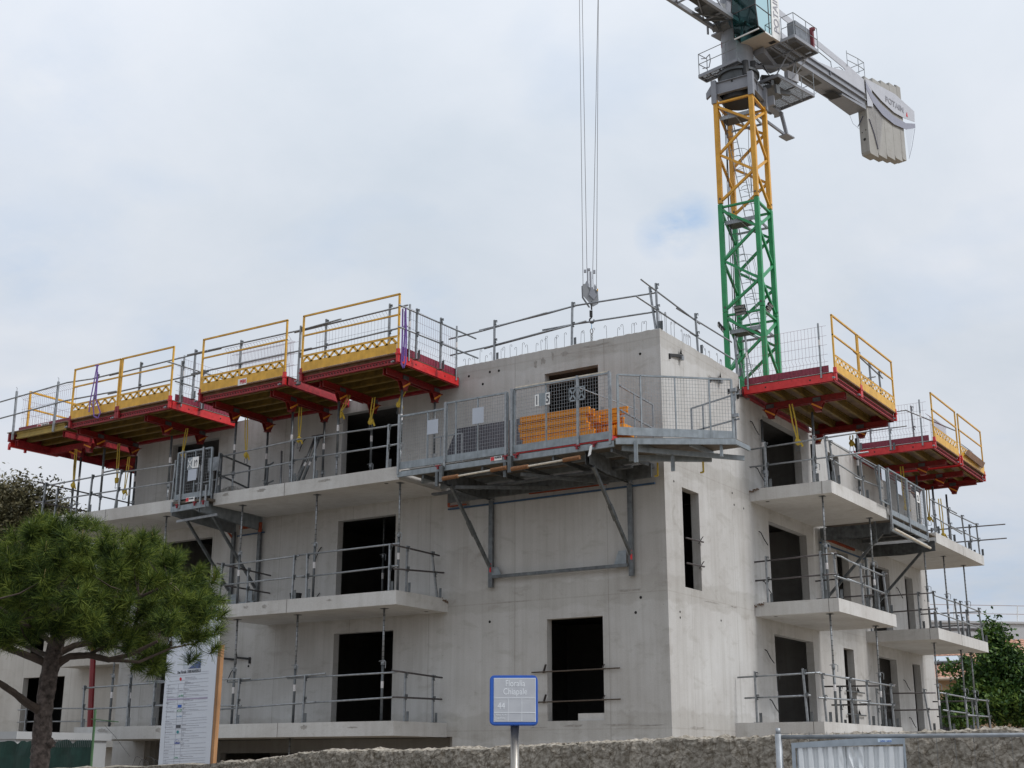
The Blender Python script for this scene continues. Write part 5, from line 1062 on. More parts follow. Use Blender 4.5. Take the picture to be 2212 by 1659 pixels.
MB().path([K(-.7,-1.25,26.2),K(-.75,-1.0,26.1),K(-.75,-.8,26.2),K(-.75,-.78,25.9),K(-.75,-.85,25.65),K(-.7,-1.2,25.75)], .02, 5).build('hoop', CGR, pl)
pc = platform(((.60,-.02),(.60,2.25),(2.30,2.25),(2.30,-.02)), 26.32)
railing(pc, [K(.62,1.68,26.35),K(.62,2.25,26.35),K(1.5,2.25,26.35),K(2.3,2.25,26.35)], 26.3, 1.0, .5)
MB().prism([K(1.15,1.62,26.4),K(1.15,2.0,26.4),K(2.2,2.0,26.4),K(2.2,1.62,26.4)], (0,0,.95)).build('electrical_cabinet', mat('cabinet_grey',(.16,.175,.20),.5), CRN)
MB().bar(K(2.25,2.05,26.4),K(2.25,2.05,27.45),.14,.1,cr_).tube(K(2.25,2.15,27.3),K(2.25,2.15,27.42),.06,8).build('control_strip', mat('dark_red_plastic',(.20,.03,.04),.4), CRN)
MB().prism([K(.35,.55,26.0),K(.35,1.0,26.0),K(1.9,.6,26.0),K(1.9,.3,26.0)], (0,0,.25)).bar(K(.5,.2,25.7),K(2.2,.9,26.2),.15,.12).bar(K(1.4,1.5,26.25),K(1.2,1.0,25.4),.04,.04).build('support_arm', CGR, CRN)
MB().bar(K(2.2,1.8,26.2),K(1.9,1.2,25.3),.035,.035).bar(K(2.2,1.2,26.2),K(1.9,1.2,25.3),.035,.035).bar(K(1.7,1.1,25.5),K(2.3,1.2,25.5),.2,.35).build('hydraulic_unit', CGL, CRN)
pr = platform(((1.0,-.85),(1.0,1.15),(3.45,1.26),(3.45,-.87)), 25.2)
railing(pr, [K(2.2,1.25,25.25),K(3.45,1.26,25.25),K(3.45,.7,25.25)], 25.2, 1.0, .5)
b = MB().bar(K(1.0,.9,24.98),K(3.4,-.6,24.98),.1,.22).bar(K(.8,.1,24.95),K(2.2,.9,24.95),.15,.18).prism([K(1.1,-.2,24.85),K(1.1,.8,24.85),K(2.1,.6,24.85),K(2.1,-.2,24.85)],(0,0,.2)).bar(K(1.2,.95,24.9),K(1.25,.95,24.55),.25,.1,cl_)
b.build('lower_equipment', MATS['mid_machinery'], CRN)
b = MB().bar(K(1.9,-.2,24.9),K(3.3,-.3,24.85),.3,.12).bar(K(3.05,-.1,24.8),K(3.0,.15,23.65),.11,.12,cl_).bar(K(3.0,.15,23.62),K(1.0,-.05,24.05),.08,.1).prism([K(2.7,-.05,23.55),K(2.7,.35,23.55),K(3.25,.35,23.55),K(3.25,-.05,23.55)],(0,0,.05)).bar(K(1.0,-.05,24.0),K(1.0,-.1,24.5),.06,.06,cl_)
b.build('trapezoid_bracket', CGR, CRN)
MB().tube(K(1.5,.6,25.2),K(1.5,.6,25.6),.10,10).bar(K(1.1,.3,25.4),K(1.7,.8,25.4),.25,.25).path([K(1.0,.5,25.9),K(.9,.7,25.5),K(1.1,.9,25.1),K(1.4,.9,25.0)], .02, 5).build('hose_bundle', BLACK, CRN)
# cabin
cb0, cb1 = -.85, .60; l0, l1 = .47, 1.60; z0, z1 = 26.30, 28.55
b = MB()
b.prism([K(-.42,l0,z0),K(-.42,l1,z0),K(.60,l1,z0),K(.60,l0,z0)], (0,0,.06)); b.build('cabin_floor', CABU, CRN)
MB().prism([K(.30,l1-.35,z0-.004),K(.30,l1-.08,z0-.004),K(.5,l1-.08,z0-.004),K(.5,l1-.35,z0-.004)][::1], (0,0,.003)).build('floor_vent', BLACK, CRN)
b = MB().prism([K(.05,l1,z0),K(.60,l1,z0),K(.60,l1,z1),K(.12,l1,z1)], cl_*.03).prism([K(.60,l0,z0),K(.60,l1+.03,z0),K(.60,l1+.03,z1),K(.60,l0,z1)], cr_*.03).prism([K(-.9,l0,z1),K(-.9,l1,z1),K(.6,l1,z1),K(.6,l0,z1)], (0,0,.06)).bar(K(-.83,l0,z0+.0),K(-.83,l1,z0+.0),.04,.05).bar(K(.05,l1,z0+.02),K(-.42,l1,z0+.03),.03,.06)
cw = b.build('cabin_shell', WHITE, CRN)
fr_ = MB()
prof = [(-.42,z0+.04),(-.86,z0+.10),(-.98,27.3),(-.85,z1)]
for l in (l0, l1):
    for i in range(3): fr_.bar(K(prof[i][0],l,prof[i][1]), K(prof[i+1][0],l,prof[i+1][1]), .035, .035)
fr_.bar(K(-.1,l1,z0+.1),K(-.1,l1,z1),.03,.03,cl_).bar(K(-.98,l0,27.3),K(-.98,l1,27.3),.03,.03).bar(K(-.98,l1,27.3),K(.05,l1,27.25),.03,.03).build('window_frame', DARKT, CRN)
gl = MB()
for i in range(3): gl.add([K(prof[i][0],l0,prof[i][1]),K(prof[i][0],l1,prof[i][1]),K(prof[i+1][0],l1,prof[i+1][1]),K(prof[i+1][0],l0,prof[i+1][1])], [(0,1,2,3)])
for l in (l0, l1): gl.add([K(-.42,l,z0+.04),K(-.86,l,z0+.10),K(-.98,l,27.3),K(-.85,l,z1),K(.1,l,z1),K(.05,l,z0+.04)], [(0,1,2,3,4,5)])
gl.build('cabin_glass', GLASS, CRN)
MB().bar(K(-.1,.8,26.7),K(-.1,1.25,26.7),.45,.12).bar(K(.1,.8,27.1),K(.1,1.25,27.1),.12,.7).bar(K(-.5,.7,26.5),K(-.5,.8,27.1),.08,.08).bar(K(-.45,1.3,26.5),K(-.45,1.4,27.0),.15,.2).build('operator_seat', BLACK, CRN)
bx_ = MB().prism([K(.12,l0+.05,z0+.06),K(.12,l1-.04,z0+.06),K(.16,l1-.04,z1),K(.16,l0+.05,z1)], cr_*.02).build('rear_panel', mat('cabin_inside',(.10,.11,.12),.6), CRN)
text('POTAIN', K(.52,l1+.036,26.58), (0,0,1), -cr_, .46, TXTG, cw, wscale=1.05, bold=.004)
# counter-jib
b = MB()
b.prism([K(.7,-.36,27.14),K(.7,.36,27.14),K(9.05,.46,27.14),K(9.05,-.36,27.14)], (0,0,.05))
for l in (-.38, .40):
    b.prism([K(.7,l,27.14),K(9.05,l,27.14),K(9.05,l,27.74),K(.7,l,27.74)], cl_*.03); b.prism([K(.7,l-.03,27.40),K(9.05,l-.03,27.40),K(9.05,l+.12,27.40),K(.7,l+.12,27.40)], (0,0,.05)); b.prism([K(.7,l-.03,27.72),K(9.05,l-.03,27.72),K(9.05,l+.1,27.72),K(.7,l+.1,27.72)], (0,0,.03))
b.bar(K(6.2,.47,27.44),K(6.2,.47,27.72),.03,.06,cl_)
b.prism([K(7.2,-.3,27.02),K(7.2,.38,27.02),K(9.05,.46,26.98),K(9.05,-.36,26.98)],(0,0,.15))
b.build('counter_jib_beam', CGR, CRN)
hm2 = MB()
for (r0, r1) in ((6.55,7.35),): hm2.prism([K(r0,-.2,27.005) ,K(r0+.15,.28,27.005),K(r1,.28,27.005),K(r1-.1,-.2,27.005)], (0,0,.004))
hm2.build('beam_opening', BLACK, CRN)
for (r0, r1) in ((2.2,3.4),(3.8,4.4),(4.9,5.9)): MB().prism([K(r0,-.2,27.13),K(r0,.22,27.13),K(r1,.22,27.13),K(r1,-.2,27.13)], (0,0,.005)).build('perforated_cover', CGRD, CRN)
tri = [(0,29.33),(0,29.0),(5.39,28.54),(7.35,28.36),(7.5,28.31),(7.45,28.24),(6.49,28.01),(6.2,27.94),(4.9,27.77),(9.05,27.77),(9.05,28.45),(7.55,28.67)]
b = MB()
for l in (.44, -.40): b.prism([K(r,l,z) for r, z in tri], cl_*.03)
b.build('tie_plate', CGL, CRN)
b = MB()
MB().path([K(5.0,.47,28.35),K(6.3,.47,28.22),K(6.34,.47,27.98)], .02, 5).build('handrail', GALV, CRN); MB().path([K(6.6,.47,28.05),K(7.0,.47,28.25),K(7.3,.47,28.22)], .015, 5).build('handrail', GALV, CRN)
for zz in (28.95, 29.3): b.path([K(7.7,.5,zz-.1),K(8.6,.5,zz),K(9.1,.5,zz),K(9.1,-.2,zz)], .016, 5)
for r in (7.65, 8.6, 9.1): b.tube(K(r,.5,28.55), K(r,.5,29.3), .016, 5)
b.build('railing', GALV, CRN)
rs = (9.11, 9.85, 10.61, 11.36, 12.05, 12.42); zbs = (24.90, 25.08, 25.28, 25.45, 25.62); zts = (28.66, 28.86, 29.04, 29.22, 29.36)
for i in range(5):
    a, c = rs[i]+.008, rs[i+1]-.008; zb_, zt_ = zbs[i], zts[i]
    o = MB().prism([K(a,.03,zb_+.12),K(a+.06,.03,zb_),K(c,.03,zb_+.02),K(c,.03,zt_),K(a,.03,zt_)], cl_*.42).build('ballast_block', CWC, CRN)
    MB().bar(K((a+c)/2,.3,zt_),K((a+c)/2,.3,zt_+.1),.05,.03).bar(K((a+c)/2-.06,.3,zt_+.1),K((a+c)/2+.06,.3,zt_+.1),.05,.03).build('lifting_eye', DARKT, o)
    if i == 0:
        h = MB().tube(K(a-.003,.24,25.62),K(a+.01,.24,25.62),.065,14).tube(K(a-.003,.15,25.98),K(a+.01,.15,25.98),.03,10).tube(K(a-.003,.33,26.05),K(a+.01,.33,26.05),.03,10); h.build('block_hole', MATS['hole'], o)
pts = [(9.10,28.50),(10.3,28.62),(11.7,28.74),(13.46,28.5),(13.41,27.95),(12.5,27.78),(11.5,27.72),(10.4,27.9),(9.6,28.15),(9.10,28.45)]
SP = MB().prism([K(r,.50,z) for r, z in pts], cl_*.02).prism([K(9.12,.50,27.15),K(9.6,.50,27.3),K(9.6,.50,28.15),K(9.12,.50,28.44)], cl_*.015).build('side_banner', CGL, CRN)
text('POTAIN', K(10.75,.535,28.02), cr_, (0,0,1), .40, TXTL, SP, wscale=1.15, bold=.006)
MB().prism([K(12.6,.53,27.94),K(12.75,.53,27.94),K(12.7,.53,28.2)], cl_*.004).build('red_emblem', TXTR, SP)
up_ = [(9.10,28.35),(9.6,27.95),(10.4,27.68),(11.4,27.52),(12.5,27.55),(13.42,27.85)]; lo_ = [(13.40,27.62),(12.5,27.22),(11.4,27.08),(10.4,27.18),(9.6,27.50),(9.10,28.0)]
MB().prism([K(r,.515,z) for r, z in up_+lo_], cl_*.012).build('drape_band', mat('drape_grey',(.26,.27,.33),.7,0,.05), CRN)
netm = mat('dark_net', (.12,.12,.17), .9, alpha=.16)
MB().add([K(9.08,.49,28.3),K(9.3,.49,26.4),K(9.9,.49,25.2),K(10.5,.49,27.15),K(9.6,.49,27.6)], [(0,1,2,3,4)]).build('net', netm, CRN)
MB().add([K(12.45,.49,27.2),K(13.35,.49,27.6),K(12.9,.49,26.6),K(12.6,.49,25.75)], [(0,1,2,3)]).build('net', netm, CRN)
MB().path([K(9.05,.0,26.3),K(9.12,.25,26.75),K(9.25,.48,26.55),K(9.6,.48,25.9),K(9.8,.48,25.3)], .02, 5).path([K(8.95,-.35,27.1),K(9.0,-.2,26.5),K(9.1,.03,26.2)], .006, 4).path([K(13.4,.5,27.6),K(12.95,.5,26.5),K(12.6,.48,25.8)], .01, 4).build('net_edge', mat('net_rope',(.06,.06,.10),.9), CRN)
MB().path([K(3.5,1.2,25.25),K(5.6,.3,26.75),K(6.6,0,27.05)], .008, 4).build('cable', BLACK, CRN)
# trolley above the hook
HP = K(-8.95, 0, 0)
MB().prism([K(-9.5,-.5,27.15),K(-9.5,.5,27.15),K(-8.4,.5,27.15),K(-8.4,-.5,27.15)], (0,0,.08)).build('trolley', CGR, CRN)
# hook block
HK = thing('crane_hook_block', 'crane hook block with white cheek plates hanging on four thin ropes over the roof', 'crane hook', (HP.x,HP.y,13.4))
sr = V3((rr.x, rr.y, 0)).normalized(); sr = V3((math.cos(R(29.5)), math.sin(R(29.5)), 0)); sn = V3((-sr.y, sr.x, 0))
def Q(x, z, d=0): return V3((HP.x,HP.y,0))+sr*x+sn*d+V3((0,0,z))
rp_ = MB()
for o1, zb, o2 in ((-.285,14.1,-.262),(-.15,14.6,-.173),(.03,14.3,.463),(.15,13.95,.448)): rp_.tube(Q(o1,zb), Q(o2,27.2), .009, 5)
rp_.build('rope', DARKT, HK)
hg = mat('hook_light_grey', (.24,.25,.265), .5, 0, .06, 5)
MB().prism([Q(-.30,14.10,-.06),Q(-.20,14.12,-.06),Q(-.02,13.72,-.06),Q(.14,13.75,-.06),Q(.19,13.95,-.06),Q(.21,13.55,-.06),Q(.20,13.42,-.06),Q(.03,13.33,-.06),Q(-.05,13.36,-.06),Q(-.12,13.5,-.06),Q(-.29,13.70,-.06)], sn*.02).prism([Q(-.34,14.08,.06),Q(-.30,14.10,.06),Q(-.28,13.70,.06),Q(-.06,13.34,.06),Q(-.12,13.34,.06),Q(-.33,13.68,.06)], sn*.02).build('cheek_plate', hg, HK)
MB().prism([Q(-.21,14.15,-.02),Q(-.16,14.24,-.02),Q(-.09,14.12,-.02),Q(-.09,13.95,-.02),Q(-.17,13.9,-.02),Q(-.22,14.0,-.02)], sn*.03).prism([Q(.07,13.85,-.02),Q(.07,14.05,-.02),Q(.10,14.12,-.02),Q(.14,14.03,-.02),Q(.14,13.7,-.02)], sn*.03).prism([Q(-.10,13.72,-.09),Q(-.02,13.98,-.09),Q(.03,13.98,-.09),Q(.15,13.70,-.09),Q(.06,13.55,-.09)], sn*.02).build('sheave_guard', CGR, HK)
b = MB().bar(Q(-.13,13.95),Q(-.13,14.62),.05,.05,sn).bar(Q(-.04,13.9),Q(-.04,14.55),.07,.05,sn).bar(Q(.04,13.9),Q(.04,14.5),.025,.04,sn).bar(Q(-.21,14.52),Q(-.21,14.62),.08,.05,sn).bar(Q(-.10,14.58),Q(-.10,14.66),.11,.06,sn).bar(Q(.09,14.48),Q(.09,14.60),.07,.05,sn); b.build('rope_guide', CGR, HK)
MB().tube(Q(-.16,13.9,-.04),Q(-.16,13.9,.05),.13,16).tube(Q(.08,13.8,-.04),Q(.08,13.8,.05),.12,16).build('sheave', MATS['mid_machinery'], HK)
MB().box(Q(.16,13.85,-.07),Q(.20,13.93,-.065)).build('yellow_mark', YEL, HK)
MB().bar(Q(-.02,13.48,-.1),Q(-.02,13.2,-.1),.05,.03,sn).bar(Q(-.04,13.2),Q(-.04,13.0),.10,.09,sn).build('swivel', BLACK, HK)
hp = [Q(-.02+.07*math.cos(a), 12.87+.09*math.sin(a)) for a in np.linspace(1.9, 6.6, 12)]
MB().path([Q(-.03,13.02),Q(-.03,12.95)]+hp, .026, 7).build('hook', BLACK, HK)
MB().tube(Q(-.03,12.84),Q(-.03,12.58),.010,6).build('blue_link', mat('light_blue',(.10,.28,.5),.5), HK)
rg = [Q(-.03+.045*math.cos(a), 12.50+.085*math.sin(a)) for a in np.linspace(0, 6.283, 14)]
ch = MB().path(rg, .011, 6)
for k in range(16):
    z = 12.42-k*.05; d = sr if k % 2 else sn; ch.path([Q(-.03,z)+d*(.02*math.cos(a))+V3((0,0,.03*math.sin(a))) for a in np.linspace(0, 6.283, 8)], .007, 4)
for k in range(16):
    z = 12.38-k*.05; ch.path([Q(-.055,z)+sr*(.014*math.cos(a))+V3((0,0,.03*math.sin(a))) for a in np.linspace(0, 6.283, 7)], .006, 4)
ch.build('chain', mat('chain_metal',(.12,.11,.09),.5,.5), HK)
# ================================================================== STONE WALL
def stonemat():
    m = bpy.data.materials.new('rubble_stone'); m.use_nodes = True; t = m.node_tree; n = t.nodes.new; l = t.links.new
    b = t.nodes['Principled BSDF']; b.inputs['Roughness'].default_value = .95; b.inputs['Specular IOR Level'].default_value = .15
    tcn = n('ShaderNodeTexCoord'); wn = n('ShaderNodeTexNoise'); wn.inputs['Scale'].default_value = 4; wn.inputs['Detail'].default_value = 4; l(tcn.outputs['Object'], wn.inputs['Vector'])
    ma = n('ShaderNodeMix'); ma.data_type = 'VECTOR'; ma.inputs[0].default_value = .16; l(tcn.outputs['Object'], ma.inputs[4]); l(wn.outputs['Color'], ma.inputs[5])
    vo = n('ShaderNodeTexVoronoi'); vo.feature = 'DISTANCE_TO_EDGE'; vo.inputs['Scale'].default_value = 8.5; l(ma.outputs[1], vo.inputs['Vector'])
    vc = n('ShaderNodeTexVoronoi'); vc.inputs['Scale'].default_value = 8.5; l(ma.outputs[1], vc.inputs['Vector'])
    r1 = n('ShaderNodeValToRGB'); l(vc.outputs['Color'], r1.inputs[0]); e = r1.color_ramp.elements; e[0].color = (.24,.222,.195,1); e[1].color = (.37,.34,.30,1); e.new(.5).color = (.30,.277,.245,1)
    n2_ = n('ShaderNodeTexNoise'); n2_.inputs['Scale'].default_value = 26; n2_.inputs['Detail'].default_value = 6; l(tcn.outputs['Object'], n2_.inputs['Vector'])
    r2 = n('ShaderNodeValToRGB'); l(n2_.outputs[0], r2.inputs[0]); e = r2.color_ramp.elements; e[0].position = .32; e[1].position = .62; e[0].color = (.48,.44,.38,1); e[1].color = (1.1,1.08,1.04,1)
    m1 = n('ShaderNodeMix'); m1.data_type = 'RGBA'; m1.blend_type = 'MULTIPLY'; m1.inputs[0].default_value = 1; l(r1.outputs[0], m1.inputs[6]); l(r2.outputs[0], m1.inputs[7])
    r3 = n('ShaderNodeValToRGB'); l(vo.outputs['Distance'], r3.inputs[0]); e = r3.color_ramp.elements; e[0].position = .0; e[1].position = .04; e[0].color = (.45,.42,.39,1); e[1].color = (1,1,1,1)
    m2 = n('ShaderNodeMix'); m2.data_type = 'RGBA'; m2.blend_type = 'MULTIPLY'; m2.inputs[0].default_value = .9; l(m1.outputs[2], m2.inputs[6]); l(r3.outputs[0], m2.inputs[7]); l(m2.outputs[2], b.inputs['Base Color'])
    bp = n('ShaderNodeBump'); bp.inputs['Strength'].default_value = .8; bp.inputs['Distance'].default_value = .03; l(n2_.outputs[0], bp.inputs['Height']); l(bp.outputs[0], b.inputs['Normal'])
    return m
STONE = stonemat()
SW = thing('stone_wall', 'long rough rubble stone wall with crumbling top along the street', 'stone wall', (5,-14.3,GZ))
tops = [(-40,-1.3),(-12,-1.1),(-1.88,-.99),(.4,-.94),(1.77,-.90),(2.37,-.87),(2.63,-.84),(3.25,-.78),(4.2,-.785),(4.97,-.77),(5.49,-.76),(5.99,-.735),(7.16,-.705),(8.01,-.69),(8.98,-.675),(10.08,-.655),(14,-.62),(40,-.5)]
def zt_(x):
    for (a, b), (c, d) in zip(tops, tops[1:]):
        if a <= x <= c: return b+(d-b)*(x-a)/(c-a)
    return -.7
def cell(x, z):
    """pillow-like stone relief"""
    best = 9; s_ = .12
    wx = x+.09*mnoise.noise(V3((x*4, z*4, 3))); wz = z+.09*mnoise.noise(V3((x*4, z*4, 9)))
    i0, j0 = math.floor(wx/s_), math.floor(wz/s_); ds = []
    for i in (i0-1, i0, i0+1):
        for j in (j0-1, j0, j0+1):
            h = math.sin(i*127.1+j*311.7)*43758.5453; h -= math.floor(h); g_ = math.sin(i*269.5+j*183.3)*43758.5453; g_ -= math.floor(g_)
            ds.append(math.hypot(wx-(i+h)*s_, wz-(j+g_)*s_))
    ds.sort(); return min((ds[1]-ds[0])/.09, 1.0)
vs = []; fs = []; xs = []
x = -40.0
while x < 40: xs.append(x); x += .022 if 1.5 < x < 11.5 else .25
zz = np.linspace(0, 1, 26)
for x in xs:
    zt = zt_(x)+.022*mnoise.noise(V3((x*3, 0, 0)))+.014*mnoise.noise(V3((x*11, 4, 0)))+.008*random.random()
    for k, q in enumerate(zz):
        dense = 1.5 < x < 11.5; zb_ = zt-.55 if k else GZ
        z = GZ if k == 0 else (zt-.55)+.55*(q**.9)
        dy = -(.017*cell(x, z)**.6+.009*mnoise.noise(V3((x*9, z*9, 1)))+.014*mnoise.noise(V3((x*30, z*30, 1)))) if dense else 0
        vs.append((x, -14.5+dy*(1 if k < 25 else .4), z))
    vs.append((x, -14.36+.02*random.random(), zt+.012+random.uniform(-.006,.02))); vs.append((x, -14.12, zt-.01+random.uniform(-.01,.01))); vs.append((x, -14.05, GZ))
nk = 29
for i in range(len(xs)-1):
    for k in range(nk-1): fs.append((i*nk+k, (i+1)*nk+k, (i+1)*nk+k+1, i*nk+k+1))
MB().add(vs, fs).build('masonry', STONE, SW)
rk = MB(); rnd = random.Random(6)
for i in range(150):
    x = rnd.uniform(1.8, 11.2) if i < 110 else rnd.uniform(9.6, 11.4); s_ = rnd.uniform(.008, .02)*(1.8 if i >= 110 else 1)
    rk.add(*blob((x, -14.5+rnd.uniform(.02,.25), zt_(x)+rnd.uniform(.0,.018)), (s_*1.4, s_, s_*.8), i, sub=1, amp=.5))
rk.build('coping_rubble', STONE, SW)
# ================================================================== BUS STOP SIGN
BS = thing('bus_stop_sign', 'blue framed grey bus stop sign reading Floralia Chiapale 44 on a metal pole', 'bus stop sign', (7.53,-17.56,GZ+.12))
sgx = (V3((7.65,-17.48,0))-V3((7.37,-17.66,0))).normalized(); sgn = V3((sgx.y, -sgx.x, 0))
# turn the face slightly so that its left edge strip shows
a_ = R(-2); sgx = V3((sgx.x*math.cos(a_)-sgx.y*math.sin(a_), sgx.x*math.sin(a_)+sgx.y*math.cos(a_), 0)); sgn = V3((sgx.y, -sgx.x, 0))
def SG(x, z, d=0): return V3((7.39,-17.645,0))+sgx*x+sgn*d+V3((0,0,z))
W_ = .318; ZB, ZT = -.658, -.335
def rrect(x0, z0, x1, z1, r_, d):
    pts = []
    for (cx_, cz_, a0) in ((x1-r_,z1-r_,0),(x0+r_,z1-r_,90),(x0+r_,z0+r_,180),(x1-r_,z0+r_,270)):
        for k in range(5): a = R(a0+k*22.5); pts.append(SG(cx_+r_*math.cos(a), cz_+r_*math.sin(a), d))
    return pts
cs = MB().prism(rrect(0,ZB,W_,ZT,.03,0), sgn*-.12).prism(rrect(.006,ZB+.006,W_-.006,ZT-.006,.026,.008), sgn*-.008).build('case', BLUE, BS)
MB().prism([SG(.028,ZB+.022,.0085),SG(W_-.012,ZB+.022,.0085),SG(W_-.012,ZT-.018,.0085),SG(.028,ZT-.018,.0085)], sgn*.0015).build('face_border', TXTW, BS)
fcm = mat('sign_grey', (.41,.42,.45), .55, 0, .05, 14, col2=(.45,.46,.48)); MB().prism([SG(.031,ZB+.025,.0105),SG(W_-.015,ZB+.025,.0105),SG(W_-.015,ZT-.021,.0105),SG(.031,ZT-.021,.0105)], sgn*.001).build('face', fcm, BS)
ln = MB(); fx0, fx1 = .031, W_-.015
for z in (ZB+.175, ZB+.082): ln.bar(SG(fx0,z,.0122),SG(fx1,z,.0122),.002,.0035)
for x in (fx0+.092, fx0+.183): ln.bar(SG(x,ZB+.025,.0122),SG(x,ZB+.175,.0122),.0028,.002,sgn)
ln.build('grid_line', TXTW, BS)
text('Floralia', SG(.17,ZT-.072,.0122), sgx, (0,0,1), .058, TXTW, BS, wscale=.78, align='CENTER', thick=.0006)
text('Chiapale', SG(.17,ZT-.125,.0122), sgx, (0,0,1), .058, TXTW, BS, wscale=.80, align='CENTER', thick=.0006)
text('44', SG(.078,ZB+.105,.0122), sgx, (0,0,1), .060, TXTW, BS, wscale=.85, align='CENTER', thick=.0006)
text('Métro Rd Pt', SG(.078,ZB+.060,.0122), sgx, (0,0,1), .0175, TXTW, BS, wscale=.80, align='CENTER', thick=.0006)
text('du Prado', SG(.078,ZB+.040,.0122), sgx, (0,0,1), .0175, TXTW, BS, wscale=.80, align='CENTER', thick=.0006)
pm = mat('pole_metal', (.30,.28,.25), .35, .7, .1, 3)
MB().tube((SG(.165,0,-.06).x,SG(.165,0,-.06).y,GZ+.12),(SG(.165,0,-.06).x,SG(.165,0,-.06).y,ZB+.005),.0285,20).build('pole', pm, BS, True)
# ================================================================== SITE NOTICE BOARD
NB = thing('notice_board', 'tall white building site notice board with orange timber post behind the stone wall', 'notice board', (-.8,-12.5,GZ))
tl = R(.9)
bxv = V3((math.cos(R(1.5)), 0, math.sin(R(1.5)))); bzv = V3((math.sin(tl)*.75, .0, math.cos(tl)))
def BD(x, z, d=0): return V3((-1.32,-12.5,-.93))+bxv*x+bzv*z+V3((0,-d,0))
BWd, BHt = .94, 2.0
MB().prism([BD(0,0),BD(BWd,0),BD(BWd,BHt),BD(0,BHt)], (0,.02,0)).build('panel', PAPER, NB)
MB().bar(BD(BWd+.035,-1.6,-.03),BD(BWd+.035,1.50,-.03),.05,.06,(0,1,0)).bar(BD(.12,-1.6,-.06),BD(.12,1.5,-.06),.05,.08,(0,1,0)).build('timber_post', WOOD, NB)
gl_ = MB(); S1 = .00114*1.14   # metres per zoomed pixel of the board picture
def PB(px, py): return ((px-125+.082*(1610-py)*-1.0)*.00150, (1608-py+.05*(px-125))*.00137)
def PBp(px, py, d=.0015):
    # skewed picture coordinates: left edge leans right going up
    x = (px-(110+(1610-py)*.0795))/(755-110)*BWd
    z = (1610-py-.03*(px-110))/(1610-555)*1.09+.0
    return BD(x, z, d)
rows = [475,500,560,600,660,712,765,795,850,905,950,1040,1070,1105,1160,1225,1285,1350,1405,1440,1475,1530,1560,1590]
for y in rows: gl_.bar(PBp(190+(1610-y)*.05+(-30 if y>1000 else 0)*0, y), PBp(700+(1610-y)*.05, y-20), .0012, .0035)
for x in (120,): pass
for (xa, ya, xb, yb2) in ((175,1595,242,600),(310,1590,372,600),(385,1590,445,600)): gl_.bar(PBp(xa,ya), PBp(xb,yb2), .0035, .0012, (0,1,0))
gl_.build('table_line', mat('faint_line',(.36,.37,.42),.6), NB)
tx = MB(); rnd = random.Random(9)
def dash(px, py, w, h=5):
    x = px
    while x < px+w:
        s_ = rnd.uniform(6, 22); a = PBp(x, py); b = PBp(min(x+s_, px+w), py-.03*s_); tx.bar(a, b, .0012, h*.00105); x += s_+3
for (y, w) in ((605,45),(645,105),(682,75),(708,72),(755,95),(820,118),(835,40),(882,82),(935,110),(1003,60),(1060,52),(1090,85),(1132,103),(1195,100),(1255,60),(1316,65),(1377,97),(1421,60),(1457,55),(1502,65),(1545,35),(1575,60)): dash(200+(1610-y)*.04-20, y, w, 6)
for (y, w, k) in ((520,130,0),(535,150,1),(570,40,1),(583,75,0),(597,110,1),(612,25,0),(624,195,1),(655,40,1),(668,60,0),(684,250,1),(712,30,1),(725,20,0),(737,190,1),(765,35,1),(800,70,0),(812,120,1),(845,38,1),(856,22,0),(866,165,1),(897,38,1),(908,14,0),(922,190,1),(952,38,1),(964,28,0),(978,118,1),(1003,42,1),(1105,44,0),(1118,210,1),(1147,38,1),(1162,50,0),(1178,135,1),(1205,42,1),(1232,26,0),(1246,212,1),(1273,36,1),(1290,20,0),(1304,102,1),(1330,38,1),(1353,32,0),(1368,108,1),(1394,45,1),(1480,26,0),(1494,160,1),(1520,40,1)): dash(450-(y-620)*.062, y, w, 4 if k else 6)
tx.build('small_print', TXTG, NB)
def patch(x0, y0, x1, y1, m, name): return MB().prism([PBp(x0,y1,.002),PBp(x1,y1,.002),PBp(x1+(y1-y0)*.075,y0,.002),PBp(x0+(y1-y0)*.075,y0,.002)], (0,-.001,0)).build(name, m, NB)
pic = patch(430, 195, 655, 412, mat('picture_pale',(.46,.50,.56),.5,0,.3,6), 'picture'); 
MB().add([PBp(500,412,.004),PBp(655,412,.004),PBp(662,310,.004),PBp(620,322,.004),PBp(575,355,.004),PBp(530,388,.004)], [(0,1,2,3,4,5)]).build('picture_shade', mat('picture_blue',(.06,.09,.22),.5,0,.4,20), pic)
patch(222,778,738,796, mat('lilac_band',(.36,.32,.43),.6,0,.05), 'header_band')
p_ = patch(362,858,410,893, BLUE, 'logo'); p_ = patch(355,912,410,948, mat('logo_green',(.02,.22,.10),.5), 'logo'); text('SEC', PBp(359,943,.0045), bxv, bzv, .052, TXTW, NB, wscale=1.0, thick=.0004, bold=.001)
patch(338,1108,398,1145, TXT, 'logo'); patch(322,1288,387,1338, mat('logo_navy',(.03,.06,.28),.5), 'logo'); text('SMEBI', PBp(327,1322,.0045), bxv, bzv, .046, TXTW, NB, wscale=.95, thick=.0004, bold=.001)
MB().prism([PBp(400+14*math.cos(a), 537+22*math.sin(a), .002) for a in np.linspace(0, 6.0, 14)], (0,-.001,0)).build('logo', TXTR, NB)
MB().prism([PBp(362+16*math.cos(a), 1195+20*math.sin(a), .002) for a in np.linspace(0, 6.0, 10)], (0,-.001,0)).build('logo', mat('logo_teal',(.03,.22,.25),.5), NB)
text('Oriza', PBp(313,1518,.003), bxv, bzv, .034, mat('logo_green2',(.04,.30,.14),.5), NB, thick=.0004); dash(316,1378,75,11)
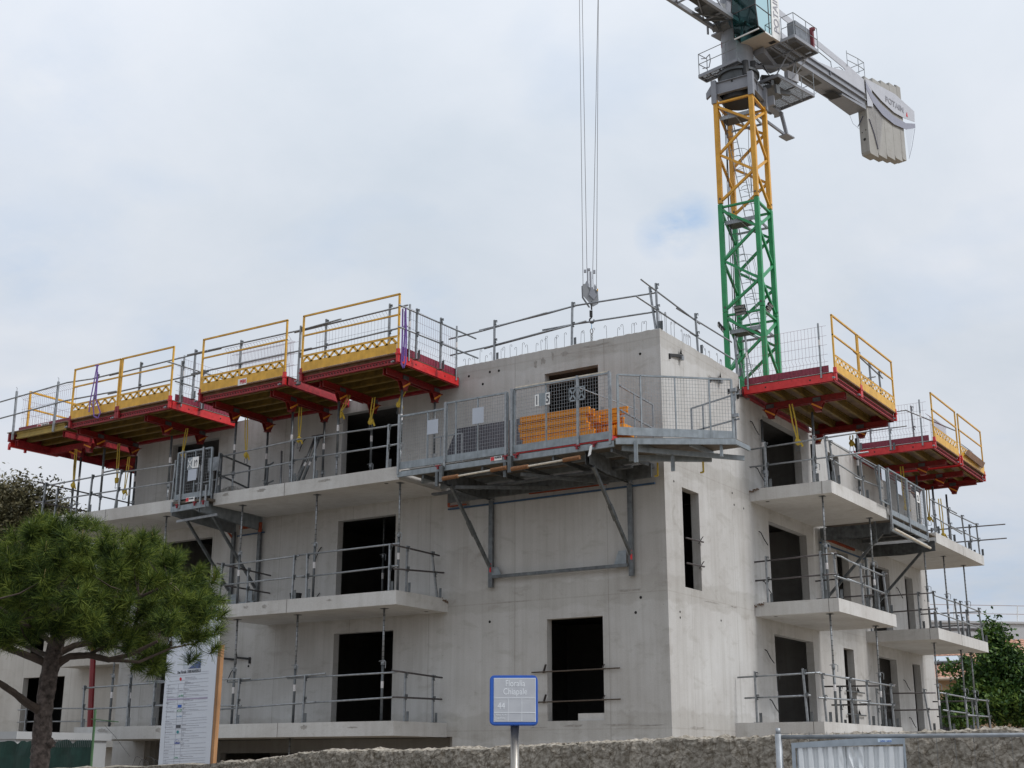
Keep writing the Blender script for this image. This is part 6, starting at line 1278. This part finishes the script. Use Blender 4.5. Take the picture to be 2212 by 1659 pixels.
text('ALPHI', PBp(372,760,.003), bxv, bzv, .038, MATS['logo_green2'], NB, thick=.0004, wscale=.9); text('DEKRA', PBp(378,690,.003), bxv, bzv, .024, TXTG, NB, thick=.0004)
text('Pro Med', PBp(348,1012,.003), bxv, bzv, .028, mat('logo_sky',(.15,.30,.50),.5), NB, thick=.0004)
text('Rue Floralia 13008 MARSEILLE', PBp(657,458,.003), bxv, bzv, .052, TXT, NB, wscale=.66, align='RIGHT', thick=.0006, bold=.0008)
# ================================================================== SITE FENCE
FN = thing('site_fence', 'temporary site fence of grey tube with a white corrugated metal sheet, right foreground', 'fence', (10,-17,GZ+.12))
f0 = V3((9.236,-17.228,0)); fd = (V3((10.58,-16.81,0))-f0).normalized(); fnn = V3((fd.y,-fd.x,0))
fz = lambda s_: -.738+.003*s_
MB().tube(f0+V3((0,0,GZ+.12)), f0+V3((0,0,-.725)), .021, 14).tube(f0+V3((0,0,-.73)), f0+V3((0,0,-.69)), .015, 12).build('post', GALV, FN, True)
MB().tube(f0+V3((0,0,fz(0)-.005)), f0+fd*3.2+V3((0,0,fz(3.2))), .0125, 12).tube(f0+fd*3.2+V3((0,0,GZ+.12)), f0+fd*3.2+V3((0,0,-.70)), .02, 12).build('top_tube', GALV, FN, True)
b = MB(); k = .08
while k < 3.2: b.bar(f0+fd*k+V3((0,0,-2.3)), f0+fd*k+V3((0,0,-.712)), .0018); k += .105
b.bar(f0+V3((0,0,-.722)), f0+fd*3.2+V3((0,0,-.715)), .0018); b.build('wire', GALVD, FN)
s0, s1 = .085, .735
zt0, zt1 = -.778, -.752
P_ = lambda s_, z, d=0: f0+fd*s_+fnn*d+V3((0,0,z))
zt2 = lambda s_: zt0+(zt1-zt0)*min(1,(s_-s0)/(.6*(s1-s0)))
sh = MB(); per = .0585; k = s0+.02; prof_ = []
while k < s1-.01:
    prof_ += [(k, .0), (k+.012, .018), (k+.034, .018), (k+.046, .0)]; k += per
nz_ = 14; rows_ = []
for (s_, d) in prof_:
    col_ = []
    for j in range(nz_):
        z = -.80-j*.06; dent = 0
        q = math.exp(-(((s_-.43)/.045)**2+((z+.88)/.07)**2)); dent = .012*q*math.sin(s_*160+z*60)-.01*q
        col_.append(P_(s_+.012*math.sin(z*7)*(1 if s_ > .4 else 0)*.6, z, d+dent))
    rows_.append(col_)
vs = [q for r_ in rows_ for q in r_]; fs = [(i*nz_+j, i*nz_+j+1, (i+1)*nz_+j+1, (i+1)*nz_+j) for i in range(len(rows_)-1) for j in range(nz_-1)]
SHM = mat('white_sheet_metal', (.68,.70,.71), .4, .2, .06, 8); sh.add(vs, fs).build('corrugated_sheet', SHM, FN)
b = MB().prism([P_(s0,zt2(s0)-.03,.024),P_(s1,zt2(s1)-.034,.024),P_(s1,zt2(s1),.024),P_(s0+.4,zt2(s0+.4),.024),P_(s0,zt2(s0),.024)], fnn*-.03).bar(P_(s0+.002,zt0,.0),P_(s0+.002,-2.2,.0),.02,.05,fnn).bar(P_(s1,zt1,.0),P_(s1,-2.2,.0),.012,.05,fnn)
b.build('sheet_frame', mat('frame_bluegrey',(.30,.34,.38),.45,.3,.1,20), FN)
tg = MB().prism([P_(.585,zt2(.585)-.024,.0255),P_(.665,zt2(.665)-.024,.0255),P_(.665,zt2(.665)-.003,.0255),P_(.585,zt2(.585)-.003,.0255)], fnn*.001).build('maker_label', mat('label_blue',(.50,.60,.70),.5), FN)
text('JUNG', P_(.60,zt2(.6)-.021,.0275), fd, (0,0,1), .0115, BLUE, tg, wscale=1.0, thick=.0003, bold=.0004); text('JUNG', P_(.636,zt2(.64)-.021,.0275), fd, (0,0,1), .0115, BLUE, tg, wscale=1.0, thick=.0003, bold=.0004)
# green netting fence and container at the far left bottom
GF = thing('green_netting_fence', 'torn dark green netting on a site fence behind the pine trunk', 'fence', (-9,-9,GZ))
vs = []; fs = []; n_ = 60; rnd = random.Random(12)
for i in range(n_+1):
    x = -12+5.2*i/n_; zt = -.50+.03*mnoise.noise(V3((x*5,0,0)))+(rnd.uniform(-.05,.02) if i%3 == 0 else 0); vs += [(x,-9+.03*math.sin(x*9),GZ),(x,-9+.03*math.sin(x*9+1),-.75),(x,-9+.02*math.sin(x*7),zt)]
for i in range(n_):
    for k in range(2): fs.append((i*3+k,(i+1)*3+k,(i+1)*3+k+1,i*3+k+1))
MB().add(vs, fs).build('netting', mat('green_net',(.008,.035,.028),.9,0,.3,4), GF)
MB().bar((-6.78,-9,GZ),(-6.82,-9,.02),.03).bar((-6.9,-9,-.14),(-6.2,-9,-.20),.015).build('stake', mat('green_stake',(.05,.12,.05),.7), GF)
b = MB(); k = -8.4
while k < -6.8: b.bar((k,-9.03,-.62),(k,-9.03,-.48),.005); k += .05
b.build('wire_ends', GALVD, GF)
CT = thing('site_container', 'pale grey site container roof edge at the far left bottom', 'container', (-14,-5,GZ))
b = MB().box((-19,-6,GZ),(-12.9,-3.5,-.38)).box((-19.02,-6.03,-.38),(-12.85,-3.4,-.22)); b.build('body', mat('container_grey',(.36,.37,.38),.5,0,.06,2), CT)
b = MB(); k = -18.9
while k < -13: b.box((k,-6.03,GZ+.1),(k+.05,-6.001,-.45)); k += .15
b.build('ribs', MATS['container_grey'], CT)
WC = thing('wire_coil', 'tangled thin black wire coil hanging under the ground floor balcony', 'wire coil', (-5.5,-9,-1.0)); b = MB()
for k in range(4):
    c = V3((-5.75+.14*k, -8.9, -.95-.05*(k%2))); b.path([c+V3((.13*math.cos(a)*(1+.2*k/4),.02*math.sin(3*a),.17*math.sin(a))) for a in np.linspace(0, 6.4, 18)], .004, 4)
b.path([(-6.6,-8.95,-.25),(-6.3,-8.95,-.45),(-5.95,-8.9,-.78)], .004, 4); b.build('wire', BLACK, WC)
# white car whose roof just reaches into the frame
CR = thing('parked_car', 'white car in the street with only the top of its roof in view', 'car', (7.5,-20.3,GZ))
CRM = mat('car_white', (.78,.78,.80), .25, 0, .02); cx_, cy_ = 7.35, -20.4; zc_ = -1.105
def carsec(mb, prof, y0, y1):
    mb.prism([(cx_+a, cy_+y0, z) for a, z in prof], (0, y1-y0, 0))
g0 = GZ-.01
b = MB(); carsec(b, [(-2.1,g0+.25),(-2.15,g0+.6),(-1.95,g0+.85),(-1.2,g0+.95),(1.3,g0+.98),(2.0,g0+.9),(2.15,g0+.6),(2.1,g0+.25)], -.85, .85); b.build('body', CRM, CR)
b = MB(); carsec(b, [(-1.1,g0+.95),(-.55,zc_-.04),(-.3,zc_-.005),(.2,zc_),(.7,zc_-.015),(1.2,zc_-.09),(1.6,g0+.95)], -.68, .68); cbn = b.build('cabin', CRM, CR)
b = MB(); carsec(b, [(-.95,g0+.98),(-.5,zc_-.08),(1.05,zc_-.12),(1.4,g0+.98)], -.70, .70); b.build('side_window', BLACK, CR)
for a in (-1.35, 1.35):
    for s_ in (-1, 1):
        w_ = MB().tube((cx_+a,cy_+s_*.72,g0+.31),(cx_+a,cy_+s_*.88,g0+.31),.31,20).build('wheel', BLACK, CR); MB().tube((cx_+a,cy_+s_*.87,g0+.31),(cx_+a,cy_+s_*.89,g0+.31),.19,14).build('rim', GALV, w_)
for s_ in (-.6, .6): MB().box((cx_-2.17,cy_+s_-.15,g0+.6),(cx_-2.1,cy_+s_+.15,g0+.72)).build('headlight', GALV, CR)
# ================================================================== TREES
def leafmat(name, c1, c2, c3, sc=1.5, rough=.55, trans=.25):
    m = bpy.data.materials.new(name); m.use_nodes = True; t = m.node_tree; t.nodes.clear(); n = t.nodes.new; l = t.links.new
    tcn = n('ShaderNodeTexCoord'); nz = n('ShaderNodeTexNoise'); nz.inputs['Scale'].default_value = sc; nz.inputs['Detail'].default_value = 4; l(tcn.outputs['Object'], nz.inputs['Vector'])
    ge = n('ShaderNodeNewGeometry'); mm_ = n('ShaderNodeMath'); mm_.operation = 'MULTIPLY_ADD'; l(ge.outputs['Random Per Island'], mm_.inputs[0]); mm_.inputs[1].default_value = .5; l(nz.outputs[0], mm_.inputs[2])
    s_ = n('ShaderNodeMath'); s_.operation = 'SUBTRACT'; l(mm_.outputs[0], s_.inputs[0]); s_.inputs[1].default_value = .25
    r = n('ShaderNodeValToRGB'); l(s_.outputs[0], r.inputs[0]); e = r.color_ramp.elements; e[0].position = .25; e[1].position = .75; e[0].color = (*c1,1); e[1].color = (*c3,1); e.new(.5).color = (*c2,1)
    p = n('ShaderNodeBsdfPrincipled'); p.inputs['Roughness'].default_value = rough; p.inputs['Specular IOR Level'].default_value = .3; l(r.outputs[0], p.inputs['Base Color'])
    tr = n('ShaderNodeBsdfTranslucent'); l(r.outputs[0], tr.inputs[0]); mx_ = n('ShaderNodeMixShader'); mx_.inputs[0].default_value = trans; l(p.outputs[0], mx_.inputs[1]); l(tr.outputs[0], mx_.inputs[2])
    o = n('ShaderNodeOutputMaterial'); l(mx_.outputs[0], o.inputs[0]); return m
BARK = mat('pine_bark', (.06,.043,.033), .95, 0, .5, 22, bump=1.0, bs=40, col2=(.15,.115,.10), streak=.3)
BARK2 = mat('branch_bark', (.055,.038,.028), .9, 0, .3, 10)
def npbuild(name, V, F, m, parent):
    off = np.array(ORG.get(parent.name, (0,0,0))); me = bpy.data.meshes.new(name); V = (V-off).astype(np.float32); nf, w = F.shape
    me.vertices.add(len(V)); me.vertices.foreach_set('co', V.ravel()); me.loops.add(nf*w); me.loops.foreach_set('vertex_index', F.ravel().astype(np.int32))
    me.polygons.add(nf); me.polygons.foreach_set('loop_start', (np.arange(nf)*w).astype(np.int32)); me.polygons.foreach_set('loop_total', np.full(nf, w, dtype=np.int32)); me.update(calc_edges=True)
    me.materials.append(m); o = bpy.data.objects.new(name, me); C.objects.link(o); o.parent = parent; ORG[o.name] = tuple(off); return o
# ---- pine: local picture plane = right vector sr0 at 13 m from the lens
rg_ = np.random.default_rng(5)
PT = thing('pine_tree', 'umbrella pine with dense long needled crown and scaly trunk in the left foreground', 'pine tree', (2.2,-17.06,GZ+.12))
cpos = np.array([12.4171,-25.1119,-.9085])
def pix(x, y, Dh):
    d = fw+rr*((x-1106)/2851.98)-uu*((y-829.5)/2851.98); h = math.hypot(d.x, d.y); return V3(cpos)+d*(Dh/h)
DP = 13.0
tb = pix(87,1700,DP); tb.z = GZ+.12
trunk_pts = [(V3((tb.x-.02,tb.y,GZ+.1)),.09),(pix(86,1650,DP),.082),(pix(89,1600,DP),.080),(pix(94,1545,DP),.078),(pix(102,1480,DP),.076),(pix(112,1430,DP),.08),(pix(124,1380,DP),.066),(pix(132,1320,DP),.05),(pix(138,1250,DP),.035),(pix(150,1180,DP),.02)]
def limb(mb, pts, n=10, rough_=.0):
    ring = []
    for i, (p, r_) in enumerate(pts):
        a = pts[max(i-1,0)][0]; b = pts[min(i+1,len(pts)-1)][0]; d = (V3(b)-V3(a)).normalized(); u = V3((0,0,1)) if abs(d.z) < .9 else V3((1,0,0)); s_ = d.cross(u).normalized(); u = s_.cross(d)
        ring.append([V3(p)+(s_*math.cos(t)+u*math.sin(t))*r_*(1+rough_*mnoise.noise(V3((math.cos(t)*2, math.sin(t)*2, i*.8)))) for t in [2*math.pi*k/n for k in range(n)]])
    vs = [q for r_ in ring for q in r_]; fs = [(i*n+k, i*n+(k+1)%n, (i+1)*n+(k+1)%n, (i+1)*n+k) for i in range(len(ring)-1) for k in range(n)]+[tuple(range(n-1,-1,-1)), tuple(range((len(ring)-1)*n, len(ring)*n))]
    mb.add(vs, fs)
def dense(pts, k=5):
    o = []
    for (a, ra), (b, rb) in zip(pts, pts[1:]):
        for j in range(k): t_ = j/k; o.append((V3(a).lerp(V3(b), t_), ra+(rb-ra)*t_))
    o.append(pts[-1]); return o
tk = MB(); limb(tk, dense(trunk_pts, 7), 22, .22); 
tk.add(*blob(tuple(pix(106,1605,DP-.03)),(.05,.05,.05),3,amp=.5)); tk.build('trunk', BARK, PT, True)
br = MB(); B3 = lambda *q: [(pix(x,y,D_), r_) for x,y,D_,r_ in q]
brs = [B3((92,1538,DP,.05),(60,1520,DP-.1,.036),(30,1496,DP-.3,.032),(-10,1470,DP-.5,.026),(-60,1445,DP-.8,.02)),
       B3((118,1440,DP,.045),(90,1428,DP,.038),(50,1412,DP+.1,.033),(10,1398,DP+.2,.028),(-40,1370,DP+.4,.02)),
       B3((126,1432,DP,.042),(150,1418,DP-.1,.034),(190,1415,DP-.2,.03),(235,1425,DP-.3,.026),(280,1415,DP-.4,.02),(340,1385,DP-.5,.014)),
       B3((128,1410,DP,.036),(160,1395,DP,.03),(215,1385,DP+.2,.025),(270,1370,DP+.3,.02),(330,1340,DP+.5,.014)),
       B3((130,1380,DP,.035),(170,1360,DP-.3,.028),(230,1325,DP-.6,.02),(300,1290,DP-.8,.014),(370,1260,DP-.9,.01)),
       B3((132,1330,DP,.03),(95,1290,DP,.024),(50,1250,DP+.2,.018),(10,1220,DP+.3,.012)),
       B3((136,1300,DP,.028),(185,1255,DP+.3,.02),(240,1215,DP+.5,.014),(290,1180,DP+.6,.01)),
       B3((130,1350,DP,.03),(150,1330,DP+.6,.024),(220,1300,DP+1.1,.018),(330,1290,DP+1.4,.012)),
       B3((126,1400,DP,.03),(90,1370,DP-.6,.022),(40,1340,DP-1.0,.016),(-20,1300,DP-1.3,.01)),
       B3((122,1425,DP,.03),(70,1402,DP+.5,.022),(20,1380,DP+.9,.016)),
       B3((235,1425,DP-.3,.02),(300,1430,DP-.3,.014),(370,1400,DP-.3,.01),(420,1390,DP-.2,.006)),
       B3((190,1415,DP-.2,.018),(230,1395,DP-.2,.013),(275,1400,DP-.1,.009),(330,1425,DP-.1,.006))]
for q in brs: limb(br, dense(q, 4), 7, .15)
# tufts: points inside an umbrella shaped crown
outline = [(-60,1090),(0,1150),(62,1160),(80,1128),(140,1118),(175,1120),(200,1128),(235,1150),(275,1150),(310,1158),(345,1170),(380,1178),(402,1200),(432,1215),(460,1235),(482,1262),(485,1300),(478,1340),(470,1385),(425,1410),(380,1430),(330,1440),(290,1400),(250,1395),(215,1400),(180,1375),(150,1385),(110,1370),(70,1385),(30,1390),(0,1400),(-40,1410),(-120,1330),(-120,1150)]
def inside(x, y):
    c = False; n_ = len(outline)
    for i in range(n_):
        (x0,y0),(x1,y1) = outline[i], outline[(i+1)%n_]
        if (y0 > y) != (y1 > y) and x < (x1-x0)*(y-y0)/(y1-y0)+x0: c = not c
    return c
tuf = []
rnd = random.Random(21); lumps = []; tries = 0
while len(lumps) < 165 and tries < 20000:
    tries += 1
    x = rnd.uniform(-120, 480); y = rnd.uniform(1115, 1430)
    if not inside(x, y) or not inside(x+30, y-24): continue
    cxn = (x-170)/330; depth = max(.15, math.sqrt(max(0, 1-cxn*cxn)))*1.5
    d_ = rnd.uniform(-depth, depth)
    if y > 1350 and rnd.random() < .5: continue
    if any((x-a)**2+(y-b)**2+((d_-c)*130)**2 < 45**2 for a, b, c in lumps): continue
    lumps.append((x, y, d_))
for (x, y, d_) in lumps:
    c0 = pix(x, y, DP+d_)
    for k in range(9):
        o_ = V3((rnd.gauss(0,1), rnd.gauss(0,1), rnd.gauss(.25,.8))); o_.normalize(); tuf.append((c0+o_*rnd.uniform(.03,.15), x, y))
for (x, y) in ((90,1140),(110,1132),(150,1128),(180,1126),(78,1150),(165,1135),(240,1158),(305,1168),(345,1185),(385,1195),(430,1225),(462,1250),(470,1290),(476,1330),(468,1360),(460,1400),(410,1425),(330,1450),(352,1445),(300,1440),(285,1432),(60,1160),(30,1160),(210,1140),(270,1158),(325,1165),(455,1320),(440,1370)):
    for _ in range(2): tuf.append((pix(x+rnd.uniform(-8,8), y+rnd.uniform(-4,10), DP+rnd.uniform(-.5,.4)), x, y))
NV = []; NF = []; base = 0
ctr = np.array(pix(170,1420,DP))
cnt = 105
for (p, x, y) in tuf:
    p = np.array(p); out = p-ctr; out /= np.linalg.norm(out)+1e-6; out = out*.9+np.array((0,0,.8))+rg_.normal(size=3)*.35; out /= np.linalg.norm(out)
    d = rg_.normal(size=(cnt,3)); d /= np.linalg.norm(d,axis=1)[:,None]; d = d*.85+out*.62; d /= np.linalg.norm(d,axis=1)[:,None]
    L_ = rg_.uniform(.075,.135,(cnt,1)); root = p+out*rg_.uniform(-.05,.05,(cnt,1)); tip = root+d*L_+np.array((0,0,-.010))
    sd_ = np.cross(d, rg_.normal(size=(cnt,3))); sd_ /= np.linalg.norm(sd_,axis=1)[:,None]; wd = .0024
    NV.append(np.stack([root-sd_*wd, root+sd_*wd, tip+sd_*wd*.4, tip-sd_*wd*.4], 1).reshape(-1,3)); NF.append(np.arange(cnt*4).reshape(-1,4)+base); base += cnt*4
NEED = leafmat('pine_needles', (.013,.028,.005), (.052,.088,.012), (.185,.225,.036), sc=4.0, rough=.8, trans=.2)
npbuild('crown', np.concatenate(NV), np.concatenate(NF), NEED, PT)
# twigs joining tufts, and pale shoots on top
for i in range(140):
    p, x, y = tuf[rnd.randrange(len(tuf))]; q = min((V3(a[0]) for b_ in brs for a in b_), key=lambda w: (w-p).length); m_ = p.lerp(q, .45)+V3((0,0,-.03))
    if (p-q).length > .6: continue
    br.tube(p, m_, .003, 4, .006); br.tube(m_, p.lerp(q, .9), .006, 4, .009)
br.build('branch', BARK2, PT)
sh_ = MB()
for (p, x, y) in tuf:
    if rnd.random() < .22 and y < 1330: False or sh_.tube(p, p+V3((rnd.uniform(-.01,.01),rnd.uniform(-.01,.01),rnd.uniform(.05,.10))), .006, 5, .003)
sh_.build('new_shoots', mat('shoot_brown', (.22,.17,.06), .8), PT)['kind'] = 'stuff'
def leaftree(name, label, cat, base_pt, blobs, nleaf, size, m, trunk_r, seed, group=None, limbs=True, per=5):
    g_ = np.random.default_rng(seed); t = thing(name, label, cat, tuple(base_pt), group)
    tr = MB(); top = V3(blobs[0][0]); limb(tr, dense([(V3(base_pt), trunk_r), (V3(base_pt).lerp(top, .5), trunk_r*.7), (top, trunk_r*.25)], 4), 8, .2)
    if limbs:
        for (c, r_) in blobs[1:]:
            a = V3(base_pt).lerp(top, .25+.4*g_.random()); limb(tr, dense([(a, trunk_r*.45), (a.lerp(V3(c), .5)+V3((0,0,.1)), trunk_r*.28), (V3(c), trunk_r*.1)], 3), 6, .2)
            for k in range(3): tr.tube(V3(c), V3(c)+V3(g_.normal(size=3))*.5*max(r_), trunk_r*.06, 4, trunk_r*.02)
    tr.build('trunk', BARK2, t)
    vol = [r_[0]*r_[1]*r_[2] for c, r_ in blobs]; tot = sum(vol); VV = []
    for (c, r_), v_ in zip(blobs, vol):
        n_ = int(nleaf/per*v_/tot); d = g_.normal(size=(n_,3)); d /= np.linalg.norm(d,axis=1)[:,None]; rad = g_.uniform(.25,1.0,(n_,1))**.5
        bump = 1+.25*np.sin(d[:,0:1]*5+seed)+.2*np.sin(d[:,1:2]*7+d[:,2:3]*6); P = np.array(c)+d*rad*bump*np.array(r_)
        P = np.repeat(P, per, 0)+g_.normal(size=(n_*per,3))*size*1.6
        nn = g_.normal(size=(n_*per,3))+np.array((0,0,.8)); nn /= np.linalg.norm(nn,axis=1)[:,None]; a = np.cross(nn, g_.normal(size=(n_*per,3))); a /= np.linalg.norm(a,axis=1)[:,None]; b_ = np.cross(nn, a); s_ = size*g_.uniform(.6,1.3,(n_*per,1))
        VV.append(np.stack([P-a*s_, P-b_*s_*.55+a*s_*.1, P+a*s_, P+b_*s_*.55+a*s_*.1], 1).reshape(-1,3))
    V_ = np.concatenate(VV); npbuild('crown', V_, np.arange(len(V_)).reshape(-1,4), m, t); return t
LM1 = leafmat('maple_leaves', (.016,.045,.012), (.045,.10,.022), (.13,.20,.038), sc=.8, trans=.25)
LM2 = leafmat('olive_leaves', (.035,.033,.016), (.078,.072,.032), (.14,.12,.06), sc=.6, trans=.15)
q = lambda x, y, Dh: tuple(pix(x, y, Dh))
leaftree('leafy_tree', 'tall leafy maple-like tree with pointed top beside the building, far right', 'tree', (q(2150,1600,55)[0],q(2150,1600,55)[1],GZ),
  [(q(2155,1450,55),(0.975,1.04,1.1)),(q(2143,1385,55),(0.546,0.65,0.65)),(q(2145,1352,55),(0.208,0.26,0.416)),(q(2190,1445,55.5),(0.65,0.78,0.52)),(q(2225,1490,55),(1.04,1.04,1.04)),(q(2118,1480,55),(0.65,0.91,0.65)),(q(2185,1520,54.5),(1.17,1.17,0.65)),(q(2125,1530,55),(0.78,0.91,0.455)),(q(2165,1415,55),(0.546,0.65,0.416)),(q(2235,1540,55),(1.04,1.17,0.585)),(q(2150,1495,55),(1.04,1.04,0.78))], 34000, .088, LM1, .13, 3)
leaftree('leafy_shrub', 'low green shrub in front of the tiled house, between the wall end and the maple', 'shrub', (q(2055,1600,52)[0],q(2055,1600,52)[1],GZ),
  [(q(2060,1515,52),(0.416,0.52,0.325)),(q(2050,1443,52),(0.286,0.39,0.091)),(q(2068,1550,52),(0.585,0.65,0.286)),(q(2088,1432,52),(0.286,0.39,0.13)),(q(2085,1480,52),(0.26,0.39,0.26))], 4200, .085, LM1, .04, 8)
leaftree('brown_leafed_tree', 'olive brown tree rising behind the left end of the building', 'tree', (q(20,1700,52)[0],q(20,1700,52)[1],GZ),
  [(q(-10,1120,52),(2.0,2.0,1.6)),(q(20,1078,52),(.5,.6,.35)),(q(60,1075,52),(.9,.9,.7)),(q(95,1100,52),(.9,.9,.6)),(q(40,1110,52),(1.2,1.2,.9)),(q(120,1095,52),(.5,.6,.3)),(q(150,1108,53),(.6,.6,.25)),(q(80,1140,52),(1.5,1.5,.8)),(q(-30,1070,52),(.7,.8,.4)),(q(10,1170,52),(1.8,1.8,1.2))], 24000, .075, LM2, .25, 5)
# ================================================================== BACKGROUND HOUSES
def tilemat():
    m = mat('roof_tile', (.40,.20,.13), .85, 0, .3, 5, bump=.3, col2=(.52,.30,.21)); return m
HS = thing('tiled_house', 'house with wavy terracotta tile roof and a skylight behind the far end of the block', 'house', (-3,36,GZ))
e0 = V3((-4.6,34.4,2.83)); ed = (V3((-.61,35.5,0))-V3((-3.97,34.68,0))).normalized(); en = V3((-ed.y, ed.x, 0))
ev = lambda s_, r_, d=0: e0+ed*s_+en*(r_*.92)+V3((0,0,r_*.36))+V3((0,0,d))
vs = []; fs = []; ns = 16*9*3; nr = 16
for i in range(ns+1):
    s_ = -6+i*14.0/ns
    for j in range(nr+1):
        r_ = -.25+j*.33; w_ = .05*abs(math.sin(s_/.24*math.pi)) ; vs.append(tuple(ev(s_, r_, w_))); vs.append(tuple(ev(s_, r_+.32, w_+.03*0-.035)))
st = 2*(nr+1)
for i in range(ns):
    for j in range(2*nr+1): fs.append((i*st+j,(i+1)*st+j,(i+1)*st+j+1,i*st+j+1))
MB().add(vs, fs).build('roof', tilemat(), HS)
b = MB(); b.prism([ev(-6,.15,-1.2),ev(8,.15,-1.2),ev(8,.15,-.08),ev(-6,.15,-.08)], en*.3); b.prism([ev(-6,.45,-5.4),ev(8,.45,-5.4),ev(8,.45,-1.15),ev(-6,.45,-1.15)], en*6)
b.build('wall', mat('ochre_render', (.42,.29,.18), .9, 0, .1, 1), HS)
b = MB(); b.prism([ev(-5.9,.42,-3.4),ev(1.8,.42,-3.4),ev(1.8,.42,-1.3),ev(-5.9,.42,-1.3)], en*.02); k = 0
b.build('shutter', mat('dark_shutter',(.03,.025,.03),.7), HS)
b = MB().prism([ev(.1,1.55,.09),ev(1.5,1.55,.09),ev(1.5,2.45,.09),ev(.1,2.45,.09)], V3((0,0,.08))); sk = b.build('skylight_frame', mat('skylight_frame_grey',(.09,.095,.10),.5), HS)
MB().prism([ev(.2,1.65,.175),ev(1.4,1.65,.175),ev(1.4,2.35,.175),ev(.2,2.35,.175)], V3((0,0,.006))).build('skylight_glass', mat('sky_glass',(.5,.55,.6),.08,.6,.02), sk)
MB().tube(ev(-6,-.3,-.02), ev(8,-.3,-.02), .07, 8).build('gutter', mat('gutter_beige',(.42,.34,.27),.6), HS)
GB = thing('flat_roofed_building', 'pale grey flat roofed building with a rooftop rail behind the right tree', 'building', (-5,54,GZ))
g0 = V3(q(1960,1333,82)); g1 = V3(q(2400,1326,88)); gd = (V3((g1.x,g1.y,0))-V3((g0.x,g0.y,0))).normalized(); gn = V3((-gd.y,gd.x,0))
gz = 7.2; gp_ = lambda s_, z, d=0: V3((g0.x,g0.y,0))+gd*s_+gn*d+V3((0,0,z))
b = MB().prism([gp_(-10,GZ),gp_(18,GZ),gp_(18,gz),gp_(-10,gz)], gn*9).prism([gp_(-10.1,gz,-.1),gp_(18.1,gz,-.1),gp_(18.1,gz+.12,-.1),gp_(-10.1,gz+.12,-.1)], gn*9.2); b.build('wall', mat('grey_render',(.42,.42,.43),.85,0,.04,.5), GB)
MB().prism([gp_(4.2,5.2,-.02),gp_(6.3,5.2,-.02),gp_(6.3,6.1,-.02),gp_(4.2,6.1,-.02)], gn*.03).build('window', mat('pale_window',(.55,.56,.57),.3), GB)
MB().prism([gp_(-9.5,6.75,-.03),gp_(6,6.75,-.03),gp_(6,6.9,-.03),gp_(-9.5,6.9,-.03)], gn*.04).build('roof_band', DARKT, GB)
b = MB()
for z in (gz+.6, gz+1.1): b.bar(gp_(-10,z,.3), gp_(18,z,.3), .03, .03)
b.build('rail', mat('rail_brown',(.30,.22,.20),.6), GB)
b = MB()
for k in range(-9, 18, 4): b.bar(gp_(k,gz,.3), gp_(k+.12,gz+1.1,.3), .06, .06)
b.build('rail_post', WHITE, GB)
